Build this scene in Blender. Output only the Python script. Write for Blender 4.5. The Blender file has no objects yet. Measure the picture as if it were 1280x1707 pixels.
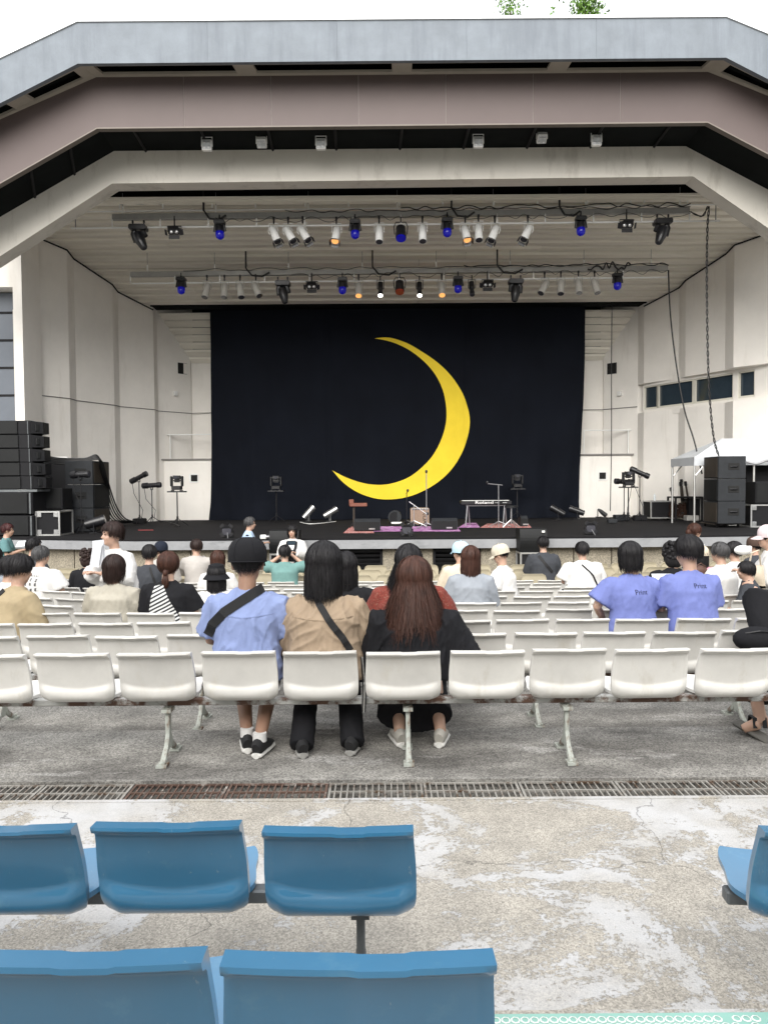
import bpy, bmesh, math, random
from mathutils import Vector, Matrix, noise as mn
from mathutils.bvhtree import BVHTree
PI = math.pi
R = math.radians
rnd = random.Random(7)
scene = bpy.context.scene
COL = scene.collection

# ---------------------------------------------------------------- camera
F_PX, CX, CY = 1282.0, 640.0, 853.5
PITCH, ROLL, CAM_Z = R(2.1), 0.0071, 1.6
cF = Vector((0, math.cos(PITCH), -math.sin(PITCH)))
cR0 = Vector((1, 0, 0)); cU0 = cR0.cross(cF)
cR = cR0 * math.cos(ROLL) - cU0 * math.sin(ROLL)
cU = cU0 * math.cos(ROLL) + cR0 * math.sin(ROLL)
CAM = Vector((0, 0, CAM_Z))
cam_data = bpy.data.cameras.new('camera')
cam = bpy.data.objects.new('camera', cam_data); COL.objects.link(cam)
cam.matrix_world = Matrix(((cR.x, cU.x, -cF.x, 0), (cR.y, cU.y, -cF.y, 0), (cR.z, cU.z, -cF.z, CAM_Z), (0, 0, 0, 1)))
cam_data.sensor_fit = 'HORIZONTAL'; cam_data.sensor_width = 36.0
cam_data.lens = 36.0 * F_PX / 1280.0
cam_data.clip_start = 0.05; cam_data.clip_end = 2000
scene.camera = cam

# ---------------------------------------------------------------- world, sun, exposure
world = bpy.data.worlds.new('World'); scene.world = world; world.use_nodes = True
wn, wl = world.node_tree.nodes, world.node_tree.links
wn.clear()
SUN_EL, SUN_AZ = R(33), R(190)     # soft bright cloud behind the camera
sky = wn.new('ShaderNodeTexSky'); sky.sky_type = 'NISHITA'; sky.sun_disc = False
sky.sun_elevation = SUN_EL; sky.sun_rotation = SUN_AZ; sky.air_density = 1.0; sky.dust_density = 4.0; sky.ozone_density = 1.0
hs = wn.new('ShaderNodeHueSaturation'); hs.inputs['Saturation'].default_value = 0.22
veil = wn.new('ShaderNodeMix'); veil.data_type = 'RGBA'; veil.inputs['Factor'].default_value = 0.8
veil.inputs['B'].default_value = (8.6, 8.8, 9.1, 1)      # even cloud cover
bg = wn.new('ShaderNodeBackground'); bg.inputs['Strength'].default_value = 0.050
wo = wn.new('ShaderNodeOutputWorld')
# standard overcast sky: the cloud deck is brightest overhead, (1 + 2 sin elevation) / 3 of the zenith
wtc = wn.new('ShaderNodeTexCoord'); wsx = wn.new('ShaderNodeSeparateXYZ'); wma = wn.new('ShaderNodeMath'); wma.operation = 'MULTIPLY_ADD'; wma.use_clamp = False
wmx = wn.new('ShaderNodeMath'); wmx.operation = 'MAXIMUM'; wmx.inputs[1].default_value = 0.0
wma.inputs[1].default_value = 1.0; wma.inputs[2].default_value = 0.5
wl.new(wtc.outputs['Generated'], wsx.inputs[0]); wl.new(wsx.outputs['Z'], wmx.inputs[0]); wl.new(wmx.outputs[0], wma.inputs[0])
wvm = wn.new('ShaderNodeVectorMath'); wvm.operation = 'SCALE'; wvm.inputs[0].default_value = (8.6, 8.8, 9.15); wl.new(wma.outputs[0], wvm.inputs['Scale'])
wl.new(wvm.outputs['Vector'], veil.inputs['B'])
wl.new(sky.outputs[0], hs.inputs['Color']); wl.new(hs.outputs[0], veil.inputs['A'])
wl.new(veil.outputs['Result'], bg.inputs['Color']); wl.new(bg.outputs[0], wo.inputs['Surface'])
sun_d = bpy.data.lights.new('sun', 'SUN'); sun_d.energy = 1.5; sun_d.angle = R(56); sun_d.color = (1.0, 0.965, 0.91)
sun = bpy.data.objects.new('sun', sun_d); COL.objects.link(sun)
sdir = Vector((math.sin(SUN_AZ) * math.cos(SUN_EL), math.cos(SUN_AZ) * math.cos(SUN_EL), math.sin(SUN_EL)))
sun.rotation_euler = sdir.to_track_quat('Z', 'Y').to_euler(); sun.location = (0, -5, 30)
vs = scene.view_settings
vs.view_transform = 'Standard'; vs.look = 'None'; vs.gamma = 1.0; vs.use_curve_mapping = False
vs.exposure = 1.97
scene.render.engine = 'CYCLES'
scene.cycles.use_denoising = True
scene.cycles.max_bounces = 8; scene.cycles.diffuse_bounces = 5; scene.cycles.glossy_bounces = 3

# ---------------------------------------------------------------- pixel helpers (photo pixels -> real place)
def ray(px, py):
    return cF + cR * ((px - CX) / F_PX) - cU * ((py - CY) / F_PX)
def W(px, py, d):                       # on the vertical plane y = d
    r = ray(px, py); return CAM + r * (d / r.y)
def G(px, py, z):                       # on the horizontal plane z
    r = ray(px, py); return CAM + r * ((z - CAM_Z) / r.z)

# ---------------------------------------------------------------- materials
MATS = {}
def pm(name, base, rough=0.6, metal=0.0, var=0.10, vscale=3.0, bump=0.0, bscale=60.0, patch=None, spec=0.5,
       rand=0.0, emit=None, estr=0.0, coat=0.0, stretch=None, speck=None, coords='Object', patch2=None, sss=0, trans=0, bdist=0.01):
    """Principled material: noise-varied base, optional patches (color, scale, threshold, softness), optional speckle, optional bump."""
    if name in MATS: return MATS[name]
    m = bpy.data.materials.new(name); m.use_nodes = True
    n, l = m.node_tree.nodes, m.node_tree.links
    b = n['Principled BSDF']
    b.inputs['Roughness'].default_value = rough; b.inputs['Metallic'].default_value = metal
    b.inputs['Specular IOR Level'].default_value = spec
    if coat: b.inputs['Coat Weight'].default_value = coat; b.inputs['Coat Roughness'].default_value = 0.15
    if trans: b.inputs['Transmission Weight'].default_value = trans
    if sss: b.inputs['Subsurface Weight'].default_value = sss; b.inputs['Subsurface Radius'].default_value = (0.02, 0.008, 0.004)
    tc = n.new('ShaderNodeTexCoord'); mp = n.new('ShaderNodeMapping'); l.new(tc.outputs[coords], mp.inputs[0])
    if stretch: mp.inputs['Scale'].default_value = stretch
    if rand:                       # every copy gets its own stains
        oi0 = n.new('ShaderNodeObjectInfo'); cx_ = n.new('ShaderNodeCombineXYZ'); k_ = n.new('ShaderNodeMath'); k_.operation = 'MULTIPLY'; k_.inputs[1].default_value = 40
        l.new(oi0.outputs['Random'], k_.inputs[0]); l.new(k_.outputs[0], cx_.inputs[0]); l.new(k_.outputs[0], cx_.inputs[1]); l.new(cx_.outputs[0], mp.inputs['Location'])
    nz = n.new('ShaderNodeTexNoise'); nz.inputs['Scale'].default_value = vscale; nz.inputs['Detail'].default_value = 8; nz.inputs['Roughness'].default_value = 0.65
    l.new(mp.outputs[0], nz.inputs['Vector'])
    mr = n.new('ShaderNodeMapRange'); mr.inputs[1].default_value = 0.3; mr.inputs[2].default_value = 0.7
    mr.inputs[3].default_value = 1 - var; mr.inputs[4].default_value = 1 + var
    l.new(nz.outputs['Fac'], mr.inputs[0])
    mul = n.new('ShaderNodeMix'); mul.data_type = 'RGBA'; mul.blend_type = 'MULTIPLY'; mul.inputs['Factor'].default_value = 1
    mul.inputs['A'].default_value = (*base, 1)
    val = mr.outputs[0]
    if rand:
        oi = n.new('ShaderNodeObjectInfo'); m2 = n.new('ShaderNodeMapRange')
        m2.inputs[3].default_value = 1 - rand; m2.inputs[4].default_value = 1 + rand * 0.4
        l.new(oi.outputs['Random'], m2.inputs[0]); mm = n.new('ShaderNodeMath'); mm.operation = 'MULTIPLY'
        l.new(val, mm.inputs[0]); l.new(m2.outputs[0], mm.inputs[1]); val = mm.outputs[0]
    l.new(val, mul.inputs['B']); col = mul.outputs['Result']
    for pt in (patch, patch2):
        if pt:
            pc, ps, pth, psoft = pt[:4]
            pn = n.new('ShaderNodeTexNoise'); pn.inputs['Scale'].default_value = ps; pn.inputs['Detail'].default_value = 10; pn.inputs['Roughness'].default_value = 0.68
            if len(pt) > 4 and rand:
                mp2 = n.new('ShaderNodeMapping'); mp2.inputs['Scale'].default_value = pt[4]; l.new(mp.outputs[0], mp2.inputs[0]); l.new(mp2.outputs[0], pn.inputs['Vector'])
            elif len(pt) > 4:
                mp2 = n.new('ShaderNodeMapping'); mp2.inputs['Scale'].default_value = pt[4]; mp2.inputs['Location'].default_value = (3.1, 7.7, 1.3); l.new(tc.outputs[coords], mp2.inputs[0]); l.new(mp2.outputs[0], pn.inputs['Vector'])
            else: l.new(mp.outputs[0], pn.inputs['Vector'])
            pr = n.new('ShaderNodeMapRange'); pr.inputs[1].default_value = pth - psoft; pr.inputs[2].default_value = pth + psoft
            l.new(pn.outputs['Fac'], pr.inputs[0])
            mx = n.new('ShaderNodeMix'); mx.data_type = 'RGBA'; l.new(pr.outputs[0], mx.inputs['Factor'])
            l.new(col, mx.inputs['A']); mx.inputs['B'].default_value = (*pc, 1); col = mx.outputs['Result']
    if speck:
        sc_, ss, amt = speck
        vo = n.new('ShaderNodeTexVoronoi'); vo.inputs['Scale'].default_value = ss; l.new(tc.outputs[coords], vo.inputs['Vector'])
        sp = n.new('ShaderNodeMix'); sp.data_type = 'RGBA'; sp.blend_type = 'OVERLAY'; sp.inputs['Factor'].default_value = amt
        bw = n.new('ShaderNodeRGBToBW'); l.new(vo.outputs['Color'], bw.inputs[0])
        l.new(col, sp.inputs['A']); l.new(bw.outputs[0], sp.inputs['B']); col = sp.outputs['Result']
    l.new(col, b.inputs['Base Color'])
    if bump:
        bn = n.new('ShaderNodeTexNoise'); bn.inputs['Scale'].default_value = bscale; bn.inputs['Detail'].default_value = 6
        l.new(mp.outputs[0], bn.inputs['Vector'])
        bp = n.new('ShaderNodeBump'); bp.inputs['Strength'].default_value = bump; bp.inputs['Distance'].default_value = bdist
        l.new(bn.outputs['Fac'], bp.inputs['Height']); l.new(bp.outputs[0], b.inputs['Normal'])
    if emit:
        b.inputs['Emission Color'].default_value = (*emit, 1); b.inputs['Emission Strength'].default_value = estr
    MATS[name] = m; return m

# ---------------------------------------------------------------- mesh builder
def basis(fwd, up=Vector((0, 0, 1))):
    z = Vector(fwd).normalized(); x = Vector(up).cross(z)
    if x.length < 1e-4: x = Vector((1, 0, 0)).cross(z)
    x.normalize(); y = z.cross(x); return x, y, z
class MB:
    def __init__(s): s.v = []; s.f = []; s.m = Matrix.Identity(4)
    def add(s, vs, fs):
        o = len(s.v); s.v += [s.m @ Vector(p) for p in vs]; s.f += [tuple(i + o for i in f) for f in fs]; return s
    def box(s, c, sz, rot=None, bev=0.0):
        hx, hy, hz = sz[0] / 2, sz[1] / 2, sz[2] / 2
        if bev and bev < min(hx, hy, hz):
            bm = bmesh.new(); bmesh.ops.create_cube(bm, size=1)
            bmesh.ops.scale(bm, vec=sz, verts=bm.verts)
            bmesh.ops.bevel(bm, geom=list(bm.edges), offset=bev, segments=1 if bev < 0.02 else 2, affect='EDGES')
            bm.verts.index_update(); P = [v.co.copy() for v in bm.verts]; fs = [[v.index for v in f.verts] for f in bm.faces]; bm.free()
        else:
            P = [Vector((x, y, z)) for x in (-hx, hx) for y in (-hy, hy) for z in (-hz, hz)]
            fs = [(0, 1, 3, 2), (4, 6, 7, 5), (0, 4, 5, 1), (2, 3, 7, 6), (0, 2, 6, 4), (1, 5, 7, 3)]
        c = Vector(c)
        return s.add([(rot @ p if rot else p) + c for p in P], fs)
    def tube(s, pts, r, n=8, cap=True, ell=None, up=Vector((0, 0, 1))):
        """tube through pts; r a number or list; ell: list/number of aspect (second axis / first)"""
        pts = [Vector(p) for p in pts]; k = len(pts)
        rs = r if isinstance(r, (list, tuple)) else [r] * k
        V, Fc = [], []
        px_ = None
        for i, p in enumerate(pts):
            t = (pts[min(i + 1, k - 1)] - pts[max(i - 1, 0)])
            if t.length < 1e-9: t = Vector((0, 0, 1))
            t.normalize()
            if px_ is None: x, y, _ = basis(t, up)
            else:
                x = px_ - t * px_.dot(t); x.normalize(); y = t.cross(x)
            px_ = x
            rr = rs[i]; ra, rb = (rr if isinstance(rr, (tuple, list)) else (rr, rr))
            for j in range(n):
                a = 2 * PI * j / n; V.append(p + x * (ra * math.cos(a)) + y * (rb * math.sin(a)))
        for i in range(k - 1):
            for j in range(n):
                Fc.append((i * n + j, i * n + (j + 1) % n, (i + 1) * n + (j + 1) % n, (i + 1) * n + j))
        if cap:
            Fc.append(tuple(range(n - 1, -1, -1))); Fc.append(tuple((k - 1) * n + j for j in range(n)))
        return s.add(V, Fc)
    def ball(s, c, r, seg=14, rings=9, rot=None):
        r = r if isinstance(r, (tuple, list)) else (r, r, r); c = Vector(c)
        V = [Vector((0, 0, r[2]))]
        for i in range(1, rings):
            th = PI * i / rings
            for j in range(seg):
                a = 2 * PI * j / seg; V.append(Vector((r[0] * math.sin(th) * math.cos(a), r[1] * math.sin(th) * math.sin(a), r[2] * math.cos(th))))
        V.append(Vector((0, 0, -r[2]))); Fc = []
        for j in range(seg): Fc.append((0, 1 + j, 1 + (j + 1) % seg))
        for i in range(rings - 2):
            for j in range(seg):
                a, b = 1 + i * seg + j, 1 + i * seg + (j + 1) % seg; Fc.append((a, a + seg, b + seg, b))
        L = len(V) - 1; o = 1 + (rings - 2) * seg
        for j in range(seg): Fc.append((L, o + (j + 1) % seg, o + j))
        return s.add([(rot @ p if rot else p) + c for p in V], Fc)
    def prism(s, poly, z0, z1):
        """plan polygon [(x,y)], extruded from z0 to z1"""
        k = len(poly)
        area = sum(poly[i][0] * poly[(i + 1) % k][1] - poly[(i + 1) % k][0] * poly[i][1] for i in range(k))
        if area < 0: poly = poly[::-1]
        V = [(x, y, z0) for x, y in poly] + [(x, y, z1) for x, y in poly]
        Fc = [tuple(range(k - 1, -1, -1)), tuple(range(k, 2 * k))] + [(i, (i + 1) % k, k + (i + 1) % k, k + i) for i in range(k)]
        return s.add(V, Fc)
    def hull8(s, a, b):
        """solid between two quads of 4 points each"""
        return s.add(list(a) + list(b), [(3, 2, 1, 0), (4, 5, 6, 7)] + [(i, (i + 1) % 4, 4 + (i + 1) % 4, 4 + i) for i in range(4)])
    def mesh(s, name, smooth=False, fix=True):
        me = bpy.data.meshes.new(name); me.from_pydata([tuple(p) for p in s.v], [], s.f)
        if fix:
            bm = bmesh.new(); bm.from_mesh(me); bmesh.ops.recalc_face_normals(bm, faces=bm.faces); bm.to_mesh(me); bm.free()
        if smooth:
            for p in me.polygons: p.use_smooth = True
            if smooth != 'all':
                try: me.set_sharp_from_angle(angle=R(40))
                except Exception: pass
        me.update(); return me
    def build(s, name, mat=None, parent=None, smooth=False, world=True, fix=True):
        return obj(name, s.mesh(name, smooth, fix), mat, parent, world)
def obj(name, me, mat=None, parent=None, world=True):
    o = bpy.data.objects.new(name, me); COL.objects.link(o)
    if mat and not me.materials: me.materials.append(mat)
    if parent is not None: put(o, parent, world)
    return o
def put(o, parent, world=True):
    o.parent = parent
    if world:
        root = parent; M = parent.matrix_basis.copy()
        if parent.parent is not None: M = parent.parent.matrix_basis @ parent.matrix_parent_inverse @ M
        o.matrix_parent_inverse = M.inverted()
def tag(o, label=None, cat=None, group=None, kind=None):
    if label: o['label'] = label
    if cat: o['category'] = cat
    if group: o['group'] = group
    if kind: o['kind'] = kind
    return o
def thing(name, label, cat, loc=(0, 0, 0), rz=0.0, group=None):
    o = bpy.data.objects.new(name, None); COL.objects.link(o); o.empty_display_size = 0.1
    o.matrix_basis = Matrix.Translation(Vector(loc)) @ Matrix.Rotation(rz, 4, 'Z')
    return tag(o, label, cat, group)
def copy_tree(o, parent=None, kids=None):
    c = o.copy(); COL.objects.link(c); c.parent = parent
    for ch in (kids or KIDS)[o.name] if False else o.children: copy_tree(ch, c)
    return c
ORD = ['first', 'second', 'third', 'fourth', 'fifth', 'sixth', 'seventh', 'eighth', 'ninth', 'tenth', 'eleventh', 'twelfth', 'thirteenth', 'fourteenth',
       'fifteenth', 'sixteenth', 'seventeenth', 'eighteenth', 'nineteenth', 'twentieth', 'twenty-first', 'twenty-second', 'twenty-third', 'twenty-fourth']

# ---------------------------------------------------------------- shared materials
M_wall = pm('painted_wall', (0.82, 0.79, 0.74), 0.75, var=0.05, vscale=1.2, bump=0.15, bscale=40, patch=((0.68, 0.645, 0.59), 0.7, 0.68, 0.12, (3, 3, 0.5)))
M_beam = pm('painted_beam', (0.64, 0.61, 0.55), 0.7, var=0.06, vscale=1.0, patch=((0.45, 0.42, 0.37), 1.1, 0.64, 0.1, (2, 2, 0.6)))
M_ceil = pm('ceiling_paint', (0.83, 0.79, 0.70), 0.65, var=0.07, vscale=1.5, rand=0.10, stretch=(0.3, 2, 2))
M_fascia = pm('fascia_concrete', (0.165, 0.187, 0.212), 0.75, var=0.12, vscale=2.2, bump=0.2, bscale=30, patch=((0.125, 0.142, 0.165), 1.3, 0.60, 0.12, (2.4, 1, 0.3)))
M_coping = pm('white_coping', (0.75, 0.76, 0.77), 0.5, var=0.04)
M_brown = pm('brown_panel', (0.105, 0.080, 0.076), 0.55, var=0.05, vscale=0.9, spec=0.35, rand=0.06)
M_tan = pm('tan_soffit', (0.36, 0.325, 0.275), 0.7, var=0.06)
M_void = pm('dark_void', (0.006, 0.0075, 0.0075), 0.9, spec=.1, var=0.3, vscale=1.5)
M_black = pm('black_matte', (0.008, 0.008, 0.0095), 0.7, spec=0.25, var=0.2)
M_blackp = pm('black_plastic', (0.011, 0.011, 0.0125), 0.45, spec=0.35, var=0.2)
M_steel = pm('grey_steel', (0.30, 0.30, 0.31), 0.45, metal=0.6, var=0.15, vscale=8)
M_chrome = pm('bright_steel', (0.62, 0.62, 0.62), 0.3, metal=0.9, var=0.1)
M_alu = pm('brushed_aluminium', (0.55, 0.55, 0.54), 0.38, metal=0.8, var=0.12)
M_white = pm('white_paint', (0.78, 0.78, 0.76), 0.5, var=0.05)
M_cable = pm('black_cable', (0.012, 0.012, 0.013), 0.5)
M_stage = pm('stage_black_floor', (0.011, 0.0105, 0.0115), 0.9, spec=0.15, var=0.35, vscale=1.2, stretch=(0.5, 3, 1))
M_stagefront = pm('stage_edge_concrete', (0.25, 0.255, 0.265), 0.7, var=0.16, vscale=2.5, bump=0.2, bscale=50, patch=((0.17, 0.175, 0.18), 2.2, 0.62, 0.08, (1, 1, 3)))
M_pebble = pm('pebbledash', (0.27, 0.24, 0.185), 0.9, var=0.15, vscale=2, bump=0.6, bscale=120, speck=((0, 0, 0), 70, 0.55))
M_dark = pm('dark_opening', (0.01, 0.01, 0.01), 0.9)
M_glass = pm('window_glass', (0.03, 0.045, 0.06), 0.08, var=0.1, spec=0.8)
M_doorgrey = pm('grey_door', (0.105, 0.12, 0.145), 0.55, var=0.06)
# ================================================================ GROUND
STAGE_Z = 0.464
PIT_Z = -0.643
def slab(name, x0, x1, y0, y1, z0, z1, mat):
    return tag(MB().box(((x0 + x1) / 2, (y0 + y1) / 2, (z0 + z1) / 2), (x1 - x0, y1 - y0, z1 - z0)).build(name, mat), kind='structure')
def aisle_material():
    m = pm('worn_aisle_concrete', (0.315, 0.29, 0.25), 0.85, var=0.18, vscale=5, bump=0.5, bscale=150, coords='Object',
           speck=((0, 0, 0), 170, 0.42), bdist=0.004)
    n, l = m.node_tree.nodes, m.node_tree.links; b = n['Principled BSDF']
    src = b.inputs['Base Color'].links[0].from_socket
    tc = n.new('ShaderNodeTexCoord')
    # flaking pale paint: large patches broken up by fine noise
    a = n.new('ShaderNodeTexNoise'); a.inputs['Scale'].default_value = 1.55; a.inputs['Detail'].default_value = 12; a.inputs['Roughness'].default_value = 0.72; a.inputs['Distortion'].default_value = 0.6
    mp = n.new('ShaderNodeMapping'); mp.inputs['Location'].default_value = (5.3, 2.2, 0.4); mp.inputs['Scale'].default_value = (1, 1.25, 1)
    l.new(tc.outputs['Object'], mp.inputs[0]); l.new(mp.outputs[0], a.inputs['Vector'])
    f = n.new('ShaderNodeTexNoise'); f.inputs['Scale'].default_value = 46; f.inputs['Detail'].default_value = 7; f.inputs['Roughness'].default_value = .7; l.new(tc.outputs['Object'], f.inputs['Vector'])
    ma = n.new('ShaderNodeMath'); ma.operation = 'MULTIPLY_ADD'; ma.inputs[1].default_value = .30; l.new(f.outputs['Fac'], ma.inputs[0]); l.new(a.outputs['Fac'], ma.inputs[2])
    mr = n.new('ShaderNodeMapRange'); mr.inputs[1].default_value = 0.648; mr.inputs[2].default_value = 0.668; l.new(ma.outputs[0], mr.inputs[0])
    g2 = n.new('ShaderNodeTexNoise'); g2.inputs['Scale'].default_value = 4; g2.inputs['Detail'].default_value = 8; l.new(tc.outputs['Object'], g2.inputs['Vector'])
    g3 = n.new('ShaderNodeMapRange'); g3.inputs[1].default_value = .35; g3.inputs[2].default_value = .62; g3.inputs[3].default_value = .35; g3.inputs[4].default_value = .82; l.new(g2.outputs['Fac'], g3.inputs[0])
    mul = n.new('ShaderNodeMath'); mul.operation = 'MULTIPLY'; l.new(mr.outputs[0], mul.inputs[0]); l.new(g3.outputs[0], mul.inputs[1])
    bp2 = n.new('ShaderNodeBump'); bp2.inputs['Strength'].default_value = .6; bp2.inputs['Distance'].default_value = .003; l.new(mr.outputs[0], bp2.inputs['Height'])
    old = b.inputs['Normal'].links[0].from_socket; l.new(old, bp2.inputs['Normal']); l.new(bp2.outputs[0], b.inputs['Normal'])
    mx = n.new('ShaderNodeMix'); mx.data_type = 'RGBA'; l.new(mul.outputs[0], mx.inputs['Factor']); l.new(src, mx.inputs['A'])
    mx.inputs['B'].default_value = (0.47, 0.47, 0.475, 1)
    # long hairline cracks
    v = n.new('ShaderNodeTexVoronoi'); v.feature = 'DISTANCE_TO_EDGE'; v.inputs['Scale'].default_value = 0.75
    wn_ = n.new('ShaderNodeTexNoise'); wn_.inputs['Scale'].default_value = 3; wn_.inputs['Detail'].default_value = 6; l.new(tc.outputs['Object'], wn_.inputs['Vector'])
    ad = n.new('ShaderNodeMix'); ad.data_type = 'RGBA'; ad.inputs['Factor'].default_value = 0.3; l.new(tc.outputs['Object'], ad.inputs['A']); l.new(wn_.outputs['Color'], ad.inputs['B'])
    l.new(ad.outputs['Result'], v.inputs['Vector'])
    cr = n.new('ShaderNodeMapRange'); cr.inputs[1].default_value = 0.0008; cr.inputs[2].default_value = 0.0025; cr.inputs[3].default_value = 0.55; cr.inputs[4].default_value = 1; l.new(v.outputs['Distance'], cr.inputs[0])
    m2 = n.new('ShaderNodeMix'); m2.data_type = 'RGBA'; m2.blend_type = 'MULTIPLY'; m2.inputs['Factor'].default_value = 1
    l.new(mx.outputs['Result'], m2.inputs['A']); l.new(cr.outputs[0], m2.inputs['B']); l.new(m2.outputs['Result'], b.inputs['Base Color'])
    return m
M_aisle = aisle_material()
M_terr = pm('terrace_concrete', (0.245, 0.235, 0.216), 0.85, var=0.36, vscale=2.6, bump=0.6, bscale=130, speck=((0, 0, 0), 120, 0.6), bdist=0.004,
            patch=((0.10, 0.094, 0.086), 1.3, 0.55, 0.10, (0.7, 1.6, 1)), patch2=((0.33, 0.32, 0.305), 1.9, 0.61, 0.05, (0.6, 1.5, 1)))
M_ground = pm('ground_dirt', (0.16, 0.15, 0.13), 0.9, var=0.2, vscale=0.5)
tag(MB().box((0, 120, PIT_Z - 0.35), (900, 700, 0.2)).build('ground', M_ground), kind='structure')
STEP0, PITCHD, DROP = 4.98, 0.85, 0.0643
slab('aisle_floor', -9, 9, 1.95, 3.853, -0.75, 0.0, M_aisle)
slab('drain_bed', -9, 9, 3.853, 4.09, -0.75, -0.28, M_black)
slab('terrace', -9, 9, 4.09, STEP0, -0.75, -0.004, M_terr)
for k in range(9):
    w = 9 + k * 0.5
    slab('terrace', -w, w, STEP0 + k * PITCHD, STEP0 + (k + 1) * PITCHD, -0.80, -DROP * (k + 1), M_terr)
slab('pit_floor', -15, 15, STEP0 + 9 * PITCHD, 17.6, -0.85, PIT_Z, M_terr)
slab('upper_terrace', -9, 9, -6.0, 1.955, -0.75, 0.225, M_aisle)
# cracked lip of mortar in front of the drain, and the green non-slip strip on the upper step
tag(MB().box((0, 4.105, -0.001), (18, 0.03, 0.012)).build('drain_kerb', M_terr), kind='structure')
tag(MB().box((0, 3.838, -0.001), (18, 0.03, 0.010)).build('drain_kerb', M_aisle), kind='structure')

# unseen trees added behind the last rows to shade the nearest seats
M_fol = pm('added_tree_foliage', (0.045, 0.075, 0.025), 0.7, var=.3, vscale=.6)
tl = MB(); rt_ = random.Random(5)
for k in range(26):
    cx_ = -32 + k * 2.6 + rt_.uniform(-.6, .6); hh = rt_.uniform(7.8, 9.6); cy_ = -7.2 + rt_.uniform(-1, .6)
    tl.tube([(cx_, cy_, -.5), (cx_, cy_, hh * .5)], [.22, .1], 6)
    for q in range(9):
        tl.ball((cx_ + rt_.gauss(0, .7), cy_ + rt_.gauss(0, .6), hh * rt_.uniform(.22, .9)), (rt_.uniform(.9, 1.5), rt_.uniform(.8, 1.2), rt_.uniform(.7, 1.2)), 9, 6)
    for q in range(260):
        p = Vector((cx_ + rt_.gauss(0, 1.1), cy_ + rt_.gauss(0, .9), hh * rt_.uniform(.15, 1.02))); u = Vector((rt_.gauss(0, 1), rt_.gauss(0, 1), rt_.gauss(0, 1))).normalized(); v = u.orthogonal().normalized()
        tl.add([p - u * .22, p + v * .12, p + u * .22, p - v * .12], [(0, 1, 2, 3)])
tag(tl.build('added_shade_trees', M_fol, fix=False), 'unseen dense tree belt added to shade the nearest seat rows', 'trees', kind='stuff')
# drain grates
M_galv = pm('galvanised_grate', (0.36, 0.345, 0.315), 0.55, metal=0.3, var=0.2, vscale=14, patch=((0.11, 0.07, 0.045), 7, 0.55, 0.07), rand=0.15)
M_rustg = pm('rusty_grate', (0.11, 0.065, 0.048), 0.8, var=0.3, vscale=14, patch=((0.34, 0.32, 0.29), 11, 0.60, 0.06), rand=0.2)
gw = 0.5135; bar_a = {}
def bar_mesh(mat):
    if mat.name not in bar_a:
        me = MB().box((0, 0, 0), (0.0075, 0.098, 0.009)).mesh('bar'); me.materials.append(mat); bar_a[mat.name] = me
    return bar_a[mat.name]
edges_px = [-105, 58, 210, 374, 545, 707, 872, 1040, 1206, 1372]
for i in range(9):
    xa, xb = G(edges_px[i], 1323, 0).x, G(edges_px[i + 1], 1323, 0).x
    rusty = i in (2, 3)
    mt = M_rustg if rusty else M_galv
    lab = ('rust brown drain grate in the floor channel, %s' if rusty else 'pale galvanised drain grate in the floor channel, %s') % (ORD[i] + ' from the left')
    t = thing('drain_grate', lab, 'drain grate', ((xa + xb) / 2, 3.972, -0.014), 0, 'drain grates across the aisle')
    L = xb - xa - 0.008
    f = MB()
    for y in (-0.108, 0, 0.108): f.box((0, y, 0), (L, 0.009 if y else 0.010, 0.010))
    for x in (-L / 2 + 0.006, L / 2 - 0.006): f.box((x, 0, 0), (0.012, 0.226, 0.0095))
    f.build('frame', mt, t, world=False)
    nb = 15
    for r_ in (-0.054, 0.054):
        for j in range(1, nb):
            o = bpy.data.objects.new('bar', bar_mesh(mt)); COL.objects.link(o); o.parent = t
            o.location = (-L / 2 + L * j / nb, r_, -0.001)

# ================================================================ STAGE PLATFORM
front = [(-13.0, 17.9), (-8.3, 16.85), (-5.2, 16.05), (5.6, 16.0), (9.0, 16.35), (13.5, 17.0)]
def offs(pts, dy): return [(x, y + dy) for x, y in pts]
stage = thing('stage', 'black floored stage platform with grey concrete edge', 'stage', (0.36, 16, PIT_Z))
MB().prism(front + [(13.5, 27), (-13, 27)], STAGE_Z - 0.03, STAGE_Z).build('floor_cover', M_stage, stage)
MB().prism(offs(front, -0.06) + offs(front, 0.6)[::-1], STAGE_Z - 0.215, STAGE_Z - 0.034).build('edge_beam', M_stagefront, stage)
MB().prism(offs(front, 0.45) + [(13.5, 26.8), (-13, 26.8)], PIT_Z - 0.1, STAGE_Z - 0.04).build('core', M_dark, stage)
def fy(x):
    for (x0, y0), (x1, y1) in zip(front, front[1:]):
        if x0 <= x <= x1: return y0 + (y1 - y0) * (x - x0) / (x1 - x0)
    return 17
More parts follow.
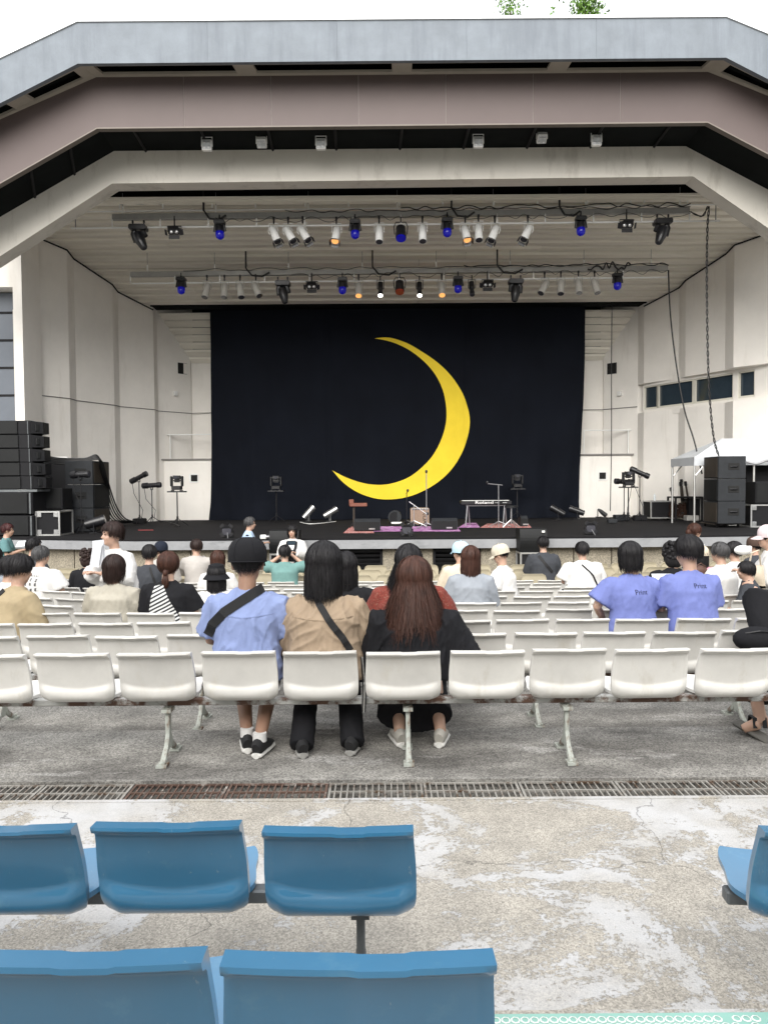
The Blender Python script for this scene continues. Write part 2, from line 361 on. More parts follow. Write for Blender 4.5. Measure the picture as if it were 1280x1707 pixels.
# pebble-dash panels below, split by joints, with louvred openings
lou = [(W(556, 930, 16.2).x, W(637, 930, 16.2).x), (W(722, 930, 16.2).x, W(800, 930, 16.2).x), (W(-120, 930, 16.2).x, W(-40, 930, 16.2).x)]
joints = [W(p, 930, 16.2).x for p in (-160, -120, -40, 14, 112, 214, 318, 440, 556, 637, 722, 800, 955, 1018, 1106, 1200, 1300, 1400)]
for a, b in zip(joints, joints[1:]):
    if any(abs(a - l0) < 0.05 for l0, l1 in lou):
        yy = 0.5 * (fy(a) + fy(b)) + 0.16
        MB().box(((a + b) / 2, yy + 0.16, (PIT_Z + STAGE_Z) / 2 - 0.1), (b - a, 0.1, 0.9)).build('louvre_backing', M_dark, stage)
        for k in range(9):
            zz = PIT_Z + 0.08 + k * 0.092
            MB().box(((a + b) / 2, yy, zz), (b - a - 0.06, 0.012, 0.07), Matrix.Rotation(R(35), 3, 'X')).build('louvre_slat', M_blackp, stage)
        for x in (a + 0.02, b - 0.02):
            MB().box((x, yy - 0.03, PIT_Z + 0.44), (0.04, 0.06, 0.87)).build('louvre_frame', M_black, stage)
        MB().box((b - 0.10, yy - 0.05, PIT_Z + 0.36), (0.035, 0.05, 0.14), bev=0.008).build('louvre_latch', M_chrome, stage)
    else:
        g = 0.012
        MB().add([(a + g, fy(a + g) + 0.14, PIT_Z), (b - g, fy(b - g) + 0.14, PIT_Z), (b - g, fy(b - g) + 0.14, STAGE_Z - 0.22), (a + g, fy(a + g) + 0.14, STAGE_Z - 0.22),
                  (a + g, fy(a + g) + 0.4, PIT_Z), (b - g, fy(b - g) + 0.4, PIT_Z), (b - g, fy(b - g) + 0.4, STAGE_Z - 0.22), (a + g, fy(a + g) + 0.4, STAGE_Z - 0.22)],
                 [(0, 1, 2, 3), (5, 4, 7, 6), (4, 0, 3, 7), (1, 5, 6, 2), (3, 2, 6, 7), (0, 4, 5, 1)]).build('pebble_panel', M_pebble, stage)

# ================================================================ STAGE BUILDING (shell roof, arches, walls)
sb = thing('stage_building', 'concrete band shell with grey roof band, brown panels and cream side walls', 'stage building', (0.36, 26, PIT_Z))
def arch(pL, pR, sL, sR, d, reach=330, foot=None):
    """polyline of one arch line at depth d from left foot to right foot; pL, pR kinks in photo px; sL, sR side slopes"""
    a = (pL[0] - reach, pL[1] + sL * reach); b = (pR[0] + reach, pR[1] + sR * reach)
    return [W(a[0], a[1], d), W(pL[0], pL[1], d), W(pR[0], pR[1], d), W(b[0], b[1], d)]
def band(name, top, bot, thick, mat, parent=sb, cuts=None):
    """solid band between two polylines, thickness back in y"""
    t = Vector((0, thick, 0)); mb = MB()
    for i in range(len(top) - 1):
        mb.hull8([bot[i], bot[i + 1], top[i + 1], top[i]], [bot[i] + t, bot[i + 1] + t, top[i + 1] + t, top[i] + t])
    return mb.build(name, mat, parent)
def seg_split(A, B, us):
    return [A.lerp(B, u) for u in us]
dF, dBr, dBm = 15.05, 15.70, 17.0
f_top = arch((129, 36.5), (1210, 28.5), .475, .41, dF)
f_bot = arch((130, 104), (1210, 94), .51, .515, dF)
c_top = [p + Vector((0, 0, 0.075)) for p in f_top]
# fascia divided by faint joints: left slope, centre pieces, right slope
def piecewise(top, bot, name, thick, mat, ncen, nside, gap=0.004):
    for i, nn in ((0, nside), (1, ncen), (2, nside)):
        for k in range(nn):
            g = gap / max((top[i + 1] - top[i]).length, .1)
            u0, u1 = k / nn + (g if k else 0), (k + 1) / nn - (g if k < nn - 1 else 0)
            t0, t1 = top[i].lerp(top[i + 1], u0), top[i].lerp(top[i + 1], u1); b0, b1 = bot[i].lerp(bot[i + 1], u0), bot[i].lerp(bot[i + 1], u1)
            t = Vector((0, thick, 0))
            MB().hull8([b0, b1, t1, t0], [b0 + t, b1 + t, t1 + t, t0 + t]).build(name, mat, sb)
piecewise(f_top, f_bot, 'roof_fascia_panel', 0.12, M_fascia, 5, 2, 0.0015)
band('roof_coping', c_top, [p + Vector((0, -0.03, 0.004)) for p in f_top], 0.5, M_coping)
lip = [p + Vector((0, -0.012, 0)) for p in f_bot]
band('drip_edge', [p + Vector((0, 0, 0.006)) for p in lip], [p + Vector((0, 0, -0.02)) for p in lip], 0.05, M_fascia)
# roof deck running back over the stage
deck_b = [p + Vector((0, 13.0, -0.6)) for p in f_top]
mb = MB()
for i in range(3):
    z = Vector((0, 0, -0.14)); A, B, C, D = f_top[i], f_top[i + 1], deck_b[i + 1], deck_b[i]
    y = Vector((0, 0.13, 0))
    mb.hull8([A + y, B + y, C, D], [A + y + z, B + y + z, C + z, D + z])
mb.build('roof_deck', M_void, sb)
# brown panels
b_top = arch((160, 128), (1180, 119), .44, .40, dBr)
b_bot = arch((162, 214), (1179, 204), .57, .525, dBr)
piecewise(b_top, b_bot, 'brown_panel', 0.011, M_brown, 7, 2, 0.005)
band('brown_backing', [p + Vector((0, 0.012, 0)) for p in b_top], [p + Vector((0, 0.012, .02)) for p in b_bot], 0.14, pm('panel_joint', (.30,.27,.25), .7))
band('brown_bottom_trim', [p + Vector((0, -.02, .02)) for p in b_bot], [p + Vector((0, -.02, -.008)) for p in b_bot], 0.14, pm('trim_brown', (.16, .135, .115), .6))
# vented soffit between fascia and brown panels: tan frame pieces round dark slots
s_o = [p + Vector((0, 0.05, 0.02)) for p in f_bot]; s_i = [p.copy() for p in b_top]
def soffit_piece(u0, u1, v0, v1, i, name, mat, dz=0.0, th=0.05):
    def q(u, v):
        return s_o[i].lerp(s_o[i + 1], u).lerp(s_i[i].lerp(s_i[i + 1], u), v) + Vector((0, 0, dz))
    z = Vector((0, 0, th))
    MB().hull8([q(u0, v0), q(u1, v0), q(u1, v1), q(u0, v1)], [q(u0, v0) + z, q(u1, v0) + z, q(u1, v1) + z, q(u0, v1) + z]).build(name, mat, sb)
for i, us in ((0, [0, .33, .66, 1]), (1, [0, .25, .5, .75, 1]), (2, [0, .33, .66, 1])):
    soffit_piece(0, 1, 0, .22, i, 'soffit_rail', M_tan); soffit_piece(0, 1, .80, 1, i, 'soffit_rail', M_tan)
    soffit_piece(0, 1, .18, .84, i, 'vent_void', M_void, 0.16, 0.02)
    Lc = (s_o[i + 1] - s_o[i]).length
    for u in us:
        w = 0.2 / Lc
        soffit_piece(max(0, u - w), min(1, u + w), .21, .81, i, 'soffit_post', M_tan, 0.002)
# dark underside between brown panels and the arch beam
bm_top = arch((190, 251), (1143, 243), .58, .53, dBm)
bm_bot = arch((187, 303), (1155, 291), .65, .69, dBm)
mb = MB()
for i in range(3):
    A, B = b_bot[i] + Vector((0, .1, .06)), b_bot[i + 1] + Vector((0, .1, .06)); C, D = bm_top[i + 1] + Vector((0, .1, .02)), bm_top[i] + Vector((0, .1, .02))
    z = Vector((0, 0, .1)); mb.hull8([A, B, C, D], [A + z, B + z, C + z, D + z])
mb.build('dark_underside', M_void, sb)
for k in range(9):                                   # steel ribs under it
    u = (k + .5) / 9
    A = b_bot[1].lerp(b_bot[2], u) + Vector((0, .14, .03)); B = bm_top[1].lerp(bm_top[2], u) + Vector((0, .02, -.01))
    MB().tube([A, B], 0.03, 4).build('underside_rib', M_black, sb)
for k in range(3):
    A = b_bot[0].lerp(b_bot[1], .45 + .2 * k) + Vector((0, .14, .03)); B = bm_top[0].lerp(bm_top[1], .4 + .2 * k) + Vector((0, .02, -.01))
    MB().tube([A, B], 0.03, 4).build('underside_rib', M_black, sb)
# cream arch beam with its lower return
band('arch_beam', bm_top, bm_bot, 0.42, M_beam)
band('arch_beam_lip', [p + Vector((0, -.012, .03)) for p in bm_bot], [p + Vector((0, -.012, -.035)) for p in bm_bot], 0.44, M_beam)
# void behind the beam, above the ceiling's front edge
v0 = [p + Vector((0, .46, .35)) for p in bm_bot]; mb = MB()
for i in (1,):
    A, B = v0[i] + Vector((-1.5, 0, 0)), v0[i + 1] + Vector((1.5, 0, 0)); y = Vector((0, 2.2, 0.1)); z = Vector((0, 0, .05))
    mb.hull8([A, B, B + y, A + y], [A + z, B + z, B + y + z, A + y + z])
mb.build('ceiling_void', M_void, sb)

# ceiling planks
prof = [(18.55, 8.42), (21.5, 8.07), (24.30, 7.25)]
def prof_pts(prof, n):
    seg = [math.dist(a, b) for a, b in zip(prof, prof[1:])]; T = sum(seg); out = []
    for k in range(n + 1):
        s_ = T * k / n
        for (a, b), L in zip(zip(prof, prof[1:]), seg):
            if s_ <= L + 1e-6: u = s_ / L; out.append((a[0] + (b[0] - a[0]) * u, a[1] + (b[1] - a[1]) * u)); break
            s_ -= L
    return out
def planks(prof, n, x0, x1, name):
    pp = prof_pts(prof, n)
    for (ya, za), (yb, zb) in zip(pp, pp[1:]):
        dy, dz = yb - ya, zb - za; L = math.hypot(dy, dz); nx, nz = -dz / L, dy / L
        if nz < 0: nx, nz = -nx, -nz
        g = 0.035 / L; h = 0.02; step = 0.06
        # lapped board: its near edge hangs below the board before it
        P = [(ya + dy * g, za + dz * g - step), (yb, zb), (yb + 0.0, zb + h), (ya + dy * g, za + dz * g + h)]
        cuts = [x0, x0 + (x1 - x0) * (.22 + .1 * rnd.random()), x0 + (x1 - x0) * (.52 + .16 * rnd.random()), x1]
        for xa, xb in zip(cuts, cuts[1:]):
            MB().hull8([(xa + .004, y, z) for y, z in P], [(xb - .004, y, z) for y, z in P]).build(name, M_ceil, sb)
planks(prof, 17, -11.2, 12.0, 'ceiling_plank')
planks([(24.95, 7.16), (25.88, 5.68)], 7, -9, 10, 'rear_ceiling_plank')
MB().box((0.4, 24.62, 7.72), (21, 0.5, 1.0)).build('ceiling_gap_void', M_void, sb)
MB().box((0.4, 18.53, 8.425), (23, 0.04, 0.05)).build('ceiling_front_trim', M_ceil, sb)

# side walls: saw-tooth blocks
zT = 8.9
Lp = [(40, 20.0), (116, 21.2), (127, 21.7), (190, 23.0), (199, 23.4), (257, 24.45), (263, 24.9), (318, 25.8)]
Rp = [(1310, 20.1), (1222, 21.2), (1208, 21.7), (1142, 23.0), (1131, 23.4), (1073, 24.45), (1063, 24.9), (1006, 25.8)]
def plan(L):
    P = [Vector((W(px, 640, d).x, d)) for px, d in L]
    return P
LP, RP = plan(Lp), plan(Rp)
def wall_blocks(P, side, z0, z1, name, idx=(0, 1, 2, 3)):
    for k in idx:
        a, b = P[2 * k], P[2 * k + 1]
        c = P[2 * k + 2] if 2 * k + 2 < len(P) else b + Vector((0, .35))
        out = Vector((side * 1.1, 0.15))
        MB().prism([tuple(a), tuple(b), tuple(c), tuple(c + out), tuple(a + out)], z0, z1).build(name, M_wall, sb)
wall_blocks(LP, -1, STAGE_Z - .02, zT, 'wall_block')
wall_blocks(RP, 1, STAGE_Z - .02, zT, 'wall_block', (3,))
ZW0, ZW1 = 3.93, 4.66
wall_blocks(RP, 1, STAGE_Z - .02, ZW0 - .12, 'lower_wall_block', (0, 1, 2))
wall_blocks(RP, 1, ZW1 + .06, zT, 'upper_wall_block', (0, 1, 2))
# ribbon window set back between them
wa, wb = Vector((W(1064, 650, 24.2).x + .02, 24.2)), Vector((W(1275, 650, 20.2).x, 20.2))
sh_w = Vector((.33, .13)); wa += sh_w; wb += sh_w; wd = (wb - wa); wlen = wd.length; wd.normalize(); wnrm = Vector((-wd.y, wd.x))
if wnrm.x > 0: wnrm = -wnrm
def wbox(s0, s1, z0, z1, off, th, name, mat, parent=sb):
    A, B = wa + wd * s0 + wnrm * off, wa + wd * s1 + wnrm * off; C, D = B - wnrm * th, A - wnrm * th
    return MB().prism([tuple(A), tuple(B), tuple(C), tuple(D)], z0, z1).build(name, mat, parent)
wbox(-.3, wlen + .3, ZW0 - .25, ZW0 - .03, -0.10, .3, 'window_sill_wall', M_wall)
wbox(-.3, wlen + .3, ZW1 - .02, ZW1 + .3, -0.10, .3, 'window_head_wall', M_wall)
M_wframe = pm('cream_frame', (0.66, 0.64, 0.56), 0.6, var=0.05)
def s_at(px):
    r = ray(px, 650); k = r.x / r.y       # x = k*y ; wa + wd*s
    return (k * wa.y - wa.x) / (wd.x - k * wd.y)
for pa, pb in ((1069, 1090), (1092, 1149), (1153, 1216), (1226, 1252)):
    s0, s1 = s_at(pa), s_at(pb)
    win = wbox(s0, s1, ZW0, ZW1 - .03, -0.20, .02, 'window', M_glass)
    for (q0, q1, z0, z1) in ((s0 - .05, s0 + .015, ZW0 - .03, ZW1), (s1 - .015, s1 + .05, ZW0 - .03, ZW1), (s0, s1, ZW0 - .03, ZW0 + .03), (s0, s1, ZW1 - .06, ZW1)):
        wbox(q0, q1, z0, z1, -0.13, .06, 'window_frame', M_wframe, win)
    for k in range(9):                                    # curtain folds behind the glass
        u = s0 + (s1 - s0) * (k + .5) / 9
        wbox(u - .03, u + .03, ZW0 + .02, ZW1 - .05, -0.26, .03, 'window_curtain', MATS['black_matte'] if k % 2 else pm('navy_curtain', (0.03, 0.045, 0.07), .8), win)
wbox(s_at(1217), s_at(1225), ZW0 - .03, ZW1, -0.11, .1, 'window_pier', M_wall)
wbox(s_at(1253), wlen + .3, ZW0 - .03, ZW1, -0.11, .1, 'window_pier', M_wall)
wbox(-.3, s_at(1067), ZW0 - .03, ZW1, -0.11, .1, 'window_pier', M_wall)
# back wall
MB().box((.4, 26.05, 3.2), (16.5, .3, 5.6)).build('back_wall', M_wall, sb)
MB().box((.4, 27.4, 5.0), (27, .3, 11)).build('rear_shell', M_void, sb)
# horizontal joint line along the left walls and the end of the right wall
pts = [(p.x + .012, p.y - .012, 4.0) for p in LP] + [(LP[-1].x + 1, 25.88, 4.03)]
MB().tube(pts, .011, 5).build('wall_joint', pm('joint_grey', (.12, .115, .11), .8), sb)
pts = [(RP[6].x - .02, RP[6].y - .01, 4.03), (RP[7].x - .012, RP[7].y - .012, 4.03), (RP[7].x - 1, 25.88, 4.03)]
MB().tube(pts, .011, 5).build('wall_joint', MATS['joint_grey'], sb)
# edge trim lines where ceiling meets the walls
for P in (LP, RP):
    pts = []
    for p in P[:6]:
        y = p.y; z = 8.42 + (8.07 - 8.42) * (y - 18.55) / 2.95 if y < 21.5 else 8.07 + (7.25 - 8.07) * (y - 21.5) / 2.8
        pts.append((p.x + (.015 if P is LP else -.015), y - .015, z - .075))
    MB().tube(pts, .022, 5).build('ceiling_edge_trim', M_black, sb)
# small hatches and boxes on the end panels
def hatch(P, px, py, w, h):
    a, b = P[6], P[7]
    r = ray(px, py); k = r.x / r.y; dd = b - a
    s_ = (k * a.y - a.x) / (dd.x - k * dd.y); q = a + dd * s_; z = CAM_Z + r.z / r.y * q.y
    n = Vector((-dd.y, dd.x)).normalized(); n = n if n.y < 0 else -n
    ang = math.atan2(dd.y, dd.x)
    return Vector((q.x, q.y, z)), n, Matrix.Rotation(ang, 3, 'Z')
for P, px in ((LP, 304), (RP, 1020)):
    c, n, rot = hatch(P, px, 614, 0, 0)
    MB().box(c + Vector((n.x, n.y, 0)) * .004, (.34, .02, .36), rot).build('hatch_recess', M_dark, sb)
    MB().box(c + Vector((n.x, n.y, 0)) * .004 + rot @ Vector((.10 if P is LP else -.1, -.012, 0)), (.13, .02, .34), rot).build('hatch_reveal', M_wall, sb)
for P, px in ((LP, 291), (RP, 1034)):
    c, n, rot = hatch(P, px, 656, 0, 0)
    MB().box(c + Vector((n.x, n.y, 0)) * .05, (.13, .10, .15), rot, bev=.01).build('wall_box', M_white, sb)
# low side blocks with railings
for side, (p0, p1, q0, q1, hx) in ((-1, (274, 372, 283, 353, 323)), (1, (958, 1052, 974, 1048, 1005))):
    d = 25.0
    x0, x1 = W(p0, 815, d).x, W(p1, 815, d).x
    zt = W(320 if side < 0 else 1000, 767 if side < 0 else 759, d).z
    low = MB().box(((x0 + x1) / 2, d + .45, (STAGE_Z + zt) / 2), (x1 - x0, .9, zt - STAGE_Z)).build('side_block', M_wall, sb)
    MB().box(((x0 + x1) / 2, d + .43, zt + .025), (x1 - x0 + .12, 1.0, .045)).build('cap', pm('grey_cap', (.22, .21, .2), .8), low)
    hz = W(hx, 797 if side < 0 else 793, d).z; hxx = W(hx, 797, d).x
    MB().box((hxx, d - .006, hz), (.30, .03, .30)).build('vent_frame', M_white, low)
    MB().box((hxx - .02 * side, d - .022, hz), (.21, .012, .21)).build('vent_hole', M_dark, low)
    xa, xb = W(q0, 740, d).x, W(q1, 740, d).x; zr = W(320 if side < 0 else 1000, 724 if side < 0 else 717, d).z
    for z in (zr,):
        MB().tube([(xa - .1 * (side < 0), d + .06, z), (xb + .1 * (side > 0), d + .06, z)], .022, 6).build('rail', M_white, low)
    for x in ((xa, xb)):
        MB().tube([(x, d + .06, zt), (x, d + .06, zr)], .022, 6).build('rail_post', M_white, low)
    xo = xa if side < 0 else xb
    MB().tube([(xo, d + .06, zr - .001), (xo, d + .8, zr - .001)], .02, 6).build('rail', M_white, low)
# left outer pier, lintel and grey door
A0 = LP[0]
xj0, xj1 = W(24, 600, 19.2).x, W(39, 600, 19.2).x
MB().box(((xj0 + xj1) / 2, 19.7, 4.4), (xj1 - xj0, 1.0, 8.0)).build('door_pier', M_wall, sb)
zl = W(10, 478, 19.2).z
MB().box((xj0 - 2.5, 19.7, (zl + 8.6) / 2), (5.0, 1.0, 8.6 - zl)).build('door_lintel', M_wall, sb)
MB().box((xj0 - .03, 19.55, 3.2), (.06, .5, zl * 2 - 6.4 + .0) if False else (.06, .5, 5.6)).build('door_jamb', M_beam, sb)
gd = MB().box((xj0 - 1.6, 19.7, zl / 2 + .2), (3.1, .08, zl - STAGE_Z)).build('grey_door', M_doorgrey, sb)
for py in (521, 567, 613, 659):
    p = W(0, py, 19.65)
    MB().box((xj0 - .19 - .65, 19.655, p.z), (1.3, .02, .055)).build('door_slot', M_black, gd)
# outer side masses down to the ground so the shell stands on something
MB().box((-13.6, 21, 3.5), (1.5, 9, 8.6)).build('side_mass', M_wall, sb)
MB().box((14.4, 21, 3.5), (1.5, 9, 8.6)).build('side_mass', M_wall, sb)
# ================================================================ SEATS
def seat_mesh(name, hw=0.214, lip_notch=True, nu=36, nv=72):
    prof = [(0.000, .655), (.022, .59), (.042, .52), (.058, .46), (.066, .425), (.082, .395), (.112, .372), (.16, .362), (.22, .363), (.28, .372), (.33, .384), (.38, .398)]
    P = [Vector((0, y, z)) for y, z in prof]
    L = [0]
    for a, b in zip(P, P[1:]): L.append(L[-1] + (b - a).length)
    def at(t):
        s_ = t * L[-1]
        for i in range(len(P) - 1):
            if s_ <= L[i + 1] + 1e-9:
                u = (s_ - L[i]) / (L[i + 1] - L[i])
                p0, p1, p2, p3 = P[max(i - 1, 0)], P[i], P[i + 1], P[min(i + 2, len(P) - 1)]
                return 0.5 * ((2 * p1) + (-p0 + p2) * u + (2 * p0 - 5 * p1 + 4 * p2 - p3) * u * u + (-p0 + 3 * p1 - 3 * p2 + p3) * u ** 3)
        return P[-1].copy()
    def sm(a, b, x):
        x = max(0, min(1, (x - a) / (b - a))); return x * x * (3 - 2 * x)
    V = {0: [], 1: []}
    ts = [i / nv for i in range(nv + 1)]
    for t in ts:
        c = at(t); e = 1e-3; tg = (at(min(1, t + e)) - at(max(0, t - e))).normalized()
        n = Vector((0, -tg.z, tg.y))            # pointing back/down side
        if n.y > 0 and t < .3: n = -n
        if t >= .3 and n.z > 0: n = -n
        s_ = t * L[-1]
        # half width along the profile: round lower corners, tapering pan
        zz = c.z
        w = hw * (0.965 + 0.035 * sm(.0, .16, s_))
        w -= hw * 0.20 * math.exp(-((s_ - .345) / .055) ** 2)
        w -= hw * 0.10 * sm(.38, .5, s_)
        if t > .9: w -= hw * .10 * ((t - .9) / .1) ** 2
        for j in range(nu + 1):
            u = -1 + 2 * j / nu; u = math.copysign(abs(u) ** .85, u)
            x = w * u
            cup = 0.006 * u * u * sm(.5, .0, t)          # back cupped forward at its sides
            bow = -0.004 * (1 - u * u) * sm(.35, 0, t)
            panup = 0.014 * u * u * sm(.5, .8, t)
            base = Vector((x, c.y + cup + bow, c.z + panup))
            # rear relief
            edge = min((1 - abs(u)) * hw, s_)
            rim = sm(.016, .004, edge) * .35
            zs = .443 + .042 * u * u
            bulge = 0
            if t < .62:
                bulge = .022 * math.sin(max(0, min(1, (zs - zz) / .046)) * PI / 2) * (1 - .75 * sm(.75, 1, abs(u))) * sm(.62, .45, t)
            thk = .012 + .016 * max(rim * sm(.45, .3, t), 0) + bulge
            if t > .55: thk = .012
            if edge < .003: thk *= .72
            nt = 0.0
            top_notch = (lip_notch and s_ < .012 and -.01 < x < .075)
            V[0].append(base + n * thk + Vector((0, -.026 * sm(.030, .012, s_), .008 * sm(.02, .0, s_))) - Vector((0, 0, .0025 if top_notch else 0)))
            V[1].append(base - n * .008 - Vector((0, 0, .0025 if top_notch else 0)))
    nu1 = nu + 1; N = nu1 * (nv + 1)
    verts = V[0] + V[1]; faces = []
    for i in range(nv):
        for j in range(nu):
            a = i * nu1 + j
            faces.append((a, a + 1, a + nu1 + 1, a + nu1)); faces.append((N + a, N + a + nu1, N + a + nu1 + 1, N + a + 1))
    for j in range(nu):
        faces.append((j, N + j, N + j + 1, j + 1)); a = nv * nu1 + j; faces.append((a, a + 1, N + a + 1, N + a))
    for i in range(nv):
        a = i * nu1; faces.append((a, a + nu1, N + a + nu1, N + a)); a += nu; faces.append((a, N + a, N + a + nu1, a + nu1))
    mb = MB(); mb.add(verts, faces)
    me = mb.mesh(name, smooth=True)
    return me
M_seatw = pm('white_seat_plastic', (0.66, 0.645, 0.61), 0.42, var=0.07, vscale=6, rand=0.13, bump=0.03, bscale=25,
             patch=((0.55, 0.52, 0.46), 5.5, 0.64, 0.08, (1.0, 1.0, .35)), patch2=((0.40, 0.36, 0.30), 16, 0.72, 0.03))
M_seatb = pm('blue_seat_plastic', (0.030, 0.150, 0.275), 0.3, var=0.05, vscale=5, bump=0.03, bscale=25, spec=0.5, coat=1.0, rand=.06, patch=((0.05, 0.175, 0.29), 9, 0.62, 0.06), patch2=((.16, .25, .32), 48, .69, .03, (1, 1, .3)))
M_seatc = pm('cream_seat_plastic', (0.45, 0.40, 0.29), 0.5, var=0.06, vscale=5, rand=0.06)
M_beamw = pm('flaking_white_steel', (0.42, 0.42, 0.40), 0.6, var=0.12, vscale=9, patch=((0.10, 0.05, 0.03), 7, 0.50, 0.05), bump=.2, bscale=60)
M_leg = pm('rust_stained_leg', (0.40, 0.42, 0.38), 0.6, var=0.15, vscale=9, patch=((0.14, 0.075, 0.04), 11, 0.59, 0.06, (1, 1, .5)), bump=.2, bscale=60)
M_legd = pm('dark_steel_leg', (0.13, 0.14, 0.145), 0.5, metal=.4, var=0.2, vscale=9)
SW, SBm = seat_mesh('white_seat'), seat_mesh('blue_seat')
SW.materials.append(M_seatw); SBm.materials.append(M_seatb)
def cream_mesh():
    # taller rounded shell back with a thin edge, plus pan
    mb = MB(); nu, nv = 18, 22; hw = .215
    prof = [(0, .70), (.015, .60), (.03, .52), (.05, .46), (.10, .425), (.2, .42), (.3, .43), (.42, .445)]
    V = []
    for side in (0, 1):
        for i in range(nv + 1):
            t = i / nv * (len(prof) - 1); k = min(int(t), len(prof) - 2); u = t - k
            y = prof[k][0] * (1 - u) + prof[k + 1][0] * u; z = prof[k][1] * (1 - u) + prof[k + 1][1] * u
            for j in range(nu + 1):
                a = -1 + 2 * j / nu
                w = hw * (1 - .05 * (i / nv))
                # rounded upper corners
                drop = 0
                if i < 8:
                    r_ = .08; ex = max(0, abs(a) * w - (w - r_)); drop = r_ - math.sqrt(max(0, r_ * r_ - ex * ex))
                zz = z - drop * max(0, 1 - i / 8); cup = .03 * a * a * max(0, 1 - i / 10)
                rim = .016 if (min((1 - abs(a)) * hw, i * .03) < .02) else 0
                V.append((a * w, y + cup + (.012 if side else -.006 - rim * (i < 11)), zz))
    n1 = nu + 1; N = n1 * (nv + 1); fs = []
    for i in range(nv):
        for j in range(nu):
            a = i * n1 + j; fs += [(a, a + 1, a + n1 + 1, a + n1), (N + a, N + a + n1, N + a + n1 + 1, N + a + 1)]
    for j in range(nu): fs += [(j, N + j, N + j + 1, j + 1), (nv * n1 + j, nv * n1 + j + 1, N + nv * n1 + j + 1, N + nv * n1 + j)]
    for i in range(nv): fs += [(i * n1, i * n1 + n1, N + i * n1 + n1, N + i * n1), (i * n1 + nu, N + i * n1 + nu, N + i * n1 + n1 + nu, i * n1 + n1 + nu)]
    mb.add(V, fs); me = mb.mesh('cream_seat', smooth=True); me.materials.append(M_seatc); return me
SC = cream_mesh()
LEGM = {}
def leg_mesh(h, mat, key):
    if key not in LEGM:
        mb = MB()
        # flat post with flared foot reaching forward and back
        mb.box((0, .15, h / 2 + .03), (.026, .046, h - .06), bev=.005)
        mb.tube([(0, .15, .16), (0, .20, .08), (0, .29, .018), (0, .32, .012)], [(.016, .02), (.016, .022), (.02, .016), (.022, .012)], 8)
        mb.tube([(0, .15, .16), (0, .11, .08), (0, .03, .018), (0, .00, .012)], [(.016, .02), (.016, .022), (.02, .016), (.022, .012)], 8)
        mb.box((0, .15, h - .012), (.055, .09, .02))
        mb.box((0, .02, .008), (.06, .07, .016)); mb.box((0, .30, .008), (.06, .07, .016))
        for y in (.0, .31): mb.tube([(.012, y, .016), (.012, y, .034)], .009, 6)
        me = mb.mesh('leg', smooth=True); me.materials.append(mat); LEGM[key] = me
    return LEGM[key]
def seat_row(name, label, x0, y0, z0, n, pitch, rz, seatme, legs, beam_mat, leg_mat, key, group, seat_name='seat', skip=()):
    """row of n seats along local +x from x0; local +y faces the stage"""
    t = thing(name, label, 'seat row', (x0, y0, z0), rz, group)
    for k in range(n):
        if k in skip: continue
        o = bpy.data.objects.new(seat_name, seatme); COL.objects.link(o); o.parent = t
        o.location = (k * pitch + rnd.uniform(-.004, .004), rnd.uniform(-.006, .006), rnd.uniform(-.003, .003))
        o.rotation_euler = (rnd.uniform(-.035, .035), rnd.uniform(-.010, .010), rnd.uniform(-.02, .02))
    xa, xb = -pitch * .45, (n - 1) * pitch + pitch * .45
    top = .352 if seatme is not SC else .41
    b = MB().box(((xa + xb) / 2, .175 if seatme is not SBm else .24, top - .02), (xb - xa, .05, .042), bev=.006)
    b.build('beam', beam_mat, t, world=False)
    for k in range(n):
        MB().box((k * pitch, .17, top + .006), (.12, .12, .014)).build('bracket', beam_mat, t, world=False)
    lm = leg_mesh(top - .05, leg_mat, key)
    for lx in legs:
        o = bpy.data.objects.new('leg', lm); COL.objects.link(o); o.parent = t; o.location = (lx, .075 if seatme is SBm else 0, 0)
    return t
PW = 0.468
GW = 'white moulded seat rows on the terraces'
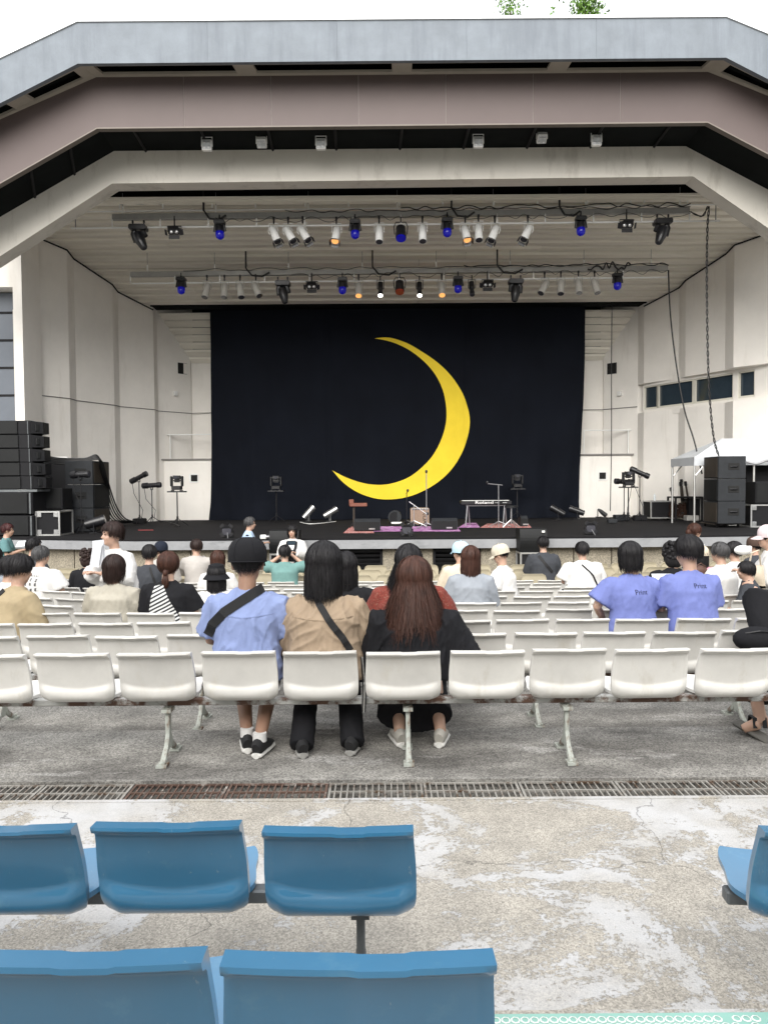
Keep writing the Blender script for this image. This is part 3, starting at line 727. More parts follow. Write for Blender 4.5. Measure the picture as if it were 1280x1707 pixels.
# front white row
x_first = W(121, 1130, 4.3).x - PW * 2
legsx = [W(p, 1230, 4.45).x - x_first for p in (281, 680, 944)] + [.3]
seat_row('white_seat_row', 'nearest white seat row behind the floor drain, three people sitting in it', x_first, 4.3, 0, 12, PW, 0, SW, legsx, M_beamw, M_leg, 'w', GW)
WROW = []
refs = {1: (97, 5.15), 2: (1071, 6.0)}
for i in range(1, 10):
    d = 4.3 + PITCHD * i; z = -DROP * i
    if i in refs: xc = W(refs[i][0], 1050, d).x
    else: xc = (i % 2) * PW / 2 + rnd.uniform(-.05, .05)
    half = d * 0.5 + 0.5
    if i >= 3: xl, xr = -3.05, 3.9
    elif i == 2: xl, xr = -half, half
    else: xl, xr = -half, half
    k0 = math.ceil((xl - xc) / PW); k1 = math.floor((xr - xc) / PW); xs = xc + k0 * PW; n = k1 - k0 + 1
    legs = [PW * (q + .5) for q in range(1, n, 4)]
    if i == 1: legs = [W(p, 1205, 5.3).x - xs for p in (5, 337, 893, 1228)]
    lab = '%s white seat row from the floor drain, %s' % (ORD[i], ['', 'straight across the terrace', 'straight across the terrace'][min(i, 2)] if i < 3 else 'middle section')
    seat_row('white_seat_row', lab, xs, d, z, n, PW, 0, SW, legs, M_beamw, M_leg, 'w', GW)
    if i >= 3:
        ang = R(17)
        nl = max(0, int((half - 3.1) / (PW * math.cos(ang))) + 2)
        # left wing: seats turned towards the stage axis
        if nl > 0:
            ex = xs - PW * .98
            sx, sy = ex - (nl - 1) * PW * math.cos(ang), d + .02 + (nl - 1) * PW * math.sin(ang)
            seat_row('white_seat_row', 'white seat row section angled to the stage at the left, %s row from the drain' % ORD[i], sx, sy, z - .0, nl, PW, -ang, SW, [PW * .5 + 4 * PW * q for q in range((nl + 3) // 4)], M_beamw, M_leg, 'w', GW)
        nr = max(0, int((half - 3.9) / (PW * math.cos(ang))) + 2)
        if nr > 0:
            ex = xs + (n - 1) * PW + PW * .98
            seat_row('white_seat_row', 'white seat row section angled to the stage at the right, %s row from the drain' % ORD[i], ex, d + .02, z, nr, PW, ang, SW, [PW * .5 + 4 * PW * q for q in range((nr + 3) // 4)], M_beamw, M_leg, 'w', GW)
# cream rows by the stage
for i, d in enumerate((12.95, 13.72, 14.5)):
    segs = [(-7.6, 13), (-1.35, 7), (2.4, 12)] if i else [(-7.2, 10), (-1.4, 9), (3.1, 10)]
    for q, (xa, n) in enumerate(segs):
        lab = 'cream rounded seat row near the stage, %s line, %s' % (['rear', 'middle', 'front'][i], ['left part', 'centre part before the louvres', 'right part'][q])
        seat_row('cream_seat_row', lab, xa + .1 * i, d, PIT_Z, n, .49, (R(-5), 0, R(5))[q], SC, [.25 + 1.96 * k for k in range((n + 3) // 4)], M_steel, M_steel, 'c', 'cream seat rows in front of the stage')
# blue rows at the camera
GB = 'blue seat rows nearest the camera'
PB = 0.472
c = W(566, 1450, 2.1).x
seat_row('blue_seat_row', 'glossy blue seat row ending mid picture, its back towards the drain grates', c - 3 * PB, 2.1, 0, 4, PB, 0, SBm, [3 * PB + .05, -.1], M_legd, M_legd, 'b', GB)
c = W(1265, 1450, 2.08).x + .205
seat_row('blue_seat_row', 'blue seat row cut by the right picture edge, seen from its end', c, 2.06, 0, 3, PB, R(-4), SBm, [.6], M_legd, M_legd, 'b', GB)
c = W(594, 1660, 1.16).x
seat_row('blue_seat_row', 'closest blue seat row along the bottom picture edge', c - 2 * .443, 1.15, 0.225, 3, .443, 0, SBm, [2 * .443, -.1], M_legd, M_legd, 'b', GB)
# green studded non-slip strip on the step beside the closest row
ms = thing('tread_strip', 'green studded anti-slip strip on the step at the bottom edge', 'step strip', (W(1040, 1700, 2.0).x, 1.9, .225))
M_green = pm('green_rubber', (0.23, 0.42, 0.36), 0.6, var=.1)
xa, xb = .24, 1.03
MB().box(((xa + xb) / 2, 1.838, .228), (xb - xa, .19, .006)).build('mat', M_green, ms)
M_stud = pm('pale_stud', (0.70, 0.71, 0.67), 0.6, var=.06)
st = MB()
for r_ in range(7):
    for k in range(32):
        x = xa + .012 + k * .0245 + (r_ % 2) * .012
        if x < xb - .01 and not (k > 24 and rnd.random() < .5):
            y = 1.753 + r_ * .026
            a = [2 * PI * q / 7 for q in range(7)]
            # thin raised ring round each stud
            st.add([(x + .0125 * math.cos(t), y + .013 * math.sin(t), .2318) for t in a] + [(x + .0085 * math.cos(t), y + .009 * math.sin(t), .2325) for t in a],
                   [(q, (q + 1) % 7, 7 + (q + 1) % 7, 7 + q) for q in range(7)])
o = st.build('studs', M_stud, ms); o['kind'] = 'stuff'
# ================================================================ BACKDROP CURTAIN WITH CRESCENT
dC = 24.7
def curtain_y(x, z):
    u = (x + 5.6) / 12.0
    low = max(0.0, min(1.0, (7.2 - z) / 6.7))
    y = .020 * math.sin(x * 5.1 + .6 * math.sin(x * 1.3)) * (.15 + low) + .05 * low * math.sin(x * 2.3 + 1.0 + .25 * z) + .012 * math.sin(z * 4.2 + x * .9) + .010 * math.sin(x * 11 + z * .3) * (.2 + low)
    # drag folds towards the lower outer corners
    for sx, s_ in ((-5.6, 1), (6.45, -1)):
        k = max(0, 1 - abs(x - sx) / 2.6)
        y += .10 * k * low * math.sin((x - sx) * s_ * 6.5 - (7.2 - z) * 1.1)
    for xs in (W(548, 700, dC).x, W(778, 700, dC).x):       # seams between drops
        y += .05 * math.exp(-((x - xs) / .06) ** 2)
    return dC + y
cur = thing('backdrop_curtain', 'huge black backdrop curtain with a yellow crescent moon behind the stage', 'curtain', (.45, dC, STAGE_Z))
M_cur = pm('black_navy_cloth', (0.0042, 0.0056, 0.0098), 0.88, spec=0.14, var=.2, vscale=.8)
x0t, x1t = W(350, 517, dC).x, W(975.5, 511, dC).x
x0b, x1b = W(352, 868, dC).x, W(966, 862, dC).x
zt0, zt1 = W(350, 517, dC).z, W(975, 511, dC).z
V, Fc = [], []; nx, nz = 150, 60
for i in range(nz + 1):
    t = i / nz
    for j in range(nx + 1):
        u = j / nx; zt = zt0 + (zt1 - zt0) * u; z = zt + (STAGE_Z + .01 - zt) * t
        x = (x0t + (x0b - x0t) * t) * (1 - u) + (x1t + (x1b - x1t) * t) * u
        x += .02 * math.sin(t * 5) * (1 if u in (0, 1) else 0)
        y = curtain_y(x, z) - .25 * max(0, t - .92) / .08 * (.5 + .5 * math.sin(x * 3))
        V.append((x, y, z))
for i in range(nz):
    for j in range(nx):
        a = i * (nx + 1) + j; Fc.append((a, a + 1, a + nx + 2, a + nx + 1))
MB().add(V, Fc).build('cloth', M_cur, cur, smooth='all', fix=False)
# crescent traced as two arcs through its tips
def circ(p, q, r_):
    (ax, ay), (bx, by), (cx, cy) = p, q, r_
    d = 2 * (ax * (by - cy) + bx * (cy - ay) + cx * (ay - by))
    ux = ((ax * ax + ay * ay) * (by - cy) + (bx * bx + by * by) * (cy - ay) + (cx * cx + cy * cy) * (ay - by)) / d
    uy = ((ax * ax + ay * ay) * (cx - bx) + (bx * bx + by * by) * (ax - cx) + (cx * cx + cy * cy) * (bx - ax)) / d
    return ux, uy, math.hypot(ax - ux, ay - uy)
outer_pts = [(624, 564), (648, 562.5), (676, 571), (703, 586), (730, 605), (752, 627), (768, 650), (778, 673), (783, 698), (781, 722), (773, 748), (758, 775), (737, 798), (710, 816), (680, 828), (650, 832.5), (622, 830), (595, 820), (572, 804), (554, 784)]
inner_pts = [(624, 564), (646, 568), (668, 576), (690, 589), (709, 605), (725, 624), (736, 645), (742, 667), (744, 692), (741, 715), (732, 740), (719, 762), (702, 780), (682, 795), (660, 804), (638, 808), (615, 807), (594, 802), (573, 794), (554, 784)]
def resample(P, n):
    L = [0]
    for a, b in zip(P, P[1:]): L.append(L[-1] + math.dist(a, b))
    out = []
    for k in range(n + 1):
        s_ = L[-1] * k / n
        for i in range(len(P) - 1):
            if s_ <= L[i + 1] + 1e-6:
                u = (s_ - L[i]) / (L[i + 1] - L[i]); p0, p1, p2, p3 = P[max(i - 1, 0)], P[i], P[i + 1], P[min(i + 2, len(P) - 1)]
                out.append(tuple(.5 * (2 * p1[q] + (-p0[q] + p2[q]) * u + (2 * p0[q] - 5 * p1[q] + 4 * p2[q] - p3[q]) * u * u + (-p0[q] + 3 * p1[q] - 3 * p2[q] + p3[q]) * u ** 3) for q in (0, 1))); break
    return out
O_, I_ = resample(outer_pts, 90), resample(inner_pts, 90); V, Fc = [], []; nk = 8
for a, b in zip(O_, I_):
    for k in range(nk + 1):
        u = k / nk; px, py = a[0] * (1 - u) + b[0] * u, a[1] * (1 - u) + b[1] * u
        p = W(px, py, dC); V.append((p.x, curtain_y(p.x, p.z) - .035, p.z))
for i in range(90):
    for k in range(nk):
        a = i * (nk + 1) + k; Fc.append((a, a + 1, a + nk + 2, a + nk + 1))
M_moon = pm('yellow_cloth', (0.80, 0.60, 0.045), 0.85, spec=.15, var=.05, vscale=2.0, bump=.15, bscale=5, bdist=.05)
mo = MB().add(V, Fc).build('crescent_moon', M_moon, cur, smooth='all'); mo['label'] = 'bright yellow crescent moon on the black cloth'
MB().tube([(x0t - .7, dC - .02, zt0 + .09), (x1t + .7, dC - .02, zt1 + .09)], .03, 6).build('curtain_rail', M_white, cur)
for u in (.08, .27, .5, .73, .93):
    x = x0t + (x1t - x0t) * u; MB().tube([(x, dC - .02, zt0 + .09), (x, dC - .05, 7.5)], .015, 5).build('rail_hanger', M_white, cur)

# ================================================================ LIGHTING BARS AND LAMPS
M_silver = pm('silver_can', (0.80, 0.80, 0.78), 0.4, metal=.1, var=.1)
M_silverd = pm('dull_silver_can', (0.52, 0.51, 0.48), 0.4, metal=.3, var=.15)
M_lampb = pm('lamp_black', (0.012, 0.012, 0.014), 0.35, var=.2)
M_blue = pm('blue_lens', (0.006, 0.006, 0.22), 0.2, var=.1, emit=(.01, .01, .6), estr=.05)
M_amber = pm('amber_lens', (0.75, 0.33, 0.10), 0.25, var=.1, emit=(.9, .4, .12), estr=.3)
M_red = pm('red_lens', (0.32, 0.05, 0.03), 0.25, var=.1)
M_lit = pm('lit_lens', (0.9, 0.9, 0.85), 0.2, emit=(1, .97, .9), estr=2.0)
M_lens = pm('dark_lens', (0.05, 0.05, 0.06), 0.08, spec=.8)
def rotm(lean, toward=0.0):
    """lean: degrees, bottom swings to the right (+); toward: bottom swings to the audience"""
    return (Matrix.Rotation(R(-lean), 3, 'Y') @ Matrix.Rotation(R(-toward), 3, 'X'))
def can(t, c, rot, L=.42, r=.088, mat=None, lens=None, flare=True, barn=False, yoke=True):
    """par can hanging with its mouth along local -z, pivot at c"""
    q = lambda z, x=0, y=0: c + rot @ Vector((x, y, z))
    body = MB().tube([q(.16), q(.13), q(.10), q(-.05), q(-.06), q(L * -.62)], [r * .5, r * .86, r * .95, r * .95, r * 1.05, r * 1.05], 14).build('body', mat, t, smooth=True, world=False)
    MB().tube([q(-L * .62 + .004), q(-L * .62 - .012)], r * 1.1, 14).build('front_ring', mat, t, world=False)
    MB().tube([q(-L * .62 - .013), q(-L * .62 - .018)], r * .93, 14).build('lens', lens or M_dark, t, world=False)
    if yoke:
        MB().tube([q(-.02, r * 1.25), q(.10, r * 1.25), c + Vector((r * 1.2, 0, .21)), c + Vector((-r * 1.2, 0, .21)), q(.10, -r * 1.25), q(-.02, -r * 1.25)], .011, 6).build('yoke', mat, t, world=False)
        MB().tube([c + Vector((0, 0, .20)), c + Vector((0, 0, .34))], .02, 8).build('clamp', M_lampb, t, world=False)
        MB().box(c + Vector((0, 0, .33)), (.05, .06, .08), bev=.01).build('clamp_jaw', M_lampb, t, world=False)
    if barn:
        z = -L * .62 - .02; s_ = r * 1.0
        for dx, dy, ax in ((1, 0, 'Y'), (-1, 0, 'Y'), (0, 1, 'X'), (0, -1, 'X')):
            A = [q(z, dx * s_ - dy * s_, dy * s_ + dx * s_), q(z, dx * s_ + dy * s_, dy * s_ - dx * s_)]
            B = [q(z - .07, dx * s_ * 1.4 + dy * s_ * .9, dy * s_ * 1.4 - dx * s_ * .9), q(z - .07, dx * s_ * 1.4 - dy * s_ * .9, dy * s_ * 1.4 + dx * s_ * .9)]
            n = rot @ Vector((dx, dy, 0)) * .004
            MB().hull8([A[0], A[1], B[0], B[1]], [A[0] + n, A[1] + n, B[0] + n, B[1] + n]).build('barn_door', M_lampb, t, world=False)
def mover(t, c, rot, big=1.0, lens=None):
    """moving head: base box on top, yoke, swivelling head"""
    b = big
    MB().box(c + Vector((0, 0, .16)), (.36 * b, .28 * b, .11 * b), bev=.02).build('base', M_lampb, t, world=False)
    for s_ in (-1, 1):
        MB().tube([c + Vector((s_ * .12 * b, 0, .30)), c + Vector((s_ * .12 * b, 0, .21))], .015, 6).build('clamp', M_lampb, t, world=False)
        MB().box(c + Vector((s_ * .12 * b, 0, .31)), (.04, .05, .07), bev=.008).build('clamp_jaw', M_lampb, t, world=False)
    rz = Matrix.Identity(3)
    for s_ in (-1, 1):
        MB().tube([c + Vector((s_ * .08 * b, 0, .11 * b)), c + Vector((s_ * .125 * b, 0, .02)), c + rot @ Vector((s_ * .13 * b, 0, -.12 * b))], [(.035 * b, .05 * b), (.03 * b, .05 * b), (.028 * b, .045 * b)], 8).build('yoke_arm', M_lampb, t, smooth=True, world=False)
    q = lambda z: c + Vector((0, 0, -.05 * b)) + rot @ Vector((0, 0, z * b))
    MB().tube([q(.10), q(.08), q(-.10), q(-.16), q(-.28), q(-.30)], [.05 * b, .10 * b, .115 * b, .10 * b, .075 * b, .06 * b], 12).build('head', M_lampb, t, smooth=True, world=False)
    MB().tube([q(-.301), q(-.306)], .05 * b, 12).build('lens', lens or M_lens, t, world=False)
def wash(t, c, rot):
    MB().box(c + Vector((0, 0, .18)), (.26, .22, .10), bev=.02).build('base', M_lampb, t, world=False)
    MB().tube([c + Vector((0, 0, .22)), c + Vector((0, 0, .36))], .02, 6).build('clamp', M_lampb, t, world=False)
    for s_ in (-1, 1): MB().tube([c + Vector((s_ * .09, 0, .14)), c + rot @ Vector((s_ * .12, 0, -.04))], [(.025, .04)] * 2, 8).build('yoke_arm', M_lampb, t, world=False)
    q = lambda z: c + rot @ Vector((0, 0, z))
    MB().tube([q(.12), q(.09), q(-.04), q(-.055)], [.06, .095, .105, .105], 14).build('head', M_lampb, t, smooth=True, world=False)
    MB().tube([q(-.056), q(-.13), q(-.19), q(-.22), q(-.235)], [.102, .108, .092, .06, .02], 14).build('blue_dome', M_blue, t, smooth=True, world=False)
def blinder(t, c, rot):
    MB().tube([c + Vector((0, 0, .1)), c + Vector((0, 0, .36))], .018, 6).build('clamp', M_lampb, t, world=False)
    MB().tube([c + Vector((-.16, 0, -.02)), c + Vector((-.16, 0, .12)), c + Vector((.16, 0, .12)), c + Vector((.16, 0, -.02))], .012, 6).build('yoke', M_lampb, t, world=False)
    MB().box(c, (.29, .14, .15), rot, bev=.02).build('housing', M_lampb, t, world=False)
    for s_ in (-1, 1): MB().ball(c + rot @ Vector((s_ * .065, -.06, 0)), (.05, .03, .05), 10, 7).build('lamp', M_lit if False else M_chrome, t, smooth=True, world=False)
    for dz, a in ((.10, -50), (-.115, 55)):
        MB().box(c + rot @ Vector((0, -.11, dz)), (.26, .10, .006), rot @ Matrix.Rotation(R(a), 3, 'X')).build('barn_door', M_lampb, t, world=False)
    for s_ in (-1, 1): MB().box(c + rot @ Vector((s_ * .185, -.10, -.01)), (.006, .11, .13), rot @ Matrix.Rotation(R(-40 * s_), 3, 'Z')).build('barn_door', M_lampb, t, world=False)
def fresnel(t, c, rot, lens):
    q = lambda z: c + rot @ Vector((0, 0, z))
    MB().tube([q(.16), q(.14), q(.0), q(-.02), q(-.16)], [.07, .115, .12, .13, .13], 14).build('body', M_lampb, t, smooth=True, world=False)
    MB().tube([q(-.161), q(-.20)], .118, 14).build('lens', lens, t, world=False)
    MB().tube([c + Vector((.15, 0, -.05)), c + Vector((.165, 0, .14)), c + Vector((.12, 0, .24)), c + Vector((-.12, 0, .24)), c + Vector((-.165, 0, .14)), c + Vector((-.15, 0, -.05))], .013, 6).build('yoke', M_lampb, t, world=False)
    MB().tube([c + Vector((0, 0, .23)), c + Vector((0, 0, .36))], .018, 6).build('clamp', M_lampb, t, world=False)
def profile(t, c, rot, lens):
    q = lambda z: c + rot @ Vector((0, 0, z))
    MB().tube([q(.22), q(.20), q(.0), q(-.02), q(-.12), q(-.13), q(-.22)], [.05, .075, .08, .06, .06, .07, .07], 12).build('body', M_lampb, t, smooth=True, world=False)
    MB().tube([q(-.221), q(-.236)], .064, 12).build('lens', lens, t, world=False)
    MB().tube([c + Vector((.1, 0, 0)), c + Vector((.1, 0, .24)), c + Vector((-.1, 0, .24)), c + Vector((-.1, 0, 0))], .010, 6).build('yoke', M_lampb, t, world=False)
    MB().tube([c + Vector((0, 0, .23)), c + Vector((0, 0, .36))], .018, 6).build('clamp', M_lampb, t, world=False)
def lighting_bar(p0, p1, d, hang_px, label, ceil_z, pipe_ext=None, nboxes=()):
    A, B = W(*p0, d), W(*p1, d)
    t = thing('lighting_bar', label, 'lighting bar', ((A.x + B.x) / 2, d, A.z))
    MB().hull8([A + Vector((0, -.06, -.08)), B + Vector((0, -.06, -.08)), B + Vector((0, -.06, .05)), A + Vector((0, -.06, .05))],
               [A + Vector((0, .06, -.08)), B + Vector((0, .06, -.08)), B + Vector((0, .06, .05)), A + Vector((0, .06, .05))]).build('cable_trough', pm('trough_grey', (.33, .325, .31), .5, metal=.3, var=.15), t)
    e0, e1 = pipe_ext or (0, 0)
    ex = Vector((1, 0, (B.z - A.z) / (B.x - A.x)))
    for dz, r_ in ((-.26, .022), (.13, .017)):
        if dz > 0 and not pipe_ext: continue
        MB().tube([A - ex * e0 + Vector((0, 0, dz)), B + ex * e1 + Vector((0, 0, dz))], r_, 6).build('pipe', M_white, t)
    n = 12
    for k in range(n + 1):
        p = A.lerp(B, k / n); MB().box(p + Vector((0, -.05, -.16)), (.03, .02, .22)).build('hanger_strap', M_white, t)
    for px in hang_px:
        u = (px - p0[0]) / (p1[0] - p0[0]); p = A.lerp(B, u)
        MB().tube([p + Vector((0, 0, .05)), Vector((p.x, d, ceil_z))], .008, 5).build('suspension_wire', M_steel, t)
        MB().box(p + Vector((0, 0, .14)), (.03, .04, .20)).build('turnbuckle', M_white, t)
    if pipe_ext:
        for s_, p in ((-1, A - ex * (e0 - .1)), (1, B + ex * (e1 - .1))):
            MB().tube([p + Vector((0, 0, .15)), p + Vector((0, 0, -.28))], .014, 5).build('pipe_end', M_steel, t)
    for px in nboxes:
        u = (px - p0[0]) / (p1[0] - p0[0]); p = A.lerp(B, u)
        MB().tube([p + Vector((-.5, 0, .30)), p + Vector((-.25, 0, .31)), p + Vector((0, 0, .30)), p + Vector((.3, 0, .31)), p + Vector((.5, 0, .30))], .012, 5).build('chain', M_legd, t)
        for s_ in (-.52, .52): MB().box(p + Vector((s_, 0, .28)), (.03, .03, .20)).build('turnbuckle', M_white, t)
    return t, A, B
dU, dL = 18.75, 21.5
barU, AU, BU = lighting_bar((188, 361), (1148, 350), dU, (205, 360, 514, 662, 822, 976, 1133), 'front grey lighting bar under the stage ceiling, long pipe above the trough', 8.9, (1.0, .75), (236, 390, 545, 702, 860, 1015, 1110))
barL, AL, BL = lighting_bar((218, 456.5), (1112, 446), dL, (246, 358, 481, 604, 727, 850, 973, 1085), 'rear grey lighting bar hung lower in front of the crescent', 8.3)
def cable_run(A, B, n, seed, sag, up, parent, r=.016, name='cable'):
    rr = random.Random(seed); pts = []
    for k in range(n + 1):
        p = A.lerp(B, k / n); pts.append(p + Vector((0, -.09 - .02 * rr.random(), up + rr.uniform(-sag, sag))))
    P2 = []
    for i in range(len(pts) - 1):
        for q in range(4):
            u = q / 4; p0, p1, p2, p3 = pts[max(i - 1, 0)], pts[i], pts[i + 1], pts[min(i + 2, len(pts) - 1)]
            P2.append(.5 * ((2 * p1) + (-p0 + p2) * u + (2 * p0 - 5 * p1 + 4 * p2 - p3) * u * u + (-p0 + 3 * p1 - 3 * p2 + p3) * u ** 3))
    P2.append(pts[-1])
    return MB().tube(P2, r, 5).build(name, M_cable, parent, smooth=True)
cable_run(AU.lerp(BU, .30), BU, 44, 1, .04, .05, barU, .010); cable_run(AU.lerp(BU, .18), BU, 60, 2, .07, -.14, barU, .007); cable_run(AU.lerp(BU, .5), BU, 36, 3, .05, .10, barU, .013)
cable_run(AL.lerp(BL, .1), BL, 44, 4, .035, .07, barL, .009); cable_run(AL.lerp(BL, .30), BL, 60, 5, .08, -.14, barL, .007); cable_run(AL.lerp(BL, .62), BL, 30, 6, .04, .08, barL, .015)
cable_run(AL.lerp(BL, .85), AL.lerp(BL, .93), 14, 7, .12, .05, barL, .022)
for bar, A, B, lo in ((barU, AU, BU, ((341, 378), (752, 790), (931, 965))), (barL, AL, BL, ((411, 450), (621, 660), (828, 870)))):
    for pa, pb in lo:        # feed cables dropping from the ceiling
        a = W(pa, 335 if bar is barU else 408, dU if bar is barU else dL)
        pA = A.lerp(B, (pa - (188 if bar is barU else 218)) / (960 if bar is barU else 894)); pB = A.lerp(B, (pb - (188 if bar is barU else 218)) / (960 if bar is barU else 894))
        MB().tube([Vector((pA.x, pA.y - .09, pA.z + .75)), pA + Vector((0, -.09, .1)), pA.lerp(pB, .25) + Vector((0, -.09, -.10)), pA.lerp(pB, .7) + Vector((0, -.09, -.13)), pB + Vector((0, -.09, -.02))], .026, 6).build('feed_cable', M_cable, bar, smooth=True)
lampsU = [('mover', 232, 392, 28, 'big'), ('blinder', 292, 386, 0, ''), ('wash', 367, 384, 3, ''), ('can', 457, 388, 22, 'silver barn'), ('can', 481, 388, 28, 'silver barn'), ('can', 505, 387, 30, 'silver barn'),
          ('can', 561, 388, -6, 'amber barn'), ('wash', 592, 383, 0, ''), ('can', 632, 387, 0, 'white'), ('fresnel', 668, 388, 0, 'blue'), ('can', 704, 386, 0, 'white'), ('wash', 745, 380, 0, ''),
          ('can', 775, 386, 8, 'amber barn'), ('can', 797, 384, 0, 'white'), ('can', 824, 386, -22, 'silver barn'), ('can', 879, 385, -26, 'silver barn'), ('wash', 967, 378, 0, ''), ('blinder', 1043, 375, 0, ''), ('mover', 1103, 382, -22, 'big')]
lampsL = [('wash', 303, 477, 0, 'deep'), ('can', 346, 481, -10, 'dull'), ('can', 375, 481, 0, 'dull'), ('can', 401, 481, 10, 'dull'), ('can', 427, 480, 24, 'dull'), ('mover', 472, 483, 12, 'big'), ('blinder', 520, 477, 0, ''),
          ('wash', 571, 477, 0, 'deep'), ('can', 598, 480, 0, 'amber'), ('profile', 634, 482, 0, 'lit'), ('fresnel', 666, 478, 0, 'red'), ('profile', 699, 482, 0, 'lit'), ('can', 736, 479, 0, 'amber'), ('wash', 763, 475, 0, 'deep'),
          ('profile', 786, 481, 0, 'dark'), ('blinder', 812, 474, 0, ''), ('mover', 859, 480, -8, 'big'), ('can', 907, 476, -28, 'dull'), ('can', 934, 475, -6, 'dull'), ('can', 963, 474, 0, 'dull'), ('can', 990, 474, 12, 'dull'), ('wash', 1028, 470, 0, 'deep')]
desc = {'mover': 'large black moving head lamp', 'blinder': 'small black twin lamp with flaps', 'wash': 'black lamp with glowing blue dome', 'fresnel': 'black round lamp with wide yoke'}
for bname, d, A, B, lamps in (('front lighting bar', dU, AU, BU, lampsU), ('rear lighting bar', dL, AL, BL, lampsL)):
    for i, (kd, px, py, lean, opt) in enumerate(lamps):
        p = W(px, py, d); p.y -= .05
        what = desc.get(kd)
        if kd == 'can': what = {'s': 'silver can lamp with square flaps', 'a': 'can lamp with amber lens', 'w': 'upright bright white can lamp', 'd': 'dull silver can lamp'}[opt[0]]
        if kd == 'profile': what = 'slim black lamp, lens lit white' if opt == 'lit' else 'slim black unlit spot lamp'
        t = thing('stage_lamp', '%s hanging on the %s, %s from the left' % (what, bname, ORD[i]), 'stage lamp', p, 0, 'lamps hanging on the ' + bname)
        c = Vector((0, 0, 0)); rot = rotm(lean, 18)
        if kd == 'mover': mover(t, c, rotm(lean, 10), 1.12)
        elif kd == 'blinder': blinder(t, c, Matrix.Rotation(R(28), 3, 'X'))
        elif kd == 'wash': wash(t, c, rotm(lean, 8))
        elif kd == 'fresnel': fresnel(t, c, rotm(lean, 24), M_blue if opt == 'blue' else M_red)
        elif kd == 'profile': profile(t, c, rotm(lean, 26), M_lit if opt == 'lit' else M_lens)
        else:
            m = M_silverd if opt in ('dull',) else M_silver
            if opt.startswith('amber') and d == dL: m = M_silverd
            can(t, c, rotm(lean, 30 if 'amber' in opt else 22), .46, .09, m, M_amber if 'amber' in opt else M_lens, barn='barn' in opt)
# six white floods under the brown panels
for i, (px, py, tilt) in enumerate(((345, 242, 0), (436, 237, 60), (535, 240, 0), (797, 237, 0), (903, 229, 60), (994, 234, 0))):
    p = W(px, py, 16.3)
    t = thing('floodlight', 'small white square floodlight in the dark gap under the brown panels, %s from the left' % ORD[i], 'floodlight', p, 0, 'white floodlights under the brown panels')
    rot = Matrix.Rotation(R(tilt), 3, 'X')
    MB().box((0, 0, 0), (.20, .10, .22), rot, bev=.012).build('housing', M_white, t, world=False)
    MB().box(rot @ Vector((0, -.052, 0)), (.165, .006, .18), rot).build('lens', pm('flood_glass', (.55, .57, .58), .15, var=.2, vscale=12), t, world=False)
    for x in (-.045, .045):
        for z in (-.05, .05): MB().ball(rot @ Vector((x, -.055, z)), (.03, .01, .03), 8, 5).build('lamp_cell', M_chrome, t, world=False)
    MB().tube([(-.11, 0, -.02), (-.11, 0, .17), (.11, 0, .17), (.11, 0, -.02)], .012, 5).build('bracket', M_white, t, world=False)
    MB().tube([(0, 0, .17), (0, 0, .34)], .018, 6).build('stem', M_steel, t, world=False)

# ================================================================ HANGING CABLES AT THE RIGHT
def loose_cable(pts, r, label, cat='cable', twist=False, name='hanging_cable', group=None, mat=None):
    t = MB()
    P2 = []
    for i in range(len(pts) - 1):
        for q in range(10):
            u = q / 10; p0, p1, p2, p3 = pts[max(i - 1, 0)], pts[i], pts[i + 1], pts[min(i + 2, len(pts) - 1)]
            P2.append(.5 * ((2 * p1) + (-p0 + p2) * u + (2 * p0 - 5 * p1 + 4 * p2 - p3) * u * u + (-p0 + 3 * p1 - 3 * p2 + p3) * u ** 3))
    P2.append(pts[-1])
    if twist:
        D = []
        L = 0
        P3 = []
        for a, b in zip(P2, P2[1:]):
            for q in range(4): P3.append(a.lerp(b, q / 4))
        for ph in (0, PI):
            S_ = 0; o = []
            for i, p in enumerate(P3):
                if i: S_ += (p - P3[i - 1]).length
                a = S_ * 16 + ph; o.append(p + Vector((math.cos(a) * .017, math.sin(a) * .017, 0)))
            t.tube(o, r, 5)
    else: t.tube(P2, r, 6)
    return tag(t.build(name, mat or M_cable, smooth='all'), label, cat, group)
loose_cable([W(1114, 450, 21.4), W(1117, 520, 21.3), W(1126, 600, 21.1), W(1140, 680, 20.9), W(1157, 735, 20.7), W(1170, 790, 20.5)], .022, 'straight black cable slanting from the rear lighting bar to the tent')
loose_cable([W(1150, 352, 18.7), W(1170, 360, 18.7), W(1181, 344, 18.7), W(1179, 380, 18.7), W(1178, 480, 18.7), W(1180, 600, 18.8), W(1184, 680, 18.9), W(1190, 732, 19.1), W(1198, 760, 19.4)], .013, 'twisted black cable hanging from the front lighting bar over the tent', twist=True)
loose_cable([W(1020, 508, 24.2), W(1019, 620, 24.2), W(1019, 740, 24.2), W(1017, 852, 24.2)], .014, 'thin dark cord hanging straight beside the curtain')

# ================================================================ LOUDSPEAKERS AND CASES
M_grille = pm('speaker_grille', (0.008, 0.0085, 0.009), 0.6, spec=.25, var=.25, vscale=2)
M_sub = pm('speaker_paint', (0.019, 0.021, 0.024), 0.65, spec=.3, var=.2, vscale=8, bump=.15, bscale=200)
M_ply = pm('dark_brown_cabinet', (0.035, 0.027, 0.02), 0.6, var=.3)
def onstage(px, py): return G(px, py, STAGE_Z)
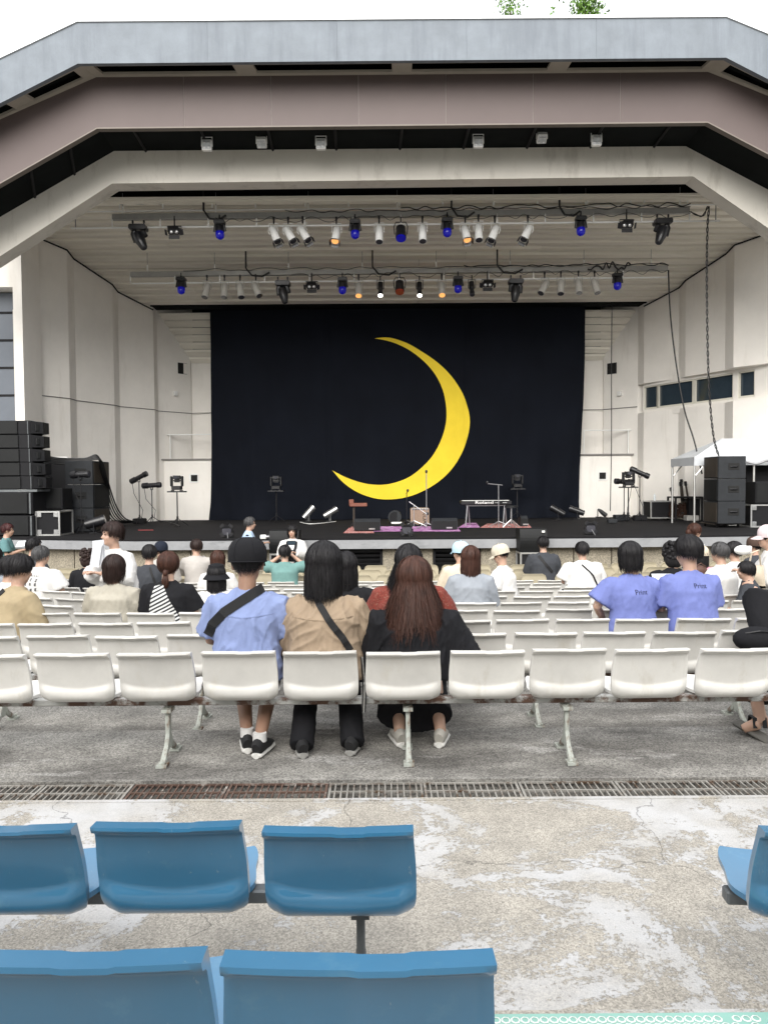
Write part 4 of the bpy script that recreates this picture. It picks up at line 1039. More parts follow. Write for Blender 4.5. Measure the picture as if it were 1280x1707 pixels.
# left line array: five flat boxes on two subwoofers
dA = 17.45
def zpx(py, d, px=40): return W(px, py, d).z
ys = [(700, 723.6), (723.6, 747), (747, 770.3), (770.3, 793.4), (793.4, 816)]
for i, (a, b) in enumerate(ys):
    z1, z0 = zpx(a, dA), zpx(b, dA); xr = W(63 + i * .8, 760, dA).x
    t = thing('line_array_speaker', 'flat black loudspeaker box in the left stack, %s from the top' % ORD[i], 'loudspeaker', (xr - .7, dA + .4, z0), 0, 'boxes of the left loudspeaker stack')
    MB().box((xr - .72, dA + .40, (z0 + z1) / 2), (1.06, .62, z1 - z0 - .004), bev=.012).build('cabinet', M_black, t)
    MB().box((xr - .86, dA + .075, (z0 + z1) / 2), (.76, .03, z1 - z0 - .03), bev=.006).build('front_grille', M_grille, t)
    # end plate with rigging and angled side
    MB().hull8([(xr - .19, dA + .09, z0 + .02), (xr, dA + .30, z0 + .035), (xr, dA + .30, z1 - .03), (xr - .19, dA + .09, z1 - .012)],
               [(xr - .19, dA + .7, z0 + .02), (xr, dA + .62, z0 + .035), (xr, dA + .62, z1 - .03), (xr - .19, dA + .7, z1 - .012)]).build('side_plate', M_blackp, t)
    MB().box((xr - .09, dA + .19, (z0 + z1) / 2), (.09, .05, .16), Matrix.Rotation(R(48), 3, 'Z'), bev=.01).build('handle', M_grille, t)
    MB().tube([(xr - .24, dA + .06, z0 + .01), (xr - .24, dA + .06, z1 - .01)], .012, 6).build('rigging_bar', M_legd, t)
for i, (a, b) in enumerate(((820, 858), (859, 895))):
    z1, z0 = zpx(a, dA), (zpx(b, dA) if i == 0 else STAGE_Z); xr = W(54 + i, 860, dA).x
    t = thing('subwoofer', 'wide black bass cabinet at the bottom of the left stack, %s one' % ['upper', 'lower'][i], 'loudspeaker', (xr - .7, dA + .4, z0), 0, 'boxes of the left loudspeaker stack')
    MB().box((xr - .7, dA + .45, (z0 + z1) / 2), (1.4, .85, z1 - z0 - .01), bev=.015).build('cabinet', M_black, t)
    MB().box((xr - .72, dA + .015, (z0 + z1) / 2), (1.22, .03, z1 - z0 - .05), bev=.008).build('front_grille', M_grille, t)
    MB().box((xr - .05, dA + .02, (z0 + z1) / 2), (.03, .04, z1 - z0 - .04)).build('corner_rail', M_legd, t)
MB_ = MB().box((W(27, 818, dA).x - .3, dA + .4, (zpx(816, dA) + zpx(820, dA)) / 2), (1.5, .7, .05)).build('array_base_plate', M_legd)
tag(MB_, 'dark steel plate between the flat boxes and the bass cabinets', 'base plate')
# black box and flight case beside it
def speaker_box(name, label, x0, x1, d, depth, z0, z1, cat='loudspeaker', group=None, mat=None):
    t = thing(name, label, cat, ((x0 + x1) / 2, d + depth / 2, z0), 0, group)
    MB().box(((x0 + x1) / 2, d + depth / 2, (z0 + z1) / 2), (x1 - x0, depth, z1 - z0), bev=.012).build('cabinet', mat or M_black, t)
    MB().box(((x0 + x1) / 2, d - .004, (z0 + z1) / 2), (x1 - x0 - .06, .02, z1 - z0 - .06), bev=.006).build('front_grille', M_grille, t)
    return t
speaker_box('monitor_speaker', 'plain black loudspeaker standing on the left flight case', W(58, 830, 18.2).x, W(104, 830, 18.2).x, 18.2, .6, zpx(849, 18.2, 80), zpx(814, 18.2, 80))
def flight_case(label, x0, x1, d, depth, z0, z1, corners=True, face=None, group='flight cases on the stage'):
    t = thing('flight_case', label, 'flight case', ((x0 + x1) / 2, d + depth / 2, z0), 0, group)
    MB().box(((x0 + x1) / 2, d + depth / 2, (z0 + z1) / 2), (x1 - x0 - .03, depth - .03, z1 - z0 - .03)).build('panel', face or M_black, t)
    e = .034
    for x in (x0, x1):
        for y in (d, d + depth): MB().box((x, y, (z0 + z1) / 2), (e, e, z1 - z0)).build('edge_strip', M_alu, t)
    for z in (z0 + e / 2, z1 - e / 2):
        for y in (d, d + depth): MB().box(((x0 + x1) / 2, y, z), (x1 - x0 - e, e * .94, e)).build('edge_strip', M_alu, t)
        for x in (x0, x1): MB().box((x, d + depth / 2, z), (e * .94, depth - e, e * .94)).build('edge_strip', M_alu, t)
    if corners:
        for x in (x0 + .075, x1 - .075):
            for z in (z0 + .085, z1 - .085): MB().box((x, d - .004, z), (.11, .03, .11), bev=.008).build('corner_plate', M_chrome, t)
    return t
dK = 17.6
flight_case('black flight case with silver corner plates at the left loudspeaker stack', W(60, 870, dK).x, W(99, 870, dK).x, dK, .75, STAGE_Z, zpx(852, dK, 80))
# tower of three subs left
def tower(x0, x1, d, depth, zs, labels, brown_side, group):
    for i, (z0, z1) in enumerate(zs):
        t = thing('bass_speaker', labels[i], 'loudspeaker', ((x0 + x1) / 2, d, z0), 0, group)
        MB().box(((x0 + x1) / 2, d + depth / 2, (z0 + z1) / 2), (x1 - x0, depth, z1 - z0 - .008), bev=.01).build('cabinet', M_sub, t)
        sx = x1 if brown_side > 0 else x0
        MB().box((sx + .006 * brown_side, d + depth / 2, (z0 + z1) / 2), (.012, depth * .86, (z1 - z0) * .86)).build('side_panel', M_ply if i != 1 else M_grille, t)
        hx, hz = (x0 + x1) / 2 + .04, (z0 + z1) / 2 + .02
        MB().box((hx, d - .002, hz), (.27, .012, .17), bev=.004).build('handle_recess', M_dark, t)
        MB().tube([(hx - .09, d - .01, hz), (hx - .05, d - .03, hz), (hx + .05, d - .03, hz), (hx + .09, d - .01, hz)], .016, 6).build('handle', M_blackp, t)
dT = 19.0
x0, x1 = W(109, 820, dT).x, W(155, 820, dT).x
h = (zpx(768, dT, 130) - STAGE_Z) / 3
tower(x0, x1, dT, 1.15, [(STAGE_Z + k * h, STAGE_Z + (k + 1) * h) for k in (2, 1, 0)], ['dark grey bass cabinet, top of the three stacked by the left cable drape', 'dark grey bass cabinet, middle of the three stacked by the left cable drape', 'dark grey bass cabinet, bottom of the three stacked by the left cable drape'], 1, 'left tower of bass cabinets')
dT2 = 18.7
x0, x1 = W(1197, 815, dT2).x, W(1243, 815, dT2).x
h = (zpx(760, dT2, 1220) - STAGE_Z - .1) / 3
for x in (x0 + .1, x1 - .1): pass
tower(x0, x1, dT2, .85, [(STAGE_Z + .1 + k * h, STAGE_Z + .1 + (k + 1) * h) for k in (2, 1, 0)], ['dark grey bass cabinet, top of the three stacked before the white tent', 'dark grey bass cabinet, middle of the three stacked before the white tent', 'dark grey bass cabinet, bottom of the three stacked before the white tent'], -1, 'right tower of bass cabinets')
dl = thing('wheel_dolly', 'low dolly on castors under the right tower of bass cabinets', 'dolly', ((x0 + x1) / 2, dT2 + .5, STAGE_Z))
MB().box(((x0 + x1) / 2, dT2 + .6, STAGE_Z + .085), (x1 - x0 + .02, .8, .025)).build('board', M_ply, dl)
for x in (x0 + .08, x1 - .08):
    for y in (dT2 + .22, dT2 + .95): MB().tube([(x - .02, y, STAGE_Z + .038), (x + .02, y, STAGE_Z + .038)], .037, 10).build('castor', M_blackp, dl)
# black hanging in the wing behind the left stack, with its white frame
sc_ = thing('wing_screen', 'black cloth wing screen behind the left flight case', 'screen', (W(88, 800, 19.9).x, 19.9, STAGE_Z))
MB().box((W(88, 800, 19.95).x, 19.95, (zpx(765, 19.95, 90) + STAGE_Z) / 2), (.75, .05, zpx(765, 19.95, 90) - STAGE_Z)).build('cloth', M_black, sc_)
MB().box((W(66, 790, 19.9).x, 19.9, (zpx(762, 19.9, 66) + STAGE_Z) / 2), (.05, .05, zpx(762, 19.9, 66) - STAGE_Z)).build('frame_post', M_white, sc_)
MB().box((W(88, 790, 19.9).x, 19.9, zpx(763, 19.9, 90)), (.8, .05, .05)).build('frame_rail', M_white, sc_)
# thick cables draped over the left tower
for k in range(6):
    loose_cable([W(62, 756 + k * 1.5, 18.9), W(95, 763 + k * 2.0, 19.0), W(140, 764 + k, 19.1), W(163 + k, 760 + k * 1.5, 19.2), W(168 + k * 2.2, 800, 19.7), W(175 + k * 3.6, 842, 20.4 + .1 * k), W(186 + k * 4.5, 866 - .4 * k, 21.4), W(206 + k * 4.5, 872 - k * .3, 21.9)],
                .015 + .005 * (k % 2), 'black cable draped over the left bass tower, %s counted from the tower' % ORD[k], 'cable', False, 'draped_cable', 'cables draped over the left bass tower')

# right side: cases, rack, tent
dR = 22.6
flight_case('black flight case with silver edges behind the stage lamps, bottle on top', W(1085, 850, dR).x, W(1123, 850, dR).x, dR, .7, STAGE_Z + .06, zpx(835, dR, 1100), corners=False)
bt = thing('water_bottle', 'clear plastic water bottle standing on the flight case', 'bottle', (W(1091, 830, dR + .3).x, dR + .3, zpx(835, dR, 1100)))
bl = bt.matrix_basis.translation
MB().tube([bl, bl + Vector((0, 0, .15)), bl + Vector((0, 0, .19)), bl + Vector((0, 0, .20))], [.034, .034, .014, .014], 10).build('bottle_body', pm('bottle_plastic', (.75, .8, .82), .15, spec=.6), bt)
MB().tube([bl + Vector((0, 0, .20)), bl + Vector((0, 0, .225))], .016, 8).build('cap', M_white, bt)
flight_case('large black flight case with silver edges at the right edge under a black box', W(1252, 850, 18.9).x, W(1330, 850, 18.9).x, 18.9, .9, STAGE_Z, zpx(841, 18.9, 1260), corners=True)
speaker_box('monitor_speaker', 'black box with a white sticker at the right edge on the large flight case', W(1259, 815, 19.0).x, W(1330, 815, 19.0).x, 19.0, .7, zpx(840, 19.0, 1260), zpx(803, 19.0, 1260))
# instrument rack with guitars
dG = 22.3
xa, xb = W(1126, 840, dG).x, W(1170, 840, dG).x; zt_ = zpx(828, dG, 1140)
rk = thing('guitar_rack', 'dark rack draped in black under the tent edge, guitars standing in it', 'guitar rack', ((xa + xb) / 2, dG, STAGE_Z))
MB().box(((xa + xb) / 2, dG + .3, zt_ - .02), (xb - xa, .6, .05)).build('top_rail', M_blackp, rk)
for x in (xa, xb):
    for y in (dG, dG + .6): MB().box((x, y, (zt_ + STAGE_Z) / 2), (.05, .05, zt_ - STAGE_Z)).build('rack_post', M_blackp, rk)
MB().box(((xa + xb) / 2 + .2, dG + .35, (zt_ + STAGE_Z) / 2 - .02), (xb - xa - .45, .5, zt_ - STAGE_Z - .1)).build('drape', M_black, rk)
M_gbody = pm('guitar_wood', (0.03, 0.015, 0.01), .25, var=.2, coat=.4)
def guitar(label, x, d, z0, h, lean, group='guitars in the rack', mat=None, acoustic=False):
    t = thing('guitar', label, 'guitar', (x, d, z0), 0, group)
    rot = rotm(-lean, 0)
    q = lambda a, b, c: Vector((x, d, z0)) + rot @ Vector((a, b, c))
    prof = [(0, .02), (.10, .01), (.165, .06), (.175, .13), (.13, .21), (.105, .26), (.12, .32), (.125, .37), (.09, .43), (.03, .45)]
    f = [q(a, -.025, c) for a, c in prof] + [q(-a, -.025, c) for a, c in prof[::-1]]
    b = [p + Vector((0, .05, 0)) for p in f]; n = len(f)
    MB().add(f + b, [tuple(range(n - 1, -1, -1)), tuple(range(n, 2 * n))] + [(i, (i + 1) % n, n + (i + 1) % n, n + i) for i in range(n)]).build('body', mat or M_gbody, t)
    MB().box(q(0, -.03, (.40 + h * .88) / 2), (.05, .03, h * .88 - .40), rot).build('neck', M_ply, t)
    MB().box(q(0, -.03, h * .94), (.085, .025, h * .13), rot, bev=.01).build('headstock', M_blackp, t)
    for s_ in (-1, 1):
        for k in range(3): MB().box(q(s_ * .06, -.03, h * (.90 + k * .035)), (.04, .012, .015), rot).build('tuning_peg', M_chrome, t)
    MB().box(q(0, -.035, .14), (.09, .02, .03), rot).build('bridge', M_blackp, t)
    return t
zg = zt_ - .62
for i, (px, ln) in enumerate(((1132, -8), (1146, -4), (1151, -6), (1163, -10))):
    guitar('dark guitar neck rising from the rack, %s from the left' % ORD[i], W(px, 840, dG + .15).x - .1, dG + .22 + .06 * i, zg, [.9, 1.05, 1.13, 1.08][i], ln)
# white tent
dN = 19.72
tn = thing('tent', 'white canvas tent with sloping roof at the right behind the bass tower', 'tent', (W(1240, 850, dN).x, dN + 1, STAGE_Z))
M_canvas = pm('white_canvas', (0.50, 0.52, 0.54), 0.7, var=.07, vscale=2, bump=.5, bscale=2.2, bdist=.05)
xl, xr = W(1157, 770, dN).x, W(1157, 770, dN).x + 4.4
ze = zpx(762, dN, 1157); zr_ = zpx(731, dN + .8, 1200); zv = zpx(776, dN, 1157)
rx0, rx1 = W(1203, 731, dN + .8).x, xr - 1.0; y0, y1 = dN, dN + 1.6
V, Fc = [], []
def tent_sheet(a, b, c, d_, n=10, sag=.05):
    o = len(V)
    for i in range(n + 1):
        for j in range(n + 1):
            u, v = i / n, j / n
            p = (Vector(a).lerp(Vector(b), u)).lerp(Vector(d_).lerp(Vector(c), u), v)
            p.z -= sag * 4 * (u * (1 - u)) * (1 - v * .5) * math.sin(PI * (v * .9 + .05)); p.z += .012 * mn.noise(p * 3.1); V.append(p)
    for i in range(n):
        for j in range(n):
            q = o + i * (n + 1) + j; Fc.append((q, q + n + 1, q + n + 2, q + 1))
tent_sheet((xl, y0, ze), (xr, y0, ze), (rx1, y0 + .8, zr_), (rx0, y0 + .8, zr_))
tent_sheet((xl, y1, ze), (xl, y0, ze), (rx0, y0 + .8, zr_), (rx0, y0 + .8, zr_))
tent_sheet((xr, y1, ze), (xl, y1, ze), (rx0, y0 + .8, zr_), (rx1, y0 + .8, zr_))
tent_sheet((xr, y0, ze), (xr, y1, ze), (rx1, y0 + .8, zr_), (rx1, y0 + .8, zr_))
tent_sheet((xl, y0, zv), (xr, y0, zv), (xr, y0, ze), (xl, y0, ze), sag=0)
tent_sheet((xl, y1, zv), (xl, y0, zv), (xl, y0, ze), (xl, y1, ze), sag=0)
MB().add(V, Fc).build('canvas', M_canvas, tn, smooth=True)
for x in (xl + .03, xr - .03, xl + 1.55):
    for y in (y0 + .04, y1 - .04): MB().tube([(x, y, STAGE_Z), (x, y, ze)], .028, 8).build('pole', M_alu, tn)
for y in (y0 + .04, y1 - .04):
    MB().tube([(xl, y, ze - .03), (xr, y, ze - .03)], .022, 6).build('crossbar', M_alu, tn)
    MB().tube([(xl + .03, y, ze - .5), (xl + .4, y, ze - .05)], .016, 6).build('brace', M_alu, tn)
loose_cable([W(1244, 770, 19.65), W(1262, 773, 19.6), W(1280, 768, 19.6), W(1300, 778, 19.6)], .03, 'bunch of pale cable ties and rope at the tent eave', 'rope', mat=M_steel)
MB2 = MB().box((W(1262, 800, 20.3).x, 20.3, zpx(800, 20.3, 1260)), (.62, .1, 1.3)).build('wing_curtain', M_black); tag(MB2, 'black cloth hanging inside the tent behind the bass tower', 'curtain')

# ================================================================ LAMPS ON STANDS
def stand(t, b, h, spread=.28, r=.014):
    MB().tube([b + Vector((0, 0, .06)), b + Vector((0, 0, h))], r, 8).build('pole', M_lampb, t)
    for k in range(3):
        a = 2 * PI * k / 3 + .5
        MB().tube([b + Vector((0, 0, .22)), b + Vector((math.cos(a) * spread, math.sin(a) * spread, .012))], .011, 6).build('leg', M_lampb, t)
    MB().tube([b + Vector((0, 0, .18)), b + Vector((0, 0, .27))], r * 1.7, 8).build('collar', M_lampb, t)
def spot_on_stand(label, bx, by, topy, ang, L=.62, group='lamps on stands at the stage sides', weight=False):
    b = onstage(bx, by); p = W(bx, topy, b.y); h = p.z - STAGE_Z
    t = thing('stand_lamp', label, 'stand lamp', b, 0, group); stand(t, b, h - .1)
    c = b + Vector((0, 0, h)); dx = Vector((math.cos(R(ang)), -.15, math.sin(R(ang)))).normalized()
    MB().tube([c - dx * L * .5, c - dx * L * .46, c - dx * L * .2, c - dx * L * .18, c + dx * L * .25, c + dx * L * .27, c + dx * L * .45], [.05, .085, .09, .07, .07, .085, .085], 12).build('barrel', M_lampb, t, smooth=True)
    MB().tube([c + dx * L * .451, c + dx * L * .47], .07, 12).build('lens', M_lens, t)
    s_ = Vector((0, 1, 0)) * .10
    MB().tube([c - s_, c - s_ - Vector((0, 0, .13)), c + s_ - Vector((0, 0, .13)), c + s_], .011, 6).build('yoke', M_lampb, t)
    loose = [c - dx * L * .4, c - dx * L * .3 - Vector((0, 0, .4)), b + Vector((.10, 0, .4)), b + Vector((.05, -.05, .03))]
    MB().tube(loose, .008, 5).build('cord', M_cable, t)
    if weight: MB().box(b + Vector((0, 0, .08)), (.35, .3, .16), bev=.02).build('dimmer_box', M_black, t)
    return t
spot_on_stand('black spot lamp on a tall stand tilted up beside the left cable drape', 233, 873, 796, 26, weight=True)
spot_on_stand('black spot lamp on a shorter stand aimed level, second from the left cable drape', 254, 873, 809, 3)
spot_on_stand('black spot lamp on a tall stand at the right tilted down right', 1066, 868, 788, -25, weight=True)
spot_on_stand('black spot lamp aimed level left, low beside the right moving head', 1040, 869, 803, 176)
def mover_on_stand(label, bx, by, topy, group='moving head lamps on stands', s=.95):
    b = onstage(bx, by); p = W(bx, topy, b.y); h = p.z - STAGE_Z
    t = thing('stand_lamp', label, 'stand lamp', b, 0, group); stand(t, b, h - .28, .3, .018)
    MB().box(b + Vector((0, 0, h - .26)), (.46, .34, .035)).build('plate', M_lampb, t)
    for x in (-.12, .12): MB().box(b + Vector((x, 0, h - .23)), (.04, .2, .03)).build('foot', M_lampb, t)
    c = b + Vector((0, 0, h)); 
    MB().box(c + Vector((0, 0, -.155)), (.27 * s, .25 * s, .11), bev=.015).build('base', M_lampb, t)
    for x in (-1, 1): MB().box(c + Vector((x * .155 * s, 0, .03)), (.05, .15, .30 * s), bev=.015).build('yoke_arm', M_lampb, t)
    MB().box(c + Vector((0, 0, .14)), (.25 * s, .22, .10), bev=.03).build('head', M_lampb, t)
    MB().box(c + Vector((0, .03, .05)), (.2 * s, .16, .1), bev=.03).build('head_core', M_lampb, t)
    MB().tube([c + Vector((0, -.111, .14)), c + Vector((0, -.118, .14))], .05, 12).build('lens', M_lens, t)
mover_on_stand('black moving head lamp on a stand before the left end of the curtain', 461, 871, 804)
mover_on_stand('black moving head lamp on a stand before the right end of the curtain', 862, 866, 801)
mover_on_stand('black moving head lamp on a stand beside the left side block', 296, 877, 804)
mover_on_stand('black moving head lamp on a stand beside the right side block', 1047, 870, 797)
# black spot in front of the left tower and low lamps
spot_on_stand('black fat lamp on a stand in front of the left bass tower', 136, 889, 791, 2, .5)
def floor_can(label, px, py, ang, mat, group, L=.5, r=.095):
    b = onstage(px, py); t = thing('floor_lamp_can', label, 'floor lamp', b, 0, group)
    c = b + Vector((0, 0, .26)); dx = Vector((math.cos(R(ang)), .2, math.sin(R(ang)))).normalized()
    MB().tube([c - dx * L * .45, c - dx * L * .42, c - dx * L * .1, c + dx * L * .3, c + dx * L * .31, c + dx * L * .5], [r * .5, r * .9, r, r, r * 1.08, r * 1.08], 14).build('body', mat, t, smooth=True)
    MB().tube([c + dx * L * .501, c + dx * L * .51], r * .9, 14).build('lens', M_lens, t)
    s_ = Vector((-dx.y, dx.x, 0)).normalized() * r * 1.2
    MB().tube([c - s_, b - s_ + Vector((0, 0, .02)), b + s_ + Vector((0, 0, .02)), c + s_], .013, 6).build('yoke', mat, t)
    MB().box(b + Vector((0, 0, .012)), (.2, .2, .02)).build('base', M_lampb, t)
GC = 'silver can lamps on the stage floor'
floor_can('silver can lamp on the stage floor, leftmost of three', 514, 869, 48, M_chrome, GC)
floor_can('silver can lamp on the stage floor, middle of three', 550, 869, 30, M_chrome, GC)
floor_can('silver can lamp on the stage floor behind the small wooden stand', 597, 865, 25, M_chrome, GC)
GD = 'black lamps lying on the stage floor'
floor_can('dark can lamp on the floor right of the curtain edge, tilted back', 930, 866, 150, M_silverd if False else M_lampb, GD)
floor_can('dark can lamp lying low at the curtain right end', 962, 866, 160, M_lampb, GD)
floor_can('dark long lamp tilted up left beside the right side block', 996, 862, 140, M_lampb, GD, .8, .09)
floor_can('low black lamp on the floor in front of the left bass tower', 158, 889, 15, M_lampb, GD, .5, .12)
floor_can('black lamp on the floor in front of the right bass tower', 1205, 878, 5, M_lampb, GD, .5, .12)
def fan_lamp(label, px, py, group='round black lamps on the stage edge'):
    b = onstage(px, py); t = thing('edge_lamp', label, 'stage edge lamp', b, 0, group)
    c = b + Vector((0, 0, .16))
    MB().tube([c + Vector((0, .07, .02)), c + Vector((0, -.02, 0)), c + Vector((0, -.07, -.01))], [.07, .11, .12], 14).build('body', M_lampb, t, smooth=True)
    MB().tube([c + Vector((0, -.071, -.01)), c + Vector((0, -.08, -.01))], .10, 14).build('lens', M_lens, t)
    for a in range(4):
        an = PI / 4 + a * PI / 2; u = Vector((math.cos(an), 0, math.sin(an)))
        MB().box(c + u * .135 + Vector((0, -.09, 0)), (.1, .008, .06), Matrix.Rotation(-an + PI / 2, 3, 'Y')).build('barn_door', M_lampb, t)
    MB().tube([c + Vector((-.13, 0, 0)), b + Vector((-.13, 0, .01)), b + Vector((.13, 0, .01)), c + Vector((.13, 0, 0))], .012, 6).build('yoke', M_lampb, t)
    MB().tube([c, b + Vector((.05, -.2, .02)), b + Vector((.06, -.33, -.05)), b + Vector((.08, -.34, -.5)), b + Vector((.1, -.36, -1.0))], .010, 5).build('cord', M_steel if 'grey' in label else M_cable, t)
fan_lamp('round black lamp with grey cord on the stage edge near the grey-haired man', 379, 896)
fan_lamp('round black lamp in the middle of the stage edge before the rug', 678, 894)
fan_lamp('round black lamp with grey cord on the right half of the stage edge', 983, 891)

# ================================================================ RUG, MONITORS, INSTRUMENTS
def rug(label, px0, px1, py0, py1, mat, name='rug', z=.008):
    A, B = onstage(px0, py1), onstage(px1, py1); C, D = onstage(px1 - 6, py0), onstage(px0 + 12, py0)
    up = Vector((0, 0, z)); n = 8; V = []; Fc = []
    for i in range(n + 1):
        for j in range(n + 1):
            u, v = i / n, j / n; p = A.lerp(B, u).lerp(D.lerp(C, u), v) + up + Vector((0, 0, .004 * mn.noise(Vector((u * 9, v * 9, 1))))); V.append(p)
    for i in range(n):
        for j in range(n): q = i * (n + 1) + j; Fc.append((q, q + n + 1, q + n + 2, q + 1))
    t = MB().add(V, Fc); o = t.build(name, mat)
    return tag(o, label, 'rug')
M_rug = pm('pink_purple_rug', (0.30, 0.115, 0.28), 0.95, var=.3, vscale=9, patch=((.62, .42, .60), 7, .56, .04), patch2=((.16, .05, .28), 12, .60, .04), speck=((0, 0, 0), 18, .35))
M_rug2 = pm('red_striped_rug', (0.30, 0.05, 0.05), 0.95, var=.3, vscale=9, patch=((.6, .5, .45), 8, .54, .03, (14, 1, 1)))
rug('pink and purple patterned rug in the middle of the stage', 622, 768, 878, 886.5, M_rug)
rug('red and white striped rug corner left of the floor monitor', 572, 624, 878, 889, M_rug2, z=.004)
rug('purple rug under the keyboard', 764, 800, 872, 880, M_rug)
rug('dull purple rug strip under the stool and mic stand', 800, 886, 873, 880, M_rug2, z=.005)
def wedge(label, px0, px1, py, hpx, dep=.5, group='black floor monitors'):
    A, B = onstage(px0, py), onstage(px1, py); d = A.y; h = hpx / F_PX * d
    t = thing('floor_monitor', label, 'floor monitor', ((A.x + B.x) / 2, d, STAGE_Z), 0, group)
    def sl(x): return [(x, d, STAGE_Z + .02), (x, d, STAGE_Z + h * .80), (x, d + dep * .25, STAGE_Z + h), (x, d + dep, STAGE_Z + .18), (x, d + dep, STAGE_Z + .02)]
    L_, R_ = sl(A.x), sl(B.x); n = 5
    MB().add(L_ + R_, [(4, 3, 2, 1, 0), (5, 6, 7, 8, 9)] + [(i, (i + 1) % n, n + (i + 1) % n, n + i) for i in range(n)]).build('cabinet', M_sub, t)
    MB().box(((A.x + B.x) / 2, d - .004, STAGE_Z + h * .42), ((B.x - A.x) * .94, .012, h * .68)).build('back_panel', M_grille, t)
    MB().box((A.x + (B.x - A.x) * .68, d - .012, STAGE_Z + .06), (.14, .014, .035)).build('socket_plate', M_chrome, t)
wedge('black floor monitor at the left corner of the rug', 590, 634, 886, 21)
wedge('black floor monitor at the right of the rug, before the amplifier', 720, 763, 884, 20)
wedge('small black floor monitor right of the stool', 868, 880, 878, 18)
# amplifier
b = onstage(700, 876); am = thing('guitar_amplifier', 'tan guitar amplifier with black script lettering on the rug', 'amplifier', b)
M_tweed = pm('tan_grille_cloth', (0.27, 0.19, 0.14), .85, var=.15, vscale=30, speck=((0, 0, 0), 200, .3))
w, h = 31 / F_PX * b.y, 28 / F_PX * b.y
MB().box(b + Vector((0, .16, h / 2 + .02)), (w, .3, h), bev=.02).build('cabinet', pm('tan_vinyl', (.33, .24, .18), .6, var=.1), am)
MB().box(b + Vector((0, .004, h / 2)), (w * .9, .02, h * .85)).build('grille_cloth', M_tweed, am)
MB().box(b + Vector((0, .02, h * .99)), (w * .92, .06, .03)).build('control_panel', M_chrome, am)
for k in range(6): MB().tube([b + Vector((-w * .35 + k * w * .14, -.01, h * .99)), b + Vector((-w * .35 + k * w * .14, -.03, h * .99))], .012, 8).build('knob', M_blackp, am)
def text_mesh(body, size, mat, name='lettering', extrude=.002, shear=0):
    cu = bpy.data.curves.new(name, 'FONT'); cu.body = body; cu.size = size; cu.extrude = extrude; cu.align_x = 'CENTER'; cu.align_y = 'CENTER'; cu.shear = shear
    o = bpy.data.objects.new(name, cu); COL.objects.link(o)
    dg = bpy.context.evaluated_depsgraph_get(); dg.update()
    me = bpy.data.meshes.new_from_object(o.evaluated_get(dg)); bpy.data.objects.remove(o); bpy.data.curves.remove(cu)
    me.materials.clear(); me.materials.append(mat); return me
tx = obj('lettering', text_mesh('VOX', .16, M_black), None, am, world=True)
tx.matrix_basis = Matrix.Translation(b + Vector((w * .28, -.012, h * .48))) @ Matrix.Rotation(PI / 2, 4, 'X') @ Matrix.Rotation(PI / 2, 4, 'Z')
# round cymbal-like dark case behind the mic
b = onstage(658, 873); hat = thing('round_case', 'round dark case standing behind the centre microphone stand', 'case', b)
MB().tube([b + Vector((0, 0, .19)), b + Vector((.02, .14, .19))], .19, 18).build('shell', M_sub, hat); MB().tube([b + Vector((0, -.01, .19)), b + Vector((0, 0, .19))], .15, 18).build('lid', M_black, hat)
MB().box(b + Vector((.05, -.15, .03)), (.3, .2, .05), bev=.01).build('foot', M_white, hat)
def mic_stand(label, bx, by, topy, boom=None, mat=M_lampb, group='microphone stands'):
    b = onstage(bx, by); h = W(bx, topy, b.y).z - STAGE_Z
    t = thing('microphone_stand', label, 'microphone stand', b, 0, group)
    MB().tube([b, b + Vector((0, 0, h))], .013, 6).build('pole', mat, t)
    for k in range(3):
        a = 2 * PI * k / 3 - .4; MB().tube([b + Vector((0, 0, .14)), b + Vector((math.cos(a) * .34, math.sin(a) * .34, .01))], .012, 6).build('leg', mat, t)
    tip = b + Vector((0, 0, h))
    if boom:
        e = tip + Vector((boom[0], -.05, boom[1])); MB().tube([tip - Vector((boom[0], -.05, boom[1])) * .35, e], .011, 6).build('boom', mat, t); tip = e
    MB().ball(tip + Vector((0, 0, .03)), (.032, .032, .045), 10, 7).build('microphone', M_lampb, t)
mic_stand('tall straight microphone stand in front of the amplifier', 711, 881, 788, None, M_steel)
mic_stand('boom microphone stand rising beside the keyboard', 831, 878, 808, (-.30, .03), M_steel)
mic_stand('short black microphone stand left of the amplifier', 678, 876, 822, (.03, .04))
mic_stand('chrome boom microphone stand slanting before the amplifier', 690, 877, 842, (.36, -.26), M_chrome)
b = onstage(590, 880); ws = thing('wooden_stand', 'small red-brown wooden box on a thin stand at the rug corner', 'stand', b)
MB().tube([b, b + Vector((0, 0, .55))], .03, 6).build('post', M_ply, ws); MB().box(b + Vector((.12, 0, .60)), (.45, .16, .09), bev=.01).build('box', pm('red_wood', (.16, .05, .03), .5, var=.2), ws)
MB().box(b + Vector((-.06, 0, .66)), (.12, .12, .16), bev=.01).build('block', MATS['red_wood'], ws)
for k in range(3):
    a = 2 * PI * k / 3; MB().tube([b + Vector((0, 0, .15)), b + Vector((math.cos(a) * .2, math.sin(a) * .2, .01))], .012, 5).build('leg', M_lampb, ws)
